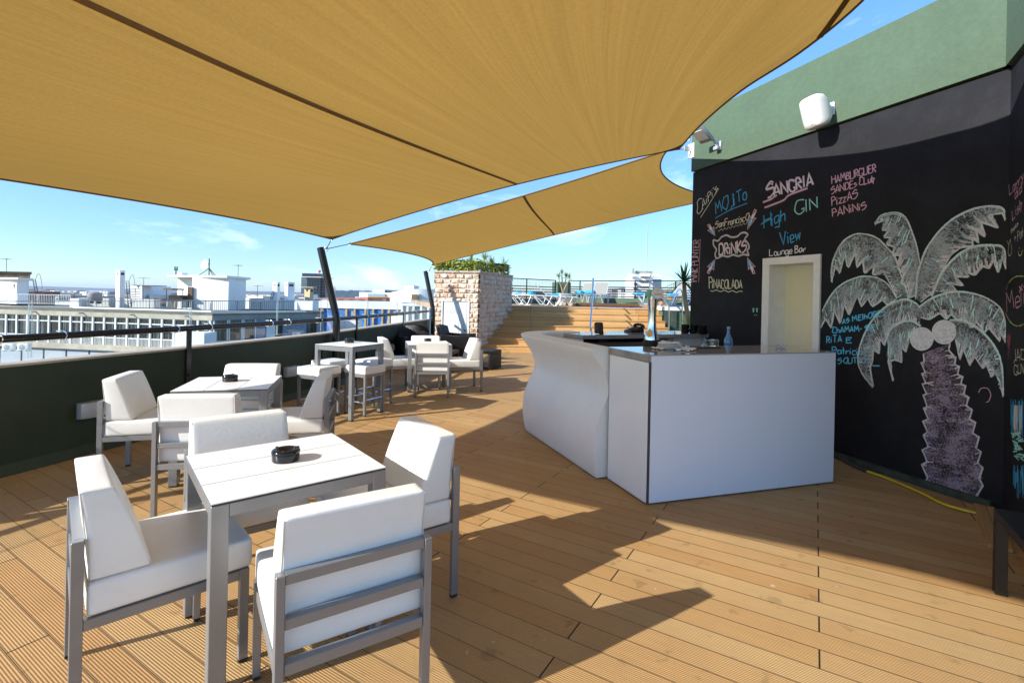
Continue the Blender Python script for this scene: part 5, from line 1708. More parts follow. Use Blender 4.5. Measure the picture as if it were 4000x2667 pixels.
# ------------------------------------------------------------------ buildings beyond the terrace
def pbox(mb, u0, u1, y0, y1, d_, depth):
    um, ym = (u0 + u1) / 2, (y0 + y1) / 2
    x0, x1 = at(u0, ym, d_).x, at(u1, ym, d_).x
    zt, zb = at(um, y0, d_).z, at(um, y1, d_).z
    return mb.box(((x0 + x1) / 2, d_ + depth / 2, (zt + zb) / 2), (x1 - x0, depth, zt - zb))
M['brown_open'] = mat('dark_opening', (0.02, 0.017, 0.015), 0.8)
M['concrete'] = mat('stained_concrete', (0.46, 0.405, 0.31), 0.85, var=(0.5, 0.22), var2=(2.5, 0.15), world=True)
M['concrete_grey'] = mat('grey_concrete', (0.30, 0.29, 0.28), 0.85, var=(0.7, 0.2), var2=(3, 0.15), world=True)
M['moss'] = mat('mossy_roof', (0.17, 0.16, 0.12), 0.95, var=(0.8, 0.35), world=True)
M['white_joinery'] = mat('white_joinery', (0.74, 0.73, 0.69), 0.6, var=(2, 0.10), world=True)
M['redtile'] = mat('red_roof_tile', (0.30, 0.075, 0.04), 0.85, var=(1, 0.3), world=True)
M['ironrail'] = mat('dark_iron', (0.035, 0.04, 0.045), 0.5)
M['whiterail'] = mat('white_iron', (0.62, 0.63, 0.62), 0.5)
wm_, wnn, wll, wbb = newmat('curtained_window')
wg = wnn.new('ShaderNodeNewGeometry'); wmap = wnn.new('ShaderNodeMapping'); wmap.inputs['Scale'].default_value = (7, 7, 0.12)
wno = wnn.new('ShaderNodeTexNoise'); wno.inputs['Scale'].default_value = 1.0; wno.inputs['Detail'].default_value = 3
wll.new(wg.outputs['Position'], wmap.inputs['Vector']); wll.new(wmap.outputs['Vector'], wno.inputs['Vector'])
wbig = wnn.new('ShaderNodeTexNoise'); wbig.inputs['Scale'].default_value = 0.55; wll.new(wg.outputs['Position'], wbig.inputs['Vector'])
wr = wnn.new('ShaderNodeMapRange'); wr.inputs['From Min'].default_value = 0.50; wr.inputs['From Max'].default_value = 0.62
wll.new(math_node(wnn, wll, 'MULTIPLY', wno.outputs['Fac'], math_node(wnn, wll, 'ADD', 0.5, wbig.outputs['Fac'])), wr.inputs['Value'])
wll.new(mix_col(wnn, wll, wr.outputs['Result'], (0.014, 0.016, 0.02), (0.11, 0.125, 0.13)), wbb.inputs['Base Color'])
wbb.inputs['Roughness'].default_value = 0.12
M['winpane'] = wm_

KP = at(829, 1232, 40.0)
A1 = at(-60, 1206, 43.6)
B1 = at(1268, 1220, 48.2)
dAo = Vector((A1.x - KP.x, A1.y - KP.y, 0)); LAo = dAo.length + 14; dAo.normalize()
dBo = Vector((B1.x - KP.x, B1.y - KP.y, 0)); LBo = dBo.length; dBo.normalize()
nAo = Vector((dAo.y, -dAo.x, 0));  nAo = nAo if nAo.y < 0 else -nAo
nBo = Vector((dBo.y, -dBo.x, 0));  nBo = nBo if nBo.x > 0 else -nBo
ap = thing('apartment_block', 'long pale apartment block with rows of white framed windows across the street', 'building', (KP.x, KP.y, -40))
def fac(mb, d_, n_, s0, s1, z0, z1, o0, o1):
    P = []
    for z in (z0, z1):
        for s, o_ in ((s0, o0), (s1, o0), (s1, o1), (s0, o1)):
            q = Vector((KP.x, KP.y, 0)) + d_ * s + n_ * o_
            P.append(Vector((q.x, q.y, z)))
    mb.add(P, [(3, 2, 1, 0), (4, 5, 6, 7), (0, 1, 5, 4), (1, 2, 6, 5), (2, 3, 7, 6), (3, 0, 4, 7)])
    return mb
ZF1, ZF0, ZL1, ZL0 = -0.34, -0.83, -3.15, -3.62
m_ = MB(); fac(m_, dAo, nAo, 0, LAo, ZF0, ZF1, -0.4, 0.0); fac(m_, dAo, nAo, 0, LAo, ZL0, ZL1, -0.4, 0.05); m_.build('spandrel', M['concrete'], ap, world=True)
m_ = MB(); fac(m_, dBo, nBo, 0.01, LBo, ZF0 + 0.01, ZF1 - 0.01, -0.4, 0.0); fac(m_, dBo, nBo, 0.01, LBo, ZL0, ZL1, -0.4, 0.05); m_.build('spandrel', M['concrete_grey'], ap, world=True)
m_ = MB(); fac(m_, dAo, nAo, -0.2, LAo, -40, ZL0 - 2.4, -9, -0.35); fac(m_, dAo, nAo, 0.3, LAo, ZL0 - 2.5, ZF0, -9, -0.42); m_.build('wall', M['whitewall'], ap, world=True)
bay = 1.105
nb = int(LAo / bay)
ac_done = False
for k in range(nb):
    s0 = 0.25 + k * bay
    m_ = MB()
    fac(m_, dAo, nAo, s0 - 0.075, s0 + 0.075, ZL1 + 0.002, ZF0 - 0.002, -0.25, -0.04)
    fac(m_, dAo, nAo, s0 + 0.076, s0 + bay - 0.076, -1.36, -1.27, -0.22, -0.10)
    fac(m_, dAo, nAo, s0 + 0.076, s0 + bay - 0.076, -2.58, -2.50, -0.22, -0.07)
    fac(m_, dAo, nAo, s0 + 0.076, s0 + bay - 0.076, ZF0 - 0.06, ZF0 - 0.003, -0.22, -0.10)
    w_ = m_.build('window', M['white_joinery'], ap, world=True)
    m_ = MB(); fac(m_, dAo, nAo, s0 + 0.077, s0 + bay - 0.077, ZL1 + 0.01, ZF0 - 0.01, -0.20, -0.16); m_.build('pane', M['winpane'], w_, world=True)
    m_ = MB()
    for j in range(7): fac(m_, dAo, nAo, s0 + 0.15 + j * 0.125, s0 + 0.185 + j * 0.125, ZL1 + 0.01, -2.585, -0.12, -0.08)
    m_.build('balustrade', M['white_joinery'], w_, world=True)
# lower storey
M['shutter'] = mat('pale_shutter', (0.38, 0.42, 0.45), 0.6, var=(3, 0.12, (0.2, 0.2, 12)), world=True)
for k in range(15):
    s0 = 0.4 + k * 2.3
    m_ = MB(); fac(m_, dAo, nAo, s0, s0 + 2.1, -6.0, ZL0 - 0.05, -0.34, -0.25); w_ = m_.build('shutter', M['shutter'], ap, world=True)
# facade B
for s0, s1 in ((0.15, 1.25), (1.32, 2.42), (2.49, 3.55)):
    m_ = MB()
    for a, b_ in ((s0, s0 + 0.08), (s1 - 0.08, s1)): fac(m_, dBo, nBo, a, b_, ZL1 + 0.55, ZF0, -0.2, -0.02)
    fac(m_, dBo, nBo, s0 + 0.081, s1 - 0.081, ZL1 + 0.55, ZL1 + 0.63, -0.2, -0.02)
    w_ = m_.build('window', M['white_joinery'], ap, world=True)
    m_ = MB(); fac(m_, dBo, nBo, s0 + 0.081, s1 - 0.081, ZL1 + 0.64, ZF0 - 0.01, -0.16, -0.12); m_.build('pane', M['winpane'], w_, world=True)
m_ = MB(); fac(m_, dBo, nBo, 0.02, 3.6, ZL1, ZL1 + 0.54, -0.2, -0.06); m_.build('balustrade', M['white_joinery'], ap, world=True)
M['bluetile'] = mat('blue_grey_tile', (0.20, 0.23, 0.30), 0.5, var=(3, 0.5, (1, 1, 3)), world=True)
m_ = MB(); fac(m_, dBo, nBo, 3.6, 4.4, ZL1, ZF0, -0.3, -0.06); fac(m_, dBo, nBo, 6.0, LBo - 0.1, ZL1, ZF0, -0.3, -0.06); m_.build('tiled_wall', M['bluetile'], ap, world=True)
m_ = MB(); fac(m_, dBo, nBo, 4.41, 5.99, ZL1, ZF0, -0.3, -0.2); m_.build('loggia', M['brown_open'], ap, world=True)
m_ = MB(); fac(m_, dBo, nBo, 4.5, 5.3, ZL1, ZF0 - 0.5, -0.19, -0.12); m_.build('balcony_door', M['white_joinery'], ap, world=True)
m_ = MB(); fac(m_, dBo, nBo, 8.3, 9.3, ZL1 + 0.3, ZF0 - 0.2, -0.05, -0.02); m_.build('window', M['winpane'], ap, world=True)
# projecting stair box
m_ = MB(); pbox(m_, 680, 796, 1300, 1480, 38.0, 1.6); m_.build('stair_box', M['whitewall'], ap, world=True)
# roof, spouts
m_ = MB()
ro = [Vector((KP.x, KP.y, 0)) + dAo * LAo, Vector((KP.x, KP.y, 0)) + nBo * 0.02, Vector((KP.x, KP.y, 0)) + dBo * LBo, Vector((-20, 53, 0)), Vector((-62, 53, 0))]
m_.prism([(p.x, p.y) for p in ro], ZF1 - 0.1, ZF1 + 0.05); m_.build('roof', M['moss'], ap, world=True)
for s in (2.2, 7.3, 12.2, 17.0):
    m_ = MB()
    q = Vector((KP.x, KP.y, -0.55)) + dAo * s
    m_.tube([q, q + nAo * 0.35 + Vector((0, 0, -0.02))], 0.05, 8)
    m_.build('waterspout', M['concrete_grey'], ap, world=True)

def railing(pts, zb, zt, m, label, step=0.16, r_=0.022):
    o = thing('roof_railing', label, 'railing', (pts[0][0], pts[0][1], zb))
    m_ = MB()
    for a, b_ in zip(pts, pts[1:]):
        a, b_ = Vector((a[0], a[1], 0)), Vector((b_[0], b_[1], 0))
        L = (b_ - a).length
        m_.bar(a + Vector((0, 0, zt)), b_ + Vector((0, 0, zt)), 0.045, 0.045)
        m_.bar(a + Vector((0, 0, zb + 0.08)), b_ + Vector((0, 0, zb + 0.08)), 0.03, 0.03)
        for k in range(int(L / step) + 1):
            q = a.lerp(b_, k * step / L)
            th = r_ * (2.2 if k % 12 == 0 else 1)
            m_.bar(q + Vector((0, 0, zb)), q + Vector((0, 0, zt)), th, th, (1, 0, 0))
    m_.build('railing', m, o, world=True)
    return o
g = lambda u, d_: (at(u, 1190, d_).x, d_)
railing([g(312, 46), g(829, 43.2), g(1152, 47.5)], -0.22, 0.70, M['ironrail'], 'dark iron railing along the roof edge of the long apartment block')
railing([g(-640, 46.5), g(275, 46.0)], -0.02, 0.86, M['whiterail'], 'white railing on the roof at the far left')
railing([g(120, 56), g(480, 54)], 0.05, 0.98, M['ironrail'], 'farther dark railing behind the tall white chimney')
m_ = MB(); pts = [g(290, 45.6), g(829, 42.8), g(1195, 47.4)]
for a, b_ in zip(pts, pts[1:]): m_.bar((a[0], a[1], -0.24), (b_[0], b_[1], -0.24), 0.25, 0.14)
tag(m_.build('roof_kerb', M['whitewall']), 'white kerb below the dark roof railing', 'kerb')
m_ = MB(); pbox(m_, -640, 272, 1191, 1204, 46, 3); tag(m_.build('roof_parapet', M['concrete']), 'beige parapet below the white railing at the far left', 'wall')
m_ = MB(); pbox(m_, 272, 307, 1166, 1202, 45.5, 1.2); tag(m_.build('roof_pier', M['whitewall']), 'square white pier between the white and the dark roof railings', 'pier')
m_ = MB(); pbox(m_, 300, 600, 1166, 1200, 50, 1); tag(m_.build('terrace_wall', M['whitewall']), 'white terrace wall behind the dark railing, under the tall chimney', 'wall')
m_ = MB(); pbox(m_, 980, 1190, 1171, 1206, 52, 1); tag(m_.build('terrace_wall', M['whitewall']), 'long white terrace wall below the pair of white chimneys', 'wall')
m_ = MB(); pbox(m_, 1150, 1221, 1175, 1211, 47.6, 1.5); tag(m_.build('terrace_wall', M['whitewall']), 'bright white wall end just left of the leaning pole', 'wall')

# penthouse with dish
ph = thing('penthouse', 'white flat-roofed penthouse with an overhanging roof slab', 'building', (at(800, 1200, 46).x, 46, -0.2))
x0, x1, xr = at(675, 1100, 47.5).x, at(893, 1100, 46).x, at(961, 1100, 50).x
zt, zb = at(893, 1086, 46).z, -0.25
m_ = MB(); m_.prism([(at(751, 1100, 46.2).x, 46.2), (x1, 46), (xr, 50), (xr - 4, 54), (at(751, 1100, 46.2).x - 1.5, 54)], zb, zt); m_.build('wall', M['whitewall'], ph, world=True)
m_ = MB(); m_.prism([(x0, 48.2), (at(752, 1100, 47.6).x, 47.6), (at(752, 1100, 47.6).x, 53), (x0, 53)], zb, zt - 0.01); m_.build('annexe', M['whitewall'], ph, world=True)
m_ = MB(); ov = [(at(662, 1080, 47.2).x, 46.9), (x1 + 0.12, 45.5), (at(975, 1080, 50).x, 50.2), (xr - 3, 55), (x0 - 0.5, 55)]
m_.prism(ov, zt + 0.005, zt + 0.20); m_.build('roof', M['whitewall'], ph, world=True)
m_ = MB(); pbox(m_, 732, 751, 1121, 1202, 46.0, 0.12); m_.build('door', mat('brown_door', (0.11, 0.06, 0.03), 0.6), ph, world=True)
rz_ = zt + 0.205
def chim(name, label, cat, u0, um, u1, ytop, ybot, d_, holes=True, m=None, capw=0.0):
    o = thing(name, label, cat, (at(um, ybot, d_).x, d_, at(um, ybot, d_).z))
    a, b_, c = at(u0, ytop, d_ + 0.35), at(um, ytop, d_), at(u1, ytop, d_ + 0.45)
    zt_, zb_ = b_.z, at(um, ybot, d_).z
    back = (a.x + c.x - b_.x, d_ + 0.85)
    m_ = MB(); m_.prism([(a.x, a.y), (b_.x, b_.y), (c.x, c.y), back], zb_, zt_); m_.build('stack', m or M['whitewall'], o, world=True)
    if capw:
        cx_ = (a.x + c.x) / 2
        m_ = MB(); m_.box((cx_, d_ + 0.4, zt_ + 0.05), (c.x - a.x + capw, 1.1, 0.10)); m_.build('cap', M['concrete'], o, world=True)
    for p, q, nh in ((a, b_, 1), (b_, c, 2)):
        L = Vector((q.x - p.x, q.y - p.y, 0)); le = L.length; L.normalize()
        nn = Vector((L.y, -L.x, 0)); nn = nn if nn.y < 0 else -nn
        for k in range(nh):
            f = (k + 1) / (nh + 1)
            c_ = Vector((p.x, p.y, zt_ - (zt_ - zb_) * 0.0 - 0.32)) + L * (le * f)
            m_ = MB(); m_.box(c_, (le * (0.24 if nh == 1 else 0.30), 0.03, 0.22), math.atan2(L.y, L.x)); m_.build('vent', M['brown_open'], o, world=True)
    return o
chim('chimney', 'small white chimney box on the penthouse roof', 'chimney', 692, 710, 733, 1066, 1081, 47.6)
chim('chimney', 'tall white chimney alone left of the penthouse', 'chimney', 453, 469, 489, 1056, 1205, 47)
chim('chimney', 'white chimney on the left of the pair, with a thin iron ladder', 'chimney', 1066, 1083, 1094, 1102, 1185, 53)
chim('chimney', 'white chimney on the right of the pair', 'chimney', 1113, 1125, 1151, 1102, 1185, 52.5)
chim('chimney', 'beige chimney with a flat cap before the dark tower', 'chimney', 1189, 1211, 1225, 1124, 1178, 55, m=mat('beige_render', (0.50, 0.42, 0.25), 0.85, var=(1, 0.1), world=True), capw=0.35)
def ladder(u0, y0, u1, y1, d_, w_, label, hoop=True):
    a, b_ = at(u0, y0, d_), at(u1, y1, d_)
    o = thing('roof_ladder', label, 'ladder', tuple(b_))
    m_ = MB(); s = Vector((w_, 0, 0))
    for q in (Vector((0, 0, 0)), s): m_.tube([a + q, b_ + q], 0.028, 6)
    for k in range(12): m_.tube([a.lerp(b_, k / 11), a.lerp(b_, k / 11) + s], 0.02, 5)
    if hoop:
        m_.tube(catmull([a + s, a + s + Vector((0.25, 0, 0.6)), a + s + Vector((0.45, 0, 0.4)), a.lerp(b_, 0.5) + s + Vector((0.5, 0, 0.2)), a.lerp(b_, 0.75) + s + Vector((0.35, 0, 0)), a.lerp(b_, 0.8) + s], 5), 0.016, 5)
    m_.build('ladder', M['ironrail'], o, world=True)
ladder(492, 1098, 502, 1205, 47.0, 0.28, 'iron ladder with a hoop beside the tall white chimney')
ladder(1063, 1142, 1050, 1192, 52.3, 0.22, 'thin iron ladder leaning on the left chimney of the pair', False)
ladder(128, 1092, 139, 1152, 49, 0.26, 'iron ladder with a hoop at the far left roof house')
dish = thing('satellite_dish', 'big white satellite dish on a tripod mast on the penthouse roof', 'satellite dish', (at(816, 1080, 47.5).x, 47.5, rz_))
dc = at(800, 1035, 47.3)
mt_ = Matrix.Rotation(R(-22), 4, 'Z') @ Matrix.Rotation(R(82), 4, 'X')
m_ = MB(); m_.lathe([(0.0, -0.012), (0.22, 0.0), (0.44, 0.05), (0.455, 0.062), (0.44, 0.066), (0.22, 0.02), (0, 0.008)], 28, dc, mt_); m_.build('reflector', M['whiteplastic'], dish, world=True)
mq = at(817, 1050, 47.5)
m_ = MB(); m_.tube([(mq.x, 47.5, rz_), (mq.x, 47.5, at(817, 1010, 47.5).z)], 0.045, 8); m_.tube([dc, (mq.x, 47.5, dc.z + 0.1)], 0.04, 6)
m_.build('mast', M['ironrail'], dish, world=True)
for dx, dy in ((-1.0, 0.0), (0.5, -0.2), (0.35, 0.5)):
    m_ = MB(); m_.tube([(mq.x, 47.5, at(817, 1048, 47.5).z), (mq.x + dx, 47.5 + dy, rz_)], 0.032, 6); m_.build('strut', M['ironrail'], dish, world=True)
fp_ = at(687, 1080, 48)
o = thing('flue', 'forked black metal flue at the left end of the penthouse roof', 'flue', (fp_.x, 48, rz_))
m_ = MB(); m_.tube([(fp_.x, 48, rz_ - 0.05), (fp_.x, 48, rz_ + 0.55)], 0.05, 8); m_.box((fp_.x, 48, rz_ + 0.55), (0.28, 0.12, 0.16))
for s in (-0.1, 0.1): m_.tube([(fp_.x + s, 48, rz_ + 0.55), (fp_.x + s, 48, rz_ + 0.84)], 0.055, 8)
m_.build('pipe', M['ironrail'], o, world=True)
# barbecue shelter
bb = thing('barbecue_shelter', 'small barbecue with a brown lean-to roof beside the penthouse', 'shelter', (at(680, 1200, 45.5).x, 45.5, -0.25))
m_ = MB(); ra_, rb_ = at(642, 1132, 45), at(715, 1126, 46.4)
m_.prism([(ra_.x, 44.9), (rb_.x, 44.9), (rb_.x, 46.6), (ra_.x + 0.5, 46.6)], ra_.z, ra_.z + 0.14); m_.build('roof', mat('weathered_brown', (0.16, 0.11, 0.055), 0.85, var=(2, 0.4), world=True), bb, world=True)
m_ = MB(); pbox(m_, 658, 713, 1153, 1178, 45.6, 0.7); m_.build('grill', M['brown_open'], bb, world=True)
for u in (652, 707):
    m_ = MB(); pbox(m_, u - 4, u + 4, 1178, 1203, 45.2, 0.8); m_.build('pillar', M['whitewall'], bb, world=True)
for u in (650, 712):
    m_ = MB(); q = at(u, 1150, 45); m_.tube([(q.x, 45, -0.25), (q.x, 45, ra_.z)], 0.03, 6); m_.build('post', M['ironrail'], bb, world=True)
m_ = MB(); pbox(m_, 676, 686, 1160, 1200, 46.4, 0.3); m_.build('chimney_breast', M['concrete'], bb, world=True)

# left roof house
lh = thing('roof_house', 'white roof house with a dark flat roof and small wall cross', 'building', (at(50, 1190, 48).x, 48, 0))
m_ = MB(); m_.prism([(at(-120, 1100, 48).x, 49), (at(66, 1100, 47.2).x, 47.2), (at(113, 1100, 48.5).x, 48.5), (at(113, 1100, 54).x - 0.1, 54), (at(-120, 1100, 54).x, 54)], -0.1, at(66, 1092, 47.2).z); m_.build('wall', M['whitewall'], lh, world=True)
zz = at(66, 1092, 47.2).z
m_ = MB(); m_.prism([(at(-120, 1090, 47).x, 48.4), (at(70, 1090, 46.4).x, 46.4), (at(130, 1090, 48.5).x, 48.5), (at(129, 1090, 54.4).x, 54.4), (at(-120, 1090, 54.4).x, 54.4)], zz + 0.005, zz + 0.17); m_.build('roof', M['whitewall'], lh, world=True)
m_ = MB(); m_.prism([(at(-90, 1075, 48.5).x, 48.5), (at(118, 1075, 48.5).x, 48.5), (at(117, 1075, 52.5).x, 52.5), (at(-90, 1075, 52.5).x, 52.5)], at(50, 1083, 48.5).z, at(50, 1067, 48.5).z); m_.build('tank_room', mat('brown_cladding', (0.16, 0.11, 0.065), 0.8, var=(2, 0.5), world=True), lh, world=True)
m_ = MB(); m_.prism([(at(-90, 1075, 48.2).x, 48.2), (at(124, 1075, 48.2).x, 48.2), (at(123, 1075, 52.8).x, 52.8), (at(-90, 1075, 52.8).x, 52.8)], at(50, 1066.8, 48.5).z, at(50, 1061, 48.5).z); m_.build('upper_roof', M['brown_open'], lh, world=True)
m_ = MB(); q = at(53, 1118, 47.25); m_.box((q.x, 47.45, q.z), (0.05, 0.35, 0.5)); m_.box((q.x, 47.42, q.z + 0.07), (0.38, 0.30, 0.06)); m_.build('wall_cross', M['ironrail'], lh, world=True)

# air conditioners
def aircon(u, y, d_, label, s=1.0):
    c = at(u, y, d_)
    o = thing('air_conditioner', label, 'air conditioner', tuple(c), 0.1, 'air conditioners on the opposite facade')
    m_ = MB(); m_.box((0, 0, 0.3 * s), (0.88 * s, 0.32 * s, 0.62 * s)); m_.build('casing', M['whiteplastic'], o, bevel=0.02)
    m_ = MB(); m_.lathe([(0, -0.162 * s), (0.24 * s, -0.162 * s), (0.25 * s, -0.17 * s), (0.22 * s, -0.175 * s), (0.06 * s, -0.165 * s), (0, -0.18 * s)], 24, (-0.08 * s, 0, 0.3 * s), Matrix.Rotation(R(-90), 4, 'X'))
    m_.build('fan_grille', M['greymetal'], o)
    m_ = MB()
    for dx in (-0.3, 0.3): m_.box((dx * s, 0.05, -0.03), (0.05, 0.4 * s, 0.05))
    m_.build('bracket', M['ironrail'], o)
aircon(35, 1368, 41.0, 'left air conditioner of the two under the rail at the left edge', 0.92)
aircon(94, 1368, 41.0, 'right air conditioner of the two under the rail at the left edge', 0.92)
aircon(1157, 1316, 45.4, 'air conditioner on the blue-tiled wall by the leaning pole', 0.72)

# mural building
mu_, mun, mul, mub = newmat('mural_paint')
mg = mun.new('ShaderNodeNewGeometry'); mmap = mun.new('ShaderNodeMapping'); mmap.inputs['Scale'].default_value = (0.34, 0.34, 0.30)
mno = mun.new('ShaderNodeTexNoise'); mno.inputs['Scale'].default_value = 0.8; mno.inputs['Detail'].default_value = 2; mno.inputs['Distortion'].default_value = 1.6
mul.new(mg.outputs['Position'], mmap.inputs['Vector']); mul.new(mmap.outputs['Vector'], mno.inputs['Vector'])
mra = mun.new('ShaderNodeValToRGB'); mra.color_ramp.interpolation = 'CONSTANT'
cols = [(0.0, (0.03, 0.17, 0.50)), (0.40, (0.04, 0.26, 0.62)), (0.47, (0.38, 0.32, 0.50)), (0.53, (0.06, 0.18, 0.40)), (0.57, (0.44, 0.36, 0.52)), (0.63, (0.58, 0.40, 0.15)), (0.68, (0.05, 0.3, 0.58))]
mra.color_ramp.elements[0].position = 0; mra.color_ramp.elements[0].color = (*cols[0][1], 1)
mra.color_ramp.elements[1].position = cols[1][0]; mra.color_ramp.elements[1].color = (*cols[1][1], 1)
for ps, c_ in cols[2:]:
    e = mra.color_ramp.elements.new(ps); e.color = (*c_, 1)
mul.new(mno.outputs['Fac'], mra.inputs['Fac']); mul.new(mra.outputs['Color'], mub.inputs['Base Color']); mub.inputs['Roughness'].default_value = 0.8
mur = thing('mural_building', 'building with a blue, gold and purple painted mural under a white roof', 'building', (at(1400, 1300, 62).x, 62, -30))
m_ = MB(); pbox(m_, 1216, 1566, 1206, 1900, 62, 6); m_.build('painted_wall', mu_, mur, world=True)
m_ = MB(); pbox(m_, 1200, 1570, 1178, 1205.5, 61.8, 7); m_.build('cornice', M['whitewall'], mur, world=True)
M['gold'] = mat('ochre_pilaster', (0.58, 0.40, 0.16), 0.8, var=(1.5, 0.3), world=True)
for u in (1232, 1252, 1297, 1345, 1378, 1420, 1450, 1486, 1512, 1545):
    m_ = MB(); pbox(m_, u - 3.5, u + 3.5, 1206.5, 1900, 61.75, 0.3); m_.build('pilaster', M['gold'], mur, world=True)
m_ = MB(); pbox(m_, 1325, 1392, 1253, 1400, 55, 1.8); tag(m_.build('white_stack', M['whitewall']), 'white block in front of the mural just right of the leaning pole', 'block')
m_ = MB(); pbox(m_, 1526, 1563, 1226, 1400, 54, 1.8); tag(m_.build('white_stack', M['whitewall']), 'white block in front of the right end of the mural', 'block')
wb = thing('white_building', 'white building with tall glazed bays beside the far leaning pole', 'building', (at(1630, 1300, 52).x, 52, -30))
m_ = MB(); pbox(m_, 1562, 1712, 1187, 1196, 52, 6); m_.build('roof', M['whitewall'], wb, world=True)
m_ = MB(); pbox(m_, 1566, 1710, 1196.5, 1700, 52.3, 5); m_.build('wall', mat('pale_glazing', (0.42, 0.52, 0.52), 0.2, var=(0.6, 0.2, (1, 1, 0.1)), world=True), wb, world=True)
for u in (1565, 1586, 1610, 1640, 1668):
    m_ = MB(); pbox(m_, u - 4, u + 4, 1196.5, 1700, 52.0, 0.28); m_.build('column', M['whitewall'], wb, world=True)

# pale round building with square opening
rb = thing('round_building', 'broad white building with a curved roofline and one square opening', 'building', (at(1620, 1180, 72).x, 74, -30))
c0_, c1_ = at(1524, 1140, 70), at(1712, 1128, 70)
n_ = 16
top = []
m_ = MB()
vs_ = []
for k in range(n_ + 1):
    t = k / n_
    x = c0_.x + (c1_.x - c0_.x) * t
    yy = 70 - 1.2 * math.sin(math.pi * t)
    zt_ = at(1524, 1143, 70).z + (at(1524, 1127, 70).z - at(1524, 1143, 70).z) * min(1, math.sin(math.pi * min(0.5, t * 0.75)) )
    vs_ += [(x, yy, -30), (x, yy, zt_), (x, yy + 8, zt_), (x, yy + 8, -30)]
m_.loft([vs_[4 * k:4 * k + 4] for k in range(n_ + 1)], smooth=False); m_.build('wall', M['whitewall'], rb, world=True)
m_ = MB(); pbox(m_, 1606, 1638, 1148, 1181, 68.4, 0.9); m_.build('opening_frame', M['concrete'], rb, world=True)
m_ = MB(); pbox(m_, 1609, 1632, 1151, 1176, 68.3, 0.05); m_.build('opening', mat('opening_brown', (0.14, 0.10, 0.05), 0.8), rb, world=True)
q = at(1638, 1127, 70)
m_ = MB(); m_.tube([(q.x, 70, q.z - 0.4), (q.x, 70, at(1638, 1068, 70).z)], 0.05, 6); m_.build('aerial', M['whiterail'], rb, world=True)
m_ = MB(); pbox(m_, 1576, 1617, 1115, 1145, 95, 6)
for k in range(6): pbox(m_, 1577 + 7 * k, 1580 + 7 * k, 1112.5, 1114.9, 95, 1)
tag(m_.build('crenellated_block', M['whitewall']), 'square white rooftop block with small teeth along its top', 'building')

# office building with sign
ob = thing('office_building', 'low white office building with a glazed band and the rooftop sign ATRIUM', 'building', (at(1450, 1180, 160).x, 160, -35))
m_ = MB(); pbox(m_, 1402, 1530, 1142, 1260, 160, 20); m_.build('wall', M['whitewall'], ob, world=True)
m_ = MB(); pbox(m_, 1456, 1502, 1131, 1142, 162, 12); m_.build('roof_house', M['whitewall'], ob, world=True)
m_ = MB(); pbox(m_, 1437, 1504, 1147, 1158, 159.5, 0.6); m_.build('glazed_band', mat('teal_glazing', (0.28, 0.42, 0.42), 0.15), ob, world=True)
m_ = MB(); pbox(m_, 1437, 1524, 1159, 1163, 159.4, 0.8); m_.build('yellow_band', mat('yellow_trim', (0.55, 0.38, 0.10), 0.7), ob, world=True)
m_ = MB(); pbox(m_, 1405, 1424, 1160, 1167, 159.6, 0.5); m_.build('window', M['winpane'], ob, world=True)
m_ = MB(); pbox(m_, 1502, 1550, 1133.5, 1144, 163, 8); m_.build('sign_base', mat('sign_grey', (0.22, 0.24, 0.26), 0.6), ob, world=True)
q = at(1530, 1139, 162.8)
tmo = text_mesh('ATRIUM S', 0.95, 'lettering', mat('sign_dark', (0.012, 0.03, 0.045), 0.5), ob, (q.x - ob.location.x, q.y - ob.location.y, q.z - ob.location.z), (R(90), 0, 0), extrude=0.05)

# towers
tw = thing('office_tower', 'dark glass office tower left of the leaning pole', 'building', (at(1215, 1170, 420).x, 420, -40))
a, b_, c = at(1177, 1085, 428), at(1200, 1085, 420), at(1252, 1085, 432)
zt_ = at(1200, 1081, 420).z
m_ = MB(); m_.prism([(a.x, a.y), (b_.x, b_.y), (c.x, c.y), (c.x - 4, 450), (a.x, 450)], -45, zt_)
dk, dn, dl, db = newmat('dark_curtain_wall')
dg_ = dn.new('ShaderNodeNewGeometry'); sx_ = dn.new('ShaderNodeSeparateXYZ'); dl.new(dg_.outputs['Position'], sx_.inputs[0])
v1 = math_node(dn, dl, 'LESS_THAN', math_node(dn, dl, 'FRACT', math_node(dn, dl, 'MULTIPLY', sx_.outputs['X'], 0.75)), 0.22)
v2 = math_node(dn, dl, 'LESS_THAN', math_node(dn, dl, 'FRACT', math_node(dn, dl, 'MULTIPLY', sx_.outputs['Z'], 0.40)), 0.16)
dl.new(mix_col(dn, dl, math_node(dn, dl, 'MAXIMUM', v1, v2), (0.012, 0.018, 0.028), (0.06, 0.08, 0.10)), db.inputs['Base Color']); db.inputs['Roughness'].default_value = 0.2
m_.build('wall', dk, tw, world=True)
m_ = MB(); pbox(m_, 1180, 1251, 1068, 1081, 424, 20); m_.build('roof_plant', mat('navy_plant', (0.01, 0.02, 0.04), 0.4), tw, world=True)
m_ = MB(); pbox(m_, 1174, 1254, 1080.5, 1083, 417, 30); m_.build('roof_edge', M['whiterail'], tw, world=True)
m_ = MB(); q = at(1248, 1060, 424); m_.lathe([(0, -1.1), (0.9, -0.8), (1.2, 0), (0.9, 0.8), (0, 1.1)], 12, q); m_.tube([q, q - Vector((0, 0, 2.8))], 0.25, 6); m_.build('beacon', mat('beacon_red', (0.6, 0.06, 0.05), 0.5), tw, world=True)
tw2 = thing('office_tower', 'beige striped tower directly behind the leaning pole', 'building', (at(1262, 1170, 440).x, 440, -40))
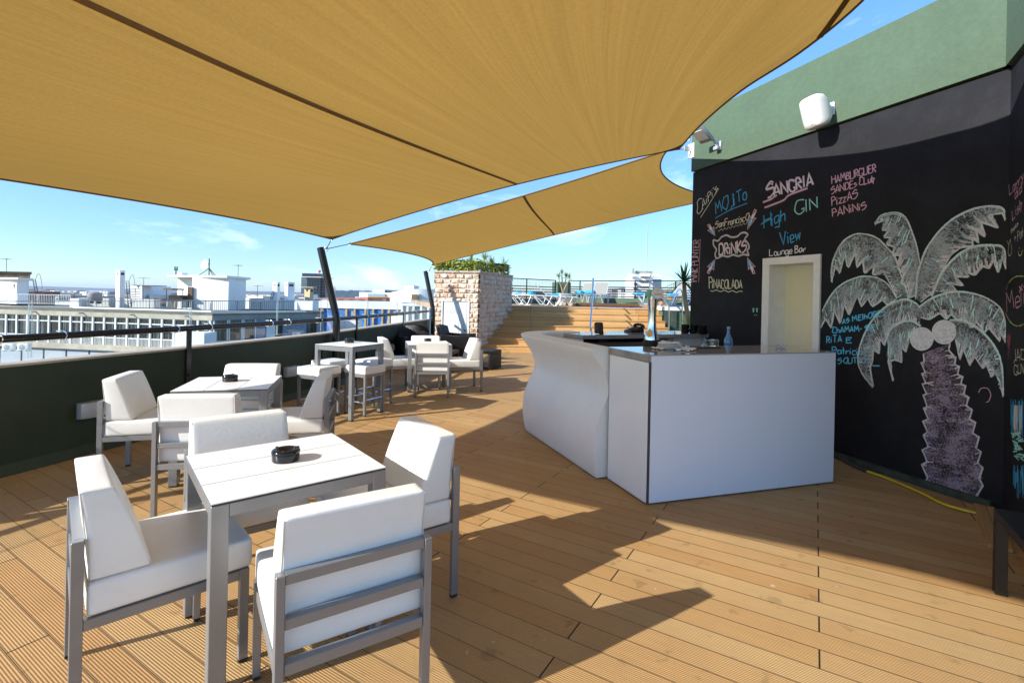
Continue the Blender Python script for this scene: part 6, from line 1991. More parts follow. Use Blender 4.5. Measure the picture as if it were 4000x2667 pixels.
m_ = MB(); pbox(m_, 1251, 1268, 1084, 1400, 440, 14); m_.build('wall', M['concrete_grey'], tw2, world=True)
m_ = MB()
for k in range(9): pbox(m_, 1250.5, 1268.5, 1088 + 11 * k, 1090 + 11 * k, 439, 2)
m_.build('band', M['brown_open'], tw2, world=True)
wo = thing('office_block', 'white office block with rows of small windows beyond the tall chimney', 'building', (at(555, 1160, 260).x, 260, -40))
a, b_, c = at(511, 1120, 266), at(554, 1120, 258), at(602, 1120, 272)
m_ = MB(); m_.prism([(a.x, a.y), (b_.x, b_.y), (c.x, c.y), (a.x + 5, 290)], -45, at(554, 1117, 258).z); m_.build('wall', M['whitewall'], wo, world=True)
La = Vector((b_.x - a.x, b_.y - a.y, 0)); le = La.length; La.normalize(); na = Vector((La.y, -La.x, 0)); na = na if na.y < 0 else -na
for k in range(6):
    for j in range(9):
        m_ = MB()
        q = Vector((a.x, a.y, at(554, 1128 + 6.5 * k, 258).z)) + La * (le * (j + 0.8) / 10) + na * 0.05
        m_.box(q, (le * 0.06, 0.1, 0.55), math.atan2(La.y, La.x))
        m_.build('window', M['winpane'], wo, world=True)
m_ = MB(); pbox(m_, 516, 600, 1114, 1117, 259, 10); m_.build('roof', M['ironrail'], wo, world=True)
# statue
st = thing('monument', 'far hilltop statue with outstretched arms on a tall pedestal', 'statue', (at(1306, 1150, 2600).x, 2600, 0))
x = at(1306, 1150, 2600).x
z0_, z1_, z2_ = at(1306, 1150, 2600).z, at(1306, 1126, 2600).z, at(1306, 1117, 2600).z
m_ = MB()
for dx in (-3.2, 3.2): m_.box((x + dx, 2600, (z0_ + z1_) / 2), (2.6, 5, z1_ - z0_))
m_.box((x, 2600, z1_), (9.5, 6, 1.6)); m_.build('pedestal', M['concrete_grey'], st, world=True)
m_ = MB(); m_.loft([[(x - 1.6, 2599, z1_), (x + 1.6, 2599, z1_), (x + 1.6, 2601, z1_), (x - 1.6, 2601, z1_)], [(x - 1.1, 2599, z2_ - 2), (x + 1.1, 2599, z2_ - 2), (x + 1.1, 2601, z2_ - 2), (x - 1.1, 2601, z2_ - 2)]], smooth=False)
m_.box((x, 2600, z2_ - 3.0), (11, 1.4, 1.3)); m_.lathe([(0, -1.1), (0.9, -0.6), (1.0, 0.2), (0.6, 1.0), (0, 1.2)], 10, (x, 2600, z2_ - 0.9)); m_.build('figure', M['concrete_grey'], st, world=True)

# tower block right with mast
tb = thing('tower_block', 'white tower block with a rooftop mast beyond the pool fence', 'building', (at(2525, 1170, 190).x, 190, -40))
m_ = MB(); pbox(m_, 2470, 2544, 1080, 1700, 190, 14); m_.build('wall', M['whitewall'], tb, world=True)
m_ = MB(); pbox(m_, 2544.5, 2578, 1090, 1700, 193, 12); m_.build('side_wall', mat('blue_grey_render', (0.34, 0.38, 0.42), 0.8), tb, world=True)
m_ = MB(); pbox(m_, 2463, 2481, 1070, 1080, 188, 4); pbox(m_, 2505, 2540, 1068, 1080, 188.5, 4); pbox(m_, 2556, 2585, 1071, 1082, 189, 6); m_.build('overhang', M['whitewall'], tb, world=True)
m_ = MB(); pbox(m_, 2472, 2477, 1048, 1071, 190, 1.2); pbox(m_, 2482, 2550, 1058, 1068, 192, 6); m_.build('roof_plant', M['concrete_grey'], tb, world=True)
for k in range(5):
    for j in range(5):
        m_ = MB(); pbox(m_, 2502 + 8 * j, 2508 + 8 * j, 1078 + 20 * k + (2 if k == 0 else 0), 1085 + 20 * k, 189.8, 0.3)
        m_.build('window', M['winpane'], tb, world=True)
    if k: 
        m_ = MB(); pbox(m_, 2478, 2490, 1087 + 18 * k, 1095 + 18 * k, 189.0, 1.2); m_.build('balcony', M['ironrail'], tb, world=True)
q = at(2526, 1060, 192)
m_ = MB(); m_.tube([(q.x, 192, q.z), (q.x, 192, at(2525, 880, 192).z)], 0.16, 6)
for s, zf in ((-1, 0.9), (1, 0.9), (-1, 0.45), (1, 0.45)):
    zt_ = q.z + (at(2525, 880, 192).z - q.z) * zf
    m_.tube([(q.x, 192, zt_), (q.x + s * 3.0, 192, q.z)], 0.025, 4)
m_.build('mast', mat('mast_grey', (0.35, 0.4, 0.45), 0.5), tb, world=True)

def aerial(u, y, d_, h_, label, n_=5):
    c = at(u, y, d_)
    o = thing('roof_aerial', label, 'aerial', tuple(c), rnd_a.uniform(-0.6, 0.6))
    m_ = MB(); m_.tube([(0, 0, -0.2), (0, 0, h_)], 0.022, 6); m_.tube([(-0.45, 0, h_ - 0.1), (0.55, 0, h_ - 0.1)], 0.014, 5); m_.build('mast', M['ironrail'], o)
    m_ = MB()
    for k in range(n_): m_.tube([(-0.4 + 0.2 * k, -0.35 + 0.03 * k, h_ - 0.1), (-0.4 + 0.2 * k, 0.35 - 0.03 * k, h_ - 0.1)], 0.010, 4)
    m_.build('elements', M['ironrail'], o)
rnd_a = random.Random(8)
aerial(25, 1060, 49, 1.3, 'thin television aerial on the roof house at the far left')
aerial(560, 1168, 50, 2.2, 'television aerial behind the dark railing, right of the white office block')
aerial(930, 1079, 51, 1.2, 'small television aerial at the right end of the penthouse roof')
aerial(1005, 1172, 53, 1.6, 'television aerial on the terrace wall right of the penthouse')
tk = thing('water_tank', 'small grey water tank on legs on the flat roof behind the dark railing', 'tank', tuple(at(370, 1188, 49)))
q = at(370, 1186, 49)
m_ = MB(); m_.lathe([(0, 0.3), (0.55, 0.3), (0.58, 0.36), (0.58, 1.0), (0.5, 1.1), (0, 1.16)], 20, q); m_.build('drum', M['concrete_grey'], tk, world=True)
m_ = MB()
for dx in (-0.4, 0.4): m_.box((q.x + dx, 49, q.z + 0.15), (0.1, 0.6, 0.3))
m_.build('stand', M['ironrail'], tk, world=True)

# ------------------------------------------------------------------ the city, the land and the hills
def far_mat(name, cols, rough=0.9):
    m, n, l, b = newmat(name)
    g_ = n.new('ShaderNodeNewGeometry')
    ra_ = n.new('ShaderNodeValToRGB'); ra_.color_ramp.interpolation = 'CONSTANT'
    ra_.color_ramp.elements[0].color = (*cols[0], 1); ra_.color_ramp.elements[1].position = 1 / len(cols); ra_.color_ramp.elements[1].color = (*cols[1], 1)
    for i, c_ in enumerate(cols[2:]):
        e = ra_.color_ramp.elements.new((i + 2) / len(cols)); e.color = (*c_, 1)
    l.new(g_.outputs['Random Per Island'], ra_.inputs['Fac'])
    sx_ = n.new('ShaderNodeSeparateXYZ'); l.new(g_.outputs['Position'], sx_.inputs[0])
    sn_ = n.new('ShaderNodeSeparateXYZ'); l.new(g_.outputs['Normal'], sn_.inputs[0])
    hz_ = math_node(n, l, 'MULTIPLY', math_node(n, l, 'GREATER_THAN', math_node(n, l, 'FRACT', math_node(n, l, 'MULTIPLY', sx_.outputs['Z'], 0.33)), 0.5),
                    math_node(n, l, 'GREATER_THAN', math_node(n, l, 'FRACT', math_node(n, l, 'MULTIPLY', sx_.outputs['X'], 0.31)), 0.5))
    wallf = math_node(n, l, 'LESS_THAN', sn_.outputs['Z'], 0.5)
    l.new(mix_col(n, l, math_node(n, l, 'MULTIPLY', math_node(n, l, 'MULTIPLY', hz_, wallf), 0.7), ra_.outputs['Color'], (0.05, 0.055, 0.065)), b.inputs['Base Color'])
    b.inputs['Roughness'].default_value = rough
    return m
rnd = random.Random(99)
m_ = MB()
for k in range(3000):
    dd_ = 120 * (30 ** (rnd.random() ** 0.75))
    u = rnd.uniform(-1500, 3200)
    if dd_ < 260 and (u < 1000 or u > 1950) and u < 2000: continue
    kk = rnd.uniform(8, 30) if dd_ > 600 else rnd.uniform(12, 46)
    if u > 1950: kk = rnd.uniform(-3, 26) if dd_ < 1500 else rnd.uniform(2, 20)
    if 1250 < u < 1450: kk = rnd.uniform(18, 40)
    x_, zr = ray(u, 1160)
    hzy = PPY + 0.021 * (u - PPX)
    zt_ = H - kk * dd_ / FPX
    wd_ = rnd.uniform(8, 22) * (1 + dd_ / 2500); hh_ = rnd.uniform(10, 34) * (1 + dd_ / 3000)
    m_.box((x_ * dd_, dd_, zt_ - hh_ / 2), (wd_, wd_ * rnd.uniform(0.5, 1.2), hh_), rnd.uniform(0, 1.5))
tag(m_.build('distant_city', far_mat('city_walls', [(0.62, 0.60, 0.55), (0.55, 0.50, 0.42), (0.34, 0.13, 0.08), (0.66, 0.65, 0.62), (0.40, 0.38, 0.36), (0.50, 0.40, 0.30), (0.70, 0.69, 0.66)]), center=False), 'mass of distant pale houses and red roofs', 'city', kind='stuff')
# nearer houses one can tell apart
for i, (u0, u1, y0, dd_, roof, lab) in enumerate(((452, 480, 1165, 90, None, None), (215, 272, 1160, 75, None, 'low white house with four square windows behind the white railing'), (985, 1040, 1168, 120, None, 'small white house right of the penthouse'),
                                              (1285, 1400, 1178, 190, None, 'flat white house with a dark window row right of the leaning pole'), (1150, 1190, 1150, 150, None, 'white house with a curved gable between the pair of chimneys and the beige chimney'),
                                              (2080, 2130, 1142, 150, None, 'grey house seen through the fence left of the white flowerpot'), (2390, 2412, 1130, 240, None, 'dark narrow tower seen through the fence between the raised loungers and the beer tap'),
                                              (2425, 2462, 1128, 260, None, 'pale square tower seen through the fence left of the beer tap'), (2600, 2680, 1140, 170, None, 'ochre and white houses seen through the fence right of the beer tap'),
                                              (600, 655, 1186, 70, 'r', 'red tiled roof beside the barbecue shelter'), (2210, 2290, 1150, 180, None, 'pale house seen through the fence behind the white flowerpot'))):
    if lab is None: continue
    o = thing('house', lab, 'house', (at(u0, y0, dd_).x, dd_, -20))
    m_ = MB(); pbox(m_, u0, u1, y0, y0 + 90, dd_, 10); m_.build('wall', M['concrete_grey'] if 'dark' in lab or 'grey' in lab else (M['gold'] if 'ochre' in lab else M['whitewall']), o, world=True)
    m_ = MB(); pbox(m_, u0 - 2, u1 + 2, y0 - 3, y0 - 0.2, dd_ - 0.4, 11); m_.build('roof', M['redtile'] if roof else M['concrete_grey'], o, world=True)
    for j in range(4):
        uu = u0 + (u1 - u0) * (j + 0.5) / 4
        m_ = MB(); pbox(m_, uu - (u1 - u0) * 0.07, uu + (u1 - u0) * 0.07, y0 + 4, y0 + 11, dd_ - 0.15, 0.2); m_.build('window', M['winpane'], o, world=True)

gm2 = mat('land', (0.035, 0.065, 0.07), 0.95, var=(0.004, 0.5), var2=(0.03, 0.4), world=True)
m_ = MB(); m_.add([(-16000, -60, -62), (16000, -60, -62), (16000, 15000, -62), (-16000, 15000, -62)], [(0, 1, 2, 3)])
tag(m_.build('ground', gm2, center=False), 'city ground and plain', 'ground', kind='structure')
def ridge(name, d_, u0, u1, ylo, amp, seed, lab, thick=900, n=90):
    vs_ = []
    rings = []
    for k in range(n + 1):
        u = u0 + (u1 - u0) * k / n
        hzy = PPY + 0.021 * (u - PPX)
        e_ = min(1, min(k, n - k) / 9)
        t = mnoise.fractal(Vector((k * 0.09 + seed, seed, 0)), 1.0, 2.0, 4) * amp
        q = at(u, hzy + ylo - t - 0.0, d_)
        zt_ = q.z * e_ + -62 * (1 - e_) if q.z > -62 else -62
        rings.append([(q.x, d_ - thick * 0.5, -62.5), (q.x, d_, zt_), (q.x, d_ + thick * 0.5, -62.5)])
    m_ = MB(); m_.loft(rings, smooth=True, closed=False, cap=False)
    tag(m_.build(name, gm2, center=False, angle=180), lab, 'hill', kind='structure')
ridge('hills', 9200, -500, 3300, -1, 5, 3.1, 'far hills')
ridge('hills', 6200, -500, 1450, 7, 4, 8.4, 'nearer wooded hills')
ridge('hills', 2900, 1255, 1475, -12, 3, 5.2, 'wooded hill by the monument', 500)
# ------------------------------------------------------------------ haze
hm = bpy.data.materials.new('haze_air'); hm.use_nodes = True
hn, hl = hm.node_tree.nodes, hm.node_tree.links
hn.remove(hn['Principled BSDF'])
pv = hn.new('ShaderNodeVolumePrincipled')
pv.inputs['Color'].default_value = (0.70, 0.82, 0.95, 1)
pv.inputs['Density'].default_value = 0.00006
pv.inputs['Anisotropy'].default_value = 0.2
hl.new(pv.outputs['Volume'], hn['Material Output'].inputs['Volume'])
m_ = MB(); m_.box((0, 7000, 20), (36000, 18000, 168))
tag(m_.build('haze', hm), 'thin blue air over the far city', 'haze', kind='stuff')
# ------------------------------------------------------------------ chalk on the blackboard
def chalk_mat(name, col, dens=0.5, scale=170, stretch=1.0):
    m, n, l, b = newmat(name)
    b.inputs['Base Color'].default_value = (*col, 1); b.inputs['Roughness'].default_value = 1.0
    b.inputs['Specular IOR Level'].default_value = 0.0
    g_ = n.new('ShaderNodeNewGeometry')
    tx_ = n.new('ShaderNodeTexNoise'); tx_.inputs['Scale'].default_value = scale; tx_.inputs['Detail'].default_value = 3; tx_.inputs['Roughness'].default_value = 0.7
    l.new(g_.outputs['Position'], tx_.inputs['Vector'])
    big = n.new('ShaderNodeTexNoise'); big.inputs['Scale'].default_value = scale / 12; big.inputs['Detail'].default_value = 3
    l.new(g_.outputs['Position'], big.inputs['Vector'])
    mr = n.new('ShaderNodeMapRange'); mr.inputs['From Min'].default_value = 0.62 - dens * 0.5; mr.inputs['From Max'].default_value = 0.82 - dens * 0.5
    mr.inputs['To Max'].default_value = min(1.0, 0.25 + dens * 0.85)
    l.new(math_node(n, l, 'ADD', math_node(n, l, 'MULTIPLY', tx_.outputs['Fac'], 0.58), math_node(n, l, 'MULTIPLY', big.outputs['Fac'], 0.42)), mr.inputs['Value'])
    tr = n.new('ShaderNodeBsdfTransparent'); ms = n.new('ShaderNodeMixShader')
    l.new(mr.outputs['Result'], ms.inputs['Fac']); l.new(tr.outputs[0], ms.inputs[1]); l.new(b.outputs[0], ms.inputs[2])
    l.new(ms.outputs[0], n['Material Output'].inputs['Surface'])
    return m
CK = {k: chalk_mat('chalk_' + k, c, d_) for k, (c, d_) in dict(
    white=((0.85, 0.83, 0.82), 0.80), pink=((0.85, 0.50, 0.55), 0.76), blue=((0.10, 0.48, 0.80), 0.74), mint=((0.40, 0.85, 0.72), 0.72),
    yellow=((0.86, 0.81, 0.60), 0.80), cyan=((0.14, 0.60, 0.88), 0.82), green=((0.70, 0.80, 0.25), 0.55), palm=((0.58, 0.90, 0.80), 0.86), rose=((0.82, 0.76, 0.76), 0.66),
    red=((0.62, 0.16, 0.20), 0.5)).items()}
CK['smudge'] = chalk_mat('chalk_smudge', (0.58, 0.64, 0.65), 0.42, 70)
CK['trunk'] = chalk_mat('chalk_trunk_smudge', (0.60, 0.48, 0.60), 0.42, 80)
CK['streak'] = chalk_mat('chalk_streak', (0.58, 0.66, 0.66), 0.46, 150)
CK['coco'] = chalk_mat('chalk_coconut', (0.80, 0.80, 0.80), 0.66, 70)
LAYER = [0]
def to_wall(u, y, ret=False):
    if ret: return on_plane(u, y, WR, RN), RN
    return on_plane(u, y, WL, WN), WN
class Chalk:
    def __init__(self, conv, ret=False): self.conv, self.ret, self.mb = conv, ret, MB()
    def pt(self, p):
        u, y = self.conv(p)
        q, n_ = to_wall(u, y, self.ret)
        return q, n_
    def stroke(self, pts, wd, jit=0.0, rnd=None):
        """pts in zoom pixels; wd in metres on the wall"""
        LAYER[0] += 1
        off = 0.0012 + (LAYER[0] % 900) * 3e-6
        wd = wd * 1.15
        P = []
        for p in pts:
            if jit: p = (p[0] + rnd.uniform(-jit, jit), p[1] + rnd.uniform(-jit, jit))
            q, n_ = self.pt(p); P.append(q + n_ * off)
        P2 = [P[0]]
        for q in P[1:]:
            if (q - P2[-1]).length > 1e-4: P2.append(q)
        P = P2
        if len(P) < 2: return
        vs_ = []
        for k, q in enumerate(P):
            d0 = (q - P[k - 1]).normalized() if k else (P[1] - q).normalized()
            d1 = (P[k + 1] - q).normalized() if k < len(P) - 1 else d0
            t = d0 + d1
            if t.length < 0.3: t = d1
            t.normalize()
            s = t.cross(n_).normalized()
            cosh_ = max(0.5, abs(t.dot(d1)))
            taper = 1.0
            vs_ += [q - s * (wd / 2 / cosh_) * taper, q + s * (wd / 2 / cosh_) * taper]
        self.mb.add(vs_, [(2 * k, 2 * k + 1, 2 * k + 3, 2 * k + 2) for k in range(len(P) - 1)])
    def fill(self, poly):
        LAYER[0] += 1
        off = 0.0012 + (LAYER[0] % 900) * 3e-6
        P = []
        for p in poly:
            q, n_ = self.pt(p); P.append(q + n_ * off)
        self.mb.add(P, [tuple(range(len(P)))])
    def bridge(self, a, b_):
        """fill between two outlines resampled to the same count"""
        LAYER[0] += 1
        off = 0.0012 + (LAYER[0] % 900) * 3e-6
        P = []
        for p, q in zip(a, b_):
            for r_ in (p, q):
                w_, n_ = self.pt(r_); P.append(w_ + n_ * off)
        self.mb.add(P, [(2 * k, 2 * k + 1, 2 * k + 3, 2 * k + 2) for k in range(len(a) - 1)])
    def build(self, name, m, label=None, parent=None):
        if not self.mb.f: return None
        o = self.mb.build(name, m, parent or bw, world=True, fix=False)
        if label: o['label'] = label
        return o
def zc(scale, ox, oy): return lambda p: (ox + p[0] / scale, oy + p[1] / scale)
ZW = zc(1.96, 2660, 600)
ZP = zc(1.2067, 3100, 750)
Z6 = zc(5.226, 3180, 1180)
Z8 = zc(3.1355, 3380, 600)
ZR = zc(2.09, 3700, 550)
ZQ = zc(1.3067, 3700, 1200)
def resample(pts, n):
    pts = [Vector((p[0], p[1], 0)) for p in pts]
    L = [0]
    for a, b_ in zip(pts, pts[1:]): L.append(L[-1] + (b_ - a).length)
    out, i = [], 0
    for k in range(n):
        t = L[-1] * k / (n - 1)
        while i < len(L) - 2 and L[i + 1] < t: i += 1
        f = (t - L[i]) / max(1e-9, L[i + 1] - L[i])
        q = pts[i].lerp(pts[i + 1], f); out.append((q.x, q.y))
    return out
def smooth2(pts, n=5): return [(p.x, p.y) for p in catmull([(a, b_, 0) for a, b_ in pts], n)]

# single-stroke alphabet: digits are x then y on a 0-9 grid, baseline y=2, capitals to 9, small letters to 6; '~' = rounded
F = {'A': '6:023962 1454', 'B': '5:0209 ~0939482606 ~0636544302', 'C': '6:~68491916042262 ', 'D': '6:0209 ~09496653022', 'E': '5:59090252 0646', 'F': '5:590902 0646',
     'G': '6:~6849190604225264 6444', 'H': '6:0209 6269 0666', 'I': '2:1219', 'J': '4:~49434222102', 'K': '5:0209 590552', 'L': '5:090252', 'M': '7:0209355972', 'N': '6:02096269',
     'O': '6:~29060432426567693929', 'P': '5:0209 ~0939485626055', 'R': '5:0209 ~09394856360505 2552', 'S': '5:~58390706565422020', 'T': '6:0969 3932', 'U': '6:~09040222426469', 'V': '6:093269', 'W': '8:0922374289', 'Z': '5:09590252',
     'Y': '6:093669 3632', 'z': '4:06460242', 'a': '4:~46160503123346 4642', 'b': '4:0902 ~0516364523203', 'c': '4:~46160503123242', 'd': '4:4942 ~46160503123343', 'e': '4:~04444536160503123242', 'f': '3:~39192812 0626', 'g': '4:~46160503123345 ~464020001',
     'h': '4:0902 ~05263645423', 'i': '1:0602 0808', 'l': '1:0902', 'm': '6:0602 ~05163532 ~35465662', 'n': '4:0602 ~0516364542', 'o': '4:~16050312324345361606', 'r': '3:0602 ~04253636', 's': '3:~36160544330202', 't': '3:1912 0636', 'u': '4:~06030222334346 4642',
     'v': '4:062246', 'w': '6:0612354256', 'y': '4:0623 4610', 'k': '4:0902 460442', "'": '1:0907', '-': '3:0535', '+': '4:2324 0444 2620', ']': '2:09292202', '!': '1:0904 0202', 'x': '4:0642 4602', 'p': '4:0600 ~0616364424143'}
def word(ch, txt, p0, p1, up, wd, rnd, space=1.6, passes=1, jit=0.10, scale_first=1.0):
    """writes txt along p0->p1 (baseline, zoom px); up = vector of capital height"""
    glyphs = []
    tot = 0
    for c in txt:
        if c == ' ': tot += 3; glyphs.append(None); continue
        w_, body = F[c].split(':')
        glyphs.append((int(w_), body.split())); tot += int(w_) + space
    tot -= space
    bx_, by_ = (p1[0] - p0[0]) / tot, (p1[1] - p0[1]) / tot
    ux, uy = up[0] / 7, up[1] / 7
    x = 0
    for gi, g_ in enumerate(glyphs):
        if g_ is None: x += 3; continue
        jx, jy = rnd.uniform(-0.25, 0.25), rnd.uniform(-0.35, 0.35)
        ks = rnd.uniform(0.93, 1.08) * (scale_first if gi == 0 else 1)
        for s in g_[1]:
            rd = s[0] == '~'
            s = s.lstrip('~')
            pts = [(int(s[i]), int(s[i + 1])) for i in range(0, len(s) - 1, 2)]
            if len(pts) == 1 or pts[0] == pts[-1] and len(pts) == 2: pts = [pts[0], (pts[0][0] + 0.5, pts[0][1] - 0.5)]
            pts = [(a + rnd.uniform(-jit, jit) * 2, b_ + rnd.uniform(-jit, jit) * 2) for a, b_ in pts]
            if rd and len(pts) > 2: pts = smooth2(pts, 5)
            else:
                q = []
                for a, b_ in zip(pts, pts[1:]): q += [a, ((a[0] + b_[0]) / 2 + rnd.uniform(-.12, .12), (a[1] + b_[1]) / 2 + rnd.uniform(-.12, .12))]
                pts = q + [pts[-1]]
            for ps in range(passes):
                P = []
                for a, b_ in pts:
                    a, b_ = a * ks + jx + x, (b_ - 2) * ks + jy
                    P.append((p0[0] + bx_ * a + ux * b_, p0[1] + by_ * a + uy * b_))
                ch.stroke(P, wd)
        x += g_[0] + space
rnd = random.Random(4)
def write(items, m, label, conv=ZW, ret=False, extra=None, wd=0.009):
    ch = Chalk(conv, ret)
    for it in items:
        txt, p0, p1, up = it[:4]
        kw = it[4] if len(it) > 4 else {}
        word(ch, txt, p0, p1, up, kw.pop('wd', wd), rnd, **kw)
    for e in (extra or []):
        ch.stroke(e[0], e[1])
    return ch.build('chalk_writing', m, label)
def wavy(p0, p1, n, amp):
    out = []
    for k in range(n * 4 + 1):
        t = k / (n * 4)
        out.append((p0[0] + (p1[0] - p0[0]) * t, p0[1] + (p1[1] - p0[1]) * t + amp * math.sin(k * math.pi / 2)))
    return smooth2(out, 2)
write([("CAiPi's", (128, 470), (278, 285), (-6, -62), {'scale_first': 1.5})], CK['yellow'], "slanting chalk word CAiPi's", extra=[([(150, 490), (205, 405), (290, 268)], 0.008)])
write([('MOJiTo', (266, 462), (505, 345), (-6, -88))], CK['blue'], 'blue chalk word MOJITO, underlined', extra=[([(263, 495), (380, 430), (507, 380)], 0.009)], wd=0.012)
write([('SanFranciscO', (266, 572), (518, 512), (3, -52))], CK['yellow'], 'yellow chalk words San Francisco', extra=[(wavy((285, 590), (515, 530), 8, 7), 0.004)], wd=0.0085)
write([('SANGRIA', (665, 340), (1010, 240), (-8, -82), {'scale_first': 1.35, 'wd': 0.019})], CK['pink'], None, extra=[(smooth2([(640, 415), (720, 385), (790, 355), (830, 318), (970, 265)]), 0.020), ([(628, 374), (690, 350), (735, 318)], 0.020)])
write([('SANGRIA', (665, 340), (1010, 240), (-8, -82), {'scale_first': 1.35, 'jit': 0.05})], CK['white'], 'pink and white chalk word SANGRIA', wd=0.012)
write([('GIN', (880, 475), (1045, 408), (-4, -85), {'scale_first': 1.15})], CK['mint'], 'mint green chalk word GIN', wd=0.012)
write([('High', (635, 575), (800, 512), (-2, -95))], CK['blue'], 'blue chalk word High', wd=0.011, extra=[(smooth2([(612, 545), (628, 530), (650, 520), (690, 500)]), 0.010)])
write([('View', (765, 705), (925, 652), (-8, -95))], CK['blue'], 'blue chalk word View', wd=0.011)
write([('Lounge Bar', (680, 785), (952, 752), (0, -50))], CK['white'], 'white chalk words Lounge Bar', wd=0.009)
write([('HAMBURGUER', (1156, 235), (1492, 138), (-3, -56)), ('SANDEs CLub', (1152, 312), (1482, 212), (-2, -52)), ('PizzAS', (1156, 402), (1350, 340), (-4, -62)), ('PANiNiS', (1160, 488), (1418, 422), (-4, -60))],
      CK['pink'], 'pink chalk list HAMBURGUER, SANDES CLUB, PIZZAS, PANINIS', wd=0.0085)
write([('DRiNKS', (292, 778), (498, 752), (0, -86), {'wd': 0.017})], CK['pink'], None)
write([('DRiNKS', (292, 778), (498, 752), (0, -86), {'jit': 0.05})], CK['white'], 'bold white and pink chalk word DRINKS', wd=0.012)
frame_pts = smooth2([(248, 660), (285, 668), (310, 640), (350, 625), (385, 640), (430, 635), (460, 610), (490, 605), (512, 622), (490, 655), (515, 690), (522, 720), (508, 745), (518, 778), (480, 772), (440, 785), (400, 775), (360, 790), (320, 782), (275, 802), (262, 770), (272, 735), (250, 700), (248, 660)], 4)
ch = Chalk(ZW); ch.stroke(frame_pts, 0.020); ch.build('chalk_drawing', CK['pink'], 'wavy chalk frame around DRINKS')
ch = Chalk(ZW); ch.stroke(frame_pts, 0.008); ch.build('chalk_drawing', CK['mint'])
write([('PiNK PUNTER', (122, 978), (142, 662), (-46, 2))], CK['pink'], 'pink chalk words PINK PUNTER running up the wall edge', extra=[([(136, 985), (143, 820), (149, 655)], 0.006)])
write([('PiNACOLADA', (218, 1032), (470, 1032), (-2, -62), {'scale_first': 1.35})], CK['yellow'], 'cream chalk words PINA COLADA', extra=[(wavy((225, 1048), (472, 1058), 4, 6), 0.008)], wd=0.011)
ar_o, ar_w, ar_b = Chalk(ZW), Chalk(ZW), Chalk(ZW)
for tip, tail in (((260, 627), (212, 545)), ((511, 578), (572, 432)), ((261, 812), (208, 915)), ((511, 800), (560, 918))):
    d_ = Vector((tip[0] - tail[0], tip[1] - tail[1])); L = d_.length; d_.normalize(); s = Vector((-d_.y, d_.x))
    def q_(a, b_): return (tail[0] + d_.x * a * L + s.x * b_, tail[1] + d_.y * a * L + s.y * b_)
    poly = [q_(0, -8), q_(0.42, -9), q_(0.36, -27), q_(1, 0), q_(0.36, 27), q_(0.42, 9), q_(0, 8)]
    ar_o.stroke(poly + [poly[0]], 0.010)
    for k in range(6): ar_w.stroke([q_(0.05 + 0.04 * k, -5 + 2 * k), q_(0.8, -6 + 2.2 * k)], 0.005)
    for k in range(4): ar_b.stroke([q_(0.45, -14 + 9 * k), q_(0.85, -2 + 1.5 * k)], 0.007)
ar_w.build('chalk_drawing', CK['white'], 'white filling of the small chalk arrows')
ar_b.build('chalk_drawing', CK['cyan'])
ar_o.build('chalk_drawing', CK['pink'], 'four small chalk arrows pointing at DRINKS')
ch = Chalk(ZW)
for x in (555, 582):
    ch.stroke(smooth2([(x - 7, 1192), (x, 1183), (x + 9, 1190)], 3), 0.006); ch.stroke([(x, 1190), (x + 1, 1214)], 0.016)
ch.stroke([(562, 1233), (568, 1238)], 0.005); ch.stroke([(575, 1238), (583, 1233)], 0.005)
ch.build('chalk_drawing', CK['mint'], 'tiny chalk eyes and smile')
# blue note
write([('AS', (582, 440), (715, 415), (0, -95)), ('MElhORES', (790, 402), (1462, 262), (0, -115)), ('ChAMAM-', (375, 632), (975, 590), (0, -110)), ('SE', (1045, 590), (1240, 570), (0, -115)), ('RiTA', (262, 830), (570, 812), (0, -140)),
       ('E', (662, 828), (770, 826), (0, -98)), ('Patricia]', (372, 1048), (1050, 1078), (0, -130)), ('S OUTROS', (490, 1250), (1132, 1242), (0, -108))],
      CK['cyan'], 'blue chalk note AS MELHORES CHAMAM-SE RITA E PATRICIA', conv=Z6, extra=[([(1190, 1295), (1340, 1300)], 0.010)], wd=0.009)

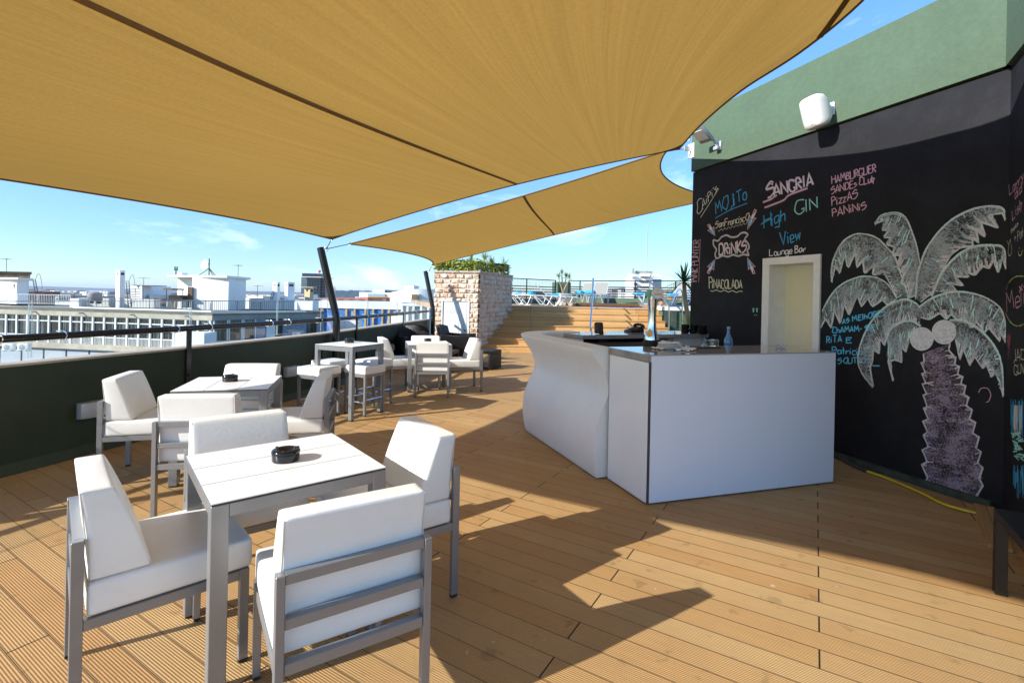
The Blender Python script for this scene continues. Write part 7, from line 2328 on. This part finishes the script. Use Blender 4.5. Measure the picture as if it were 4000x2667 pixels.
# palm tree
def crown_piece(outer, jag, hatch, wo=0.016, wj=0.013, sm=True, dens=1.0):
    o_ = smooth2(outer, 4) if sm else outer
    n_ = 46
    a, b_ = resample(o_, n_), resample(jag, n_)
    SM.bridge(a, b_)
    def rough(pts, wd, n, amp, tgt):
        for k in range(n):
            dx, dy = rnd.uniform(-amp, amp), rnd.uniform(-amp, amp)
            q = resample(pts, 60)
            i0 = rnd.randrange(0, 6) if k else 0
            i1 = 60 - (rnd.randrange(0, 8) if k else 0)
            tgt.stroke([(x + dx + rnd.uniform(-1.0, 1.0), y + dy + rnd.uniform(-1.0, 1.0)) for x, y in q[i0:i1]], wd * rnd.uniform(0.7, 1.2))
    rough(o_, wo * 0.40, 2, 1.5, OUT); rough([(x + 2, y + 5) for x, y in o_], wo * 0.3, 2, 3.5, OUT2)
    rough(jag, wj * 0.40, 2, 1.5, OUT); rough([(x, y - 4) for x, y in jag], wj * 0.45, 2, 4, OUT2)
    # white pressed strokes running back from the teeth
    jr = resample(jag, 90); orr = resample(o_, 90)
    for k in range(int(hatch * 0.9)):
        i = rnd.randrange(2, 88); f = rnd.uniform(0.10, 0.42)
        p = jr[i]; q = (p[0] + (orr[i][0] - p[0]) * f + rnd.uniform(-5, 5), p[1] + (orr[i][1] - p[1]) * f + rnd.uniform(-5, 5))
        OUT2.stroke([p, ((p[0] + q[0]) / 2 + rnd.uniform(-3, 3), (p[1] + q[1]) / 2 + rnd.uniform(-3, 3)), q], rnd.uniform(0.005, 0.011))
    for k in range(int(hatch * 0.5)):
        i = rnd.randrange(2, n_ - 10); f = rnd.uniform(0.1, 0.9)
        SM2.stroke([(a[j][0] + (b_[j][0] - a[j][0]) * f + rnd.uniform(-3, 3), a[j][1] + (b_[j][1] - a[j][1]) * f + rnd.uniform(-3, 3)) for j in range(i, i + 8)], rnd.uniform(0.010, 0.028))
    for k in range(int(hatch * dens * 1.3)):
        i = rnd.randrange(2, n_ - 2)
        j = max(0, min(n_ - 1, i + rnd.randrange(-3, 4)))
        f0, f1 = sorted((rnd.random(), rnd.random()))
        f1 = min(1, f0 + rnd.uniform(0.15, 0.55))
        p = (a[i][0] * (1 - f0) + b_[j][0] * f0, a[i][1] * (1 - f0) + b_[j][1] * f0)
        q = (a[i][0] * (1 - f1) + b_[j][0] * f1, a[i][1] * (1 - f1) + b_[j][1] * f1)
        m2 = ((p[0] + q[0]) / 2 + rnd.uniform(-4, 4), (p[1] + q[1]) / 2 + rnd.uniform(-4, 4))
        (HA if rnd.random() < 0.8 else HB).stroke([p, m2, q], rnd.uniform(0.003, 0.007))
SM, OUT, OUT2, HA, HB, SM2 = (Chalk(ZP) for _ in range(6))
crown_piece([(180, 425), (178, 370), (190, 310), (220, 250), (255, 215), (300, 197), (350, 200), (400, 220), (440, 260), (475, 300), (500, 370), (545, 495)],
            [(180, 425), (200, 340), (218, 385), (240, 300), (258, 360), (292, 285), (300, 357), (328, 325), (336, 386), (382, 342), (374, 396), (420, 372), (455, 430), (490, 500)], 90)
crown_piece([(385, 150), (410, 115), (450, 100), (500, 100), (535, 130), (560, 190), (580, 250), (597, 330)],
            [(385, 150), (452, 130), (420, 182), (458, 180), (425, 215), (462, 215), (440, 250), (478, 260), (470, 300), (505, 300), (490, 362), (522, 382), (510, 432), (546, 450), (540, 500), (575, 490)], 90)
crown_piece([(577, 500), (582, 400), (600, 335), (620, 280), (650, 230), (700, 170), (760, 120), (830, 85), (900, 67), (960, 68), (990, 80), (998, 130)],
            [(600, 520), (650, 480), (690, 390), (740, 300), (790, 262), (845, 258), (842, 216), (872, 240), (858, 172), (905, 214), (882, 142), (965, 172), (915, 112), (985, 100), (998, 130)], 110)
crown_piece([(650, 490), (680, 420), (720, 350), (780, 290), (850, 255), (920, 248), (990, 262), (1000, 360)],
            [(690, 470), (766, 466), (742, 432), (800, 442), (762, 400), (830, 402), (802, 368), (855, 395), (892, 350), (922, 362), (944, 320), (964, 382), (984, 300), (1000, 360)], 90)
crown_piece([(135, 560), (160, 510), (200, 455), (260, 415), (330, 395), (400, 405), (440, 430), (470, 470), (485, 500)],
            [(128, 640), (150, 598), (178, 640), (192, 558), (220, 622), (240, 528), (262, 582), (300, 488), (322, 542), (350, 498), (372, 542), (420, 508), (442, 532), (485, 505)], 80)
crown_piece([(375, 915), (330, 860), (305, 800), (310, 740), (330, 680), (360, 620), (410, 560), (470, 520), (530, 503), (575, 520), (600, 545)],
            [(375, 915), (360, 830), (372, 795), (376, 722), (402, 762), (406, 690), (430, 722), (445, 650), (470, 625), (510, 608), (560, 606), (600, 630)], 90)
crown_piece([(440, 690), (460, 645), (510, 612), (560, 608), (598, 632)], [(470, 890), (446, 800), (478, 790), (510, 802), (500, 722), (530, 752), (545, 680), (560, 650)], 60)
crown_piece([(590, 540), (640, 505), (700, 480), (780, 468), (860, 480), (930, 510), (980, 555), (998, 640), (1002, 710)],
            [(600, 590), (640, 602), (690, 570), (722, 602), (742, 575), (782, 612), (802, 590), (842, 642), (862, 610), (902, 662), (922, 640), (972, 702), (970, 640), (1002, 710)], 90)
crown_piece([(735, 602), (800, 605), (870, 640), (930, 700), (970, 770), (985, 850), (988, 960)],
            [(765, 700), (786, 792), (800, 740), (832, 816), (850, 770), (892, 832), (902, 790), (932, 872), (946, 840), (972, 892), (988, 960)], 70)
SM.build('chalk_drawing', CK['smudge'], 'grey smudged shading of the chalk palm fronds')
SM2.build('chalk_drawing', CK['smudge']); HA.build('chalk_drawing', CK['streak']); HB.build('chalk_drawing', CK['palm'])
OUT2.build('chalk_drawing', CK['rose']); OUT.build('chalk_drawing', CK['palm'], 'mint green outlines of the chalk palm fronds')
CO, CO2 = Chalk(ZP), Chalk(ZP)
for cx_, cy_, r_ in ((605, 692, 55), (710, 660, 57)):
    CO.fill([(cx_ + r_ * math.cos(2 * math.pi * k / 28), cy_ + r_ * math.sin(2 * math.pi * k / 28)) for k in range(28)])
    for k in range(90):
        q_r, q_a = r_ * math.sqrt(rnd.random()) * 0.86, rnd.uniform(0, 6.28)
        px_, py_, a0, rr = cx_ + q_r * math.cos(q_a), cy_ + q_r * math.sin(q_a), rnd.uniform(0, 6.28), rnd.uniform(5, 13)
        CO2.stroke([(px_ + rr * math.cos(a0 + t_ * 0.4), py_ + rr * math.sin(a0 + t_ * 0.4)) for t_ in range(rnd.randrange(4, 8))], rnd.uniform(0.004, 0.008))
    CO2.stroke([(cx_ + r_ * math.cos(0.28 * t_) * 0.97, cy_ + r_ * math.sin(0.28 * t_) * 0.97) for t_ in range(23)], 0.006)
CO.build('chalk_drawing', CK['coco'], 'two white chalk coconuts'); CO2.build('chalk_drawing', CK['white'])
left_ = [(612, 760), (618, 800), (602, 806), (622, 850), (604, 858), (626, 900), (608, 906), (628, 950), (612, 958), (632, 1010), (614, 1018), (634, 1070), (612, 1080), (632, 1130), (612, 1145), (636, 1200), (608, 1215), (630, 1270), (606, 1285), (634, 1345), (622, 1365)]
right_ = [(740, 712), (735, 745), (752, 770), (765, 780), (760, 812), (782, 822), (775, 860), (798, 868), (790, 905), (812, 915), (802, 950), (826, 965), (815, 1005), (842, 1025), (830, 1070), (858, 1085), (846, 1135), (876, 1155), (860, 1205), (886, 1225), (870, 1275), (892, 1300), (876, 1350), (895, 1385), (862, 1435)]
TS, TL, TH = Chalk(ZP), Chalk(ZP), Chalk(ZP)
ra2, rb2 = resample(left_, 40), resample(right_, 40)
TS.bridge(ra2, rb2)
for k in range(3):
    TL.stroke([(x + rnd.uniform(-3, 3), y + rnd.uniform(-3, 3)) for x, y in left_], 0.006); TL.stroke([(x + rnd.uniform(-3, 3), y + rnd.uniform(-3, 3)) for x, y in right_], 0.007)
for k in range(70):
    e_ = rnd.choice((left_, right_)); i = rnd.randrange(1, len(e_) - 1); sg_ = 1 if e_ is left_ else -1
    TL.stroke([e_[i], (e_[i][0] + sg_ * rnd.uniform(8, 40), e_[i][1] + rnd.uniform(-6, 14))], rnd.uniform(0.004, 0.009))
for k in range(16):
    i = 2 + int(k * 2.35)
    p, q = ra2[i], rb2[i]
    ma = ((p[0] + q[0]) / 2, (p[1] + q[1]) / 2 + 10)
    TH.stroke(smooth2([p, ma, q], 5), 0.007)
for k in range(130):
    i = rnd.randrange(1, 39); f0 = rnd.random() * 0.8; f1 = f0 + rnd.uniform(0.05, 0.25)
    p, q = ra2[i], rb2[i]
    a = (p[0] + (q[0] - p[0]) * f0, p[1] + (q[1] - p[1]) * f0 + rnd.uniform(-14, 14)); b_ = (p[0] + (q[0] - p[0]) * f1, p[1] + (q[1] - p[1]) * f1 + rnd.uniform(-14, 14))
    TH.stroke([a, ((a[0] + b_[0]) / 2, (a[1] + b_[1]) / 2 + 3), b_], rnd.uniform(0.005, 0.014))
TS.build('chalk_drawing', CK['trunk'], 'pinkish smudged trunk of the chalk palm'); TH.build('chalk_drawing', CK['trunk']); TL.build('chalk_drawing', CK['rose'], 'pale pink saw-toothed outline of the chalk trunk')
ch = Chalk(ZP); ch.stroke(smooth2([(872, 945), (885, 925), (915, 925), (930, 955), (920, 985), (908, 990)], 4), 0.004); ch.build('chalk_drawing', CK['pink'])
# return wall
write([('Larry', (1772, 512), (1940, 330), (-8, -128)), ('did', (1838, 565), (1918, 480), (-3, -120)), ('Lisb', (1805, 820), (1925, 660), (-5, -125))], CK['pink'], 'pink chalk words Larry did Lisb', conv=Z8, ret=True, wd=0.006)
write([('thanks', (1790, 985), (1875, 880), (-5, -55)), ('Pat', (1870, 1075), (1940, 1000), (-3, -110)), ('+', (1830, 1060), (1850, 1040), (-2, -70))], CK['yellow'], 'pale chalk words thanks and Pat', conv=Z8, ret=True, wd=0.004,
      extra=[(smooth2([(1880, 1195), (1885, 1240), (1910, 1245), (1930, 1180)], 4), 0.006), ([(1890, 1150), (1892, 1165)], 0.006), ([(1720, 1100), (1740, 1060), (1760, 1120), (1780, 1050), (1785, 1100)], 0.004), (smooth2([(1760, 1120), (1755, 1230), (1780, 1250), (1798, 1190), (1790, 1110)], 4), 0.004)])
ch = Chalk(ZR, True)
ch.stroke(smooth2([(627, 1105), (560, 1110), (505, 1160), (475, 1250), (468, 1330), (485, 1420), (530, 1490), (580, 1512), (627, 1495)], 5), 0.007)
ch.build('chalk_drawing', CK['green'], 'yellow-green chalk oval on the side wall')
write([('Meli', (488, 1400), (640, 1330), (-4, -150)), ('x', (590, 1240), (618, 1220), (-2, -90))], CK['pink'], 'pink chalk letters Meli in the oval', conv=ZR, ret=True, wd=0.007)
write([('JAC', (340, 275), (395, 262), (-2, -55)), ('GUV', (345, 345), (398, 332), (-2, -45))], CK['yellow'], 'small pale chalk letters JAC and GUV', conv=ZQ, ret=True, wd=0.005)
ch = Chalk(ZQ, True)
for k in range(10): ch.stroke([(306 + 2 * k, 135 + rnd.uniform(0, 8)), (312 + 1.2 * k, 215 + rnd.uniform(-10, 10))], 0.006)
ch.stroke(smooth2([(305, 240), (318, 222), (316, 260), (304, 250)], 4), 0.006); ch.build('chalk_drawing', CK['red'], 'red chalk exclamation mark on the side wall')
CB, CG, CY = Chalk(ZQ, True), Chalk(ZQ, True), Chalk(ZQ, True)
for k in range(26):
    x = 325 + 65 * rnd.random(); CB.stroke([(x, 475 + rnd.uniform(-10, 40)), (x + rnd.uniform(-4, 6), 620 + rnd.uniform(-50, 60))], 0.009)
for k in range(22):
    x = 340 + 50 * rnd.random(); CB.stroke([(x, 800 + rnd.uniform(0, 60)), (x + rnd.uniform(-3, 8), 930 + rnd.uniform(-60, 60))], 0.009)
for k in range(34):
    y = 640 + 130 * rnd.random(); x = 322 + 40 * rnd.random() + (y - 640) * 0.15; CG.stroke([(x, y), (x + rnd.uniform(10, 30), y + rnd.uniform(-15, 20))], 0.008)
for k in range(10):
    x = 345 + 40 * rnd.random(); CY.stroke([(x, 500), (x - 4, 640 + rnd.uniform(-30, 30))], 0.007)
CB.build('chalk_drawing', CK['blue'], 'blue chalk scribbles on the side wall'); CG.build('chalk_drawing', CK['mint'], 'green chalk scribbles on the side wall'); CY.build('chalk_drawing', CK['yellow'])
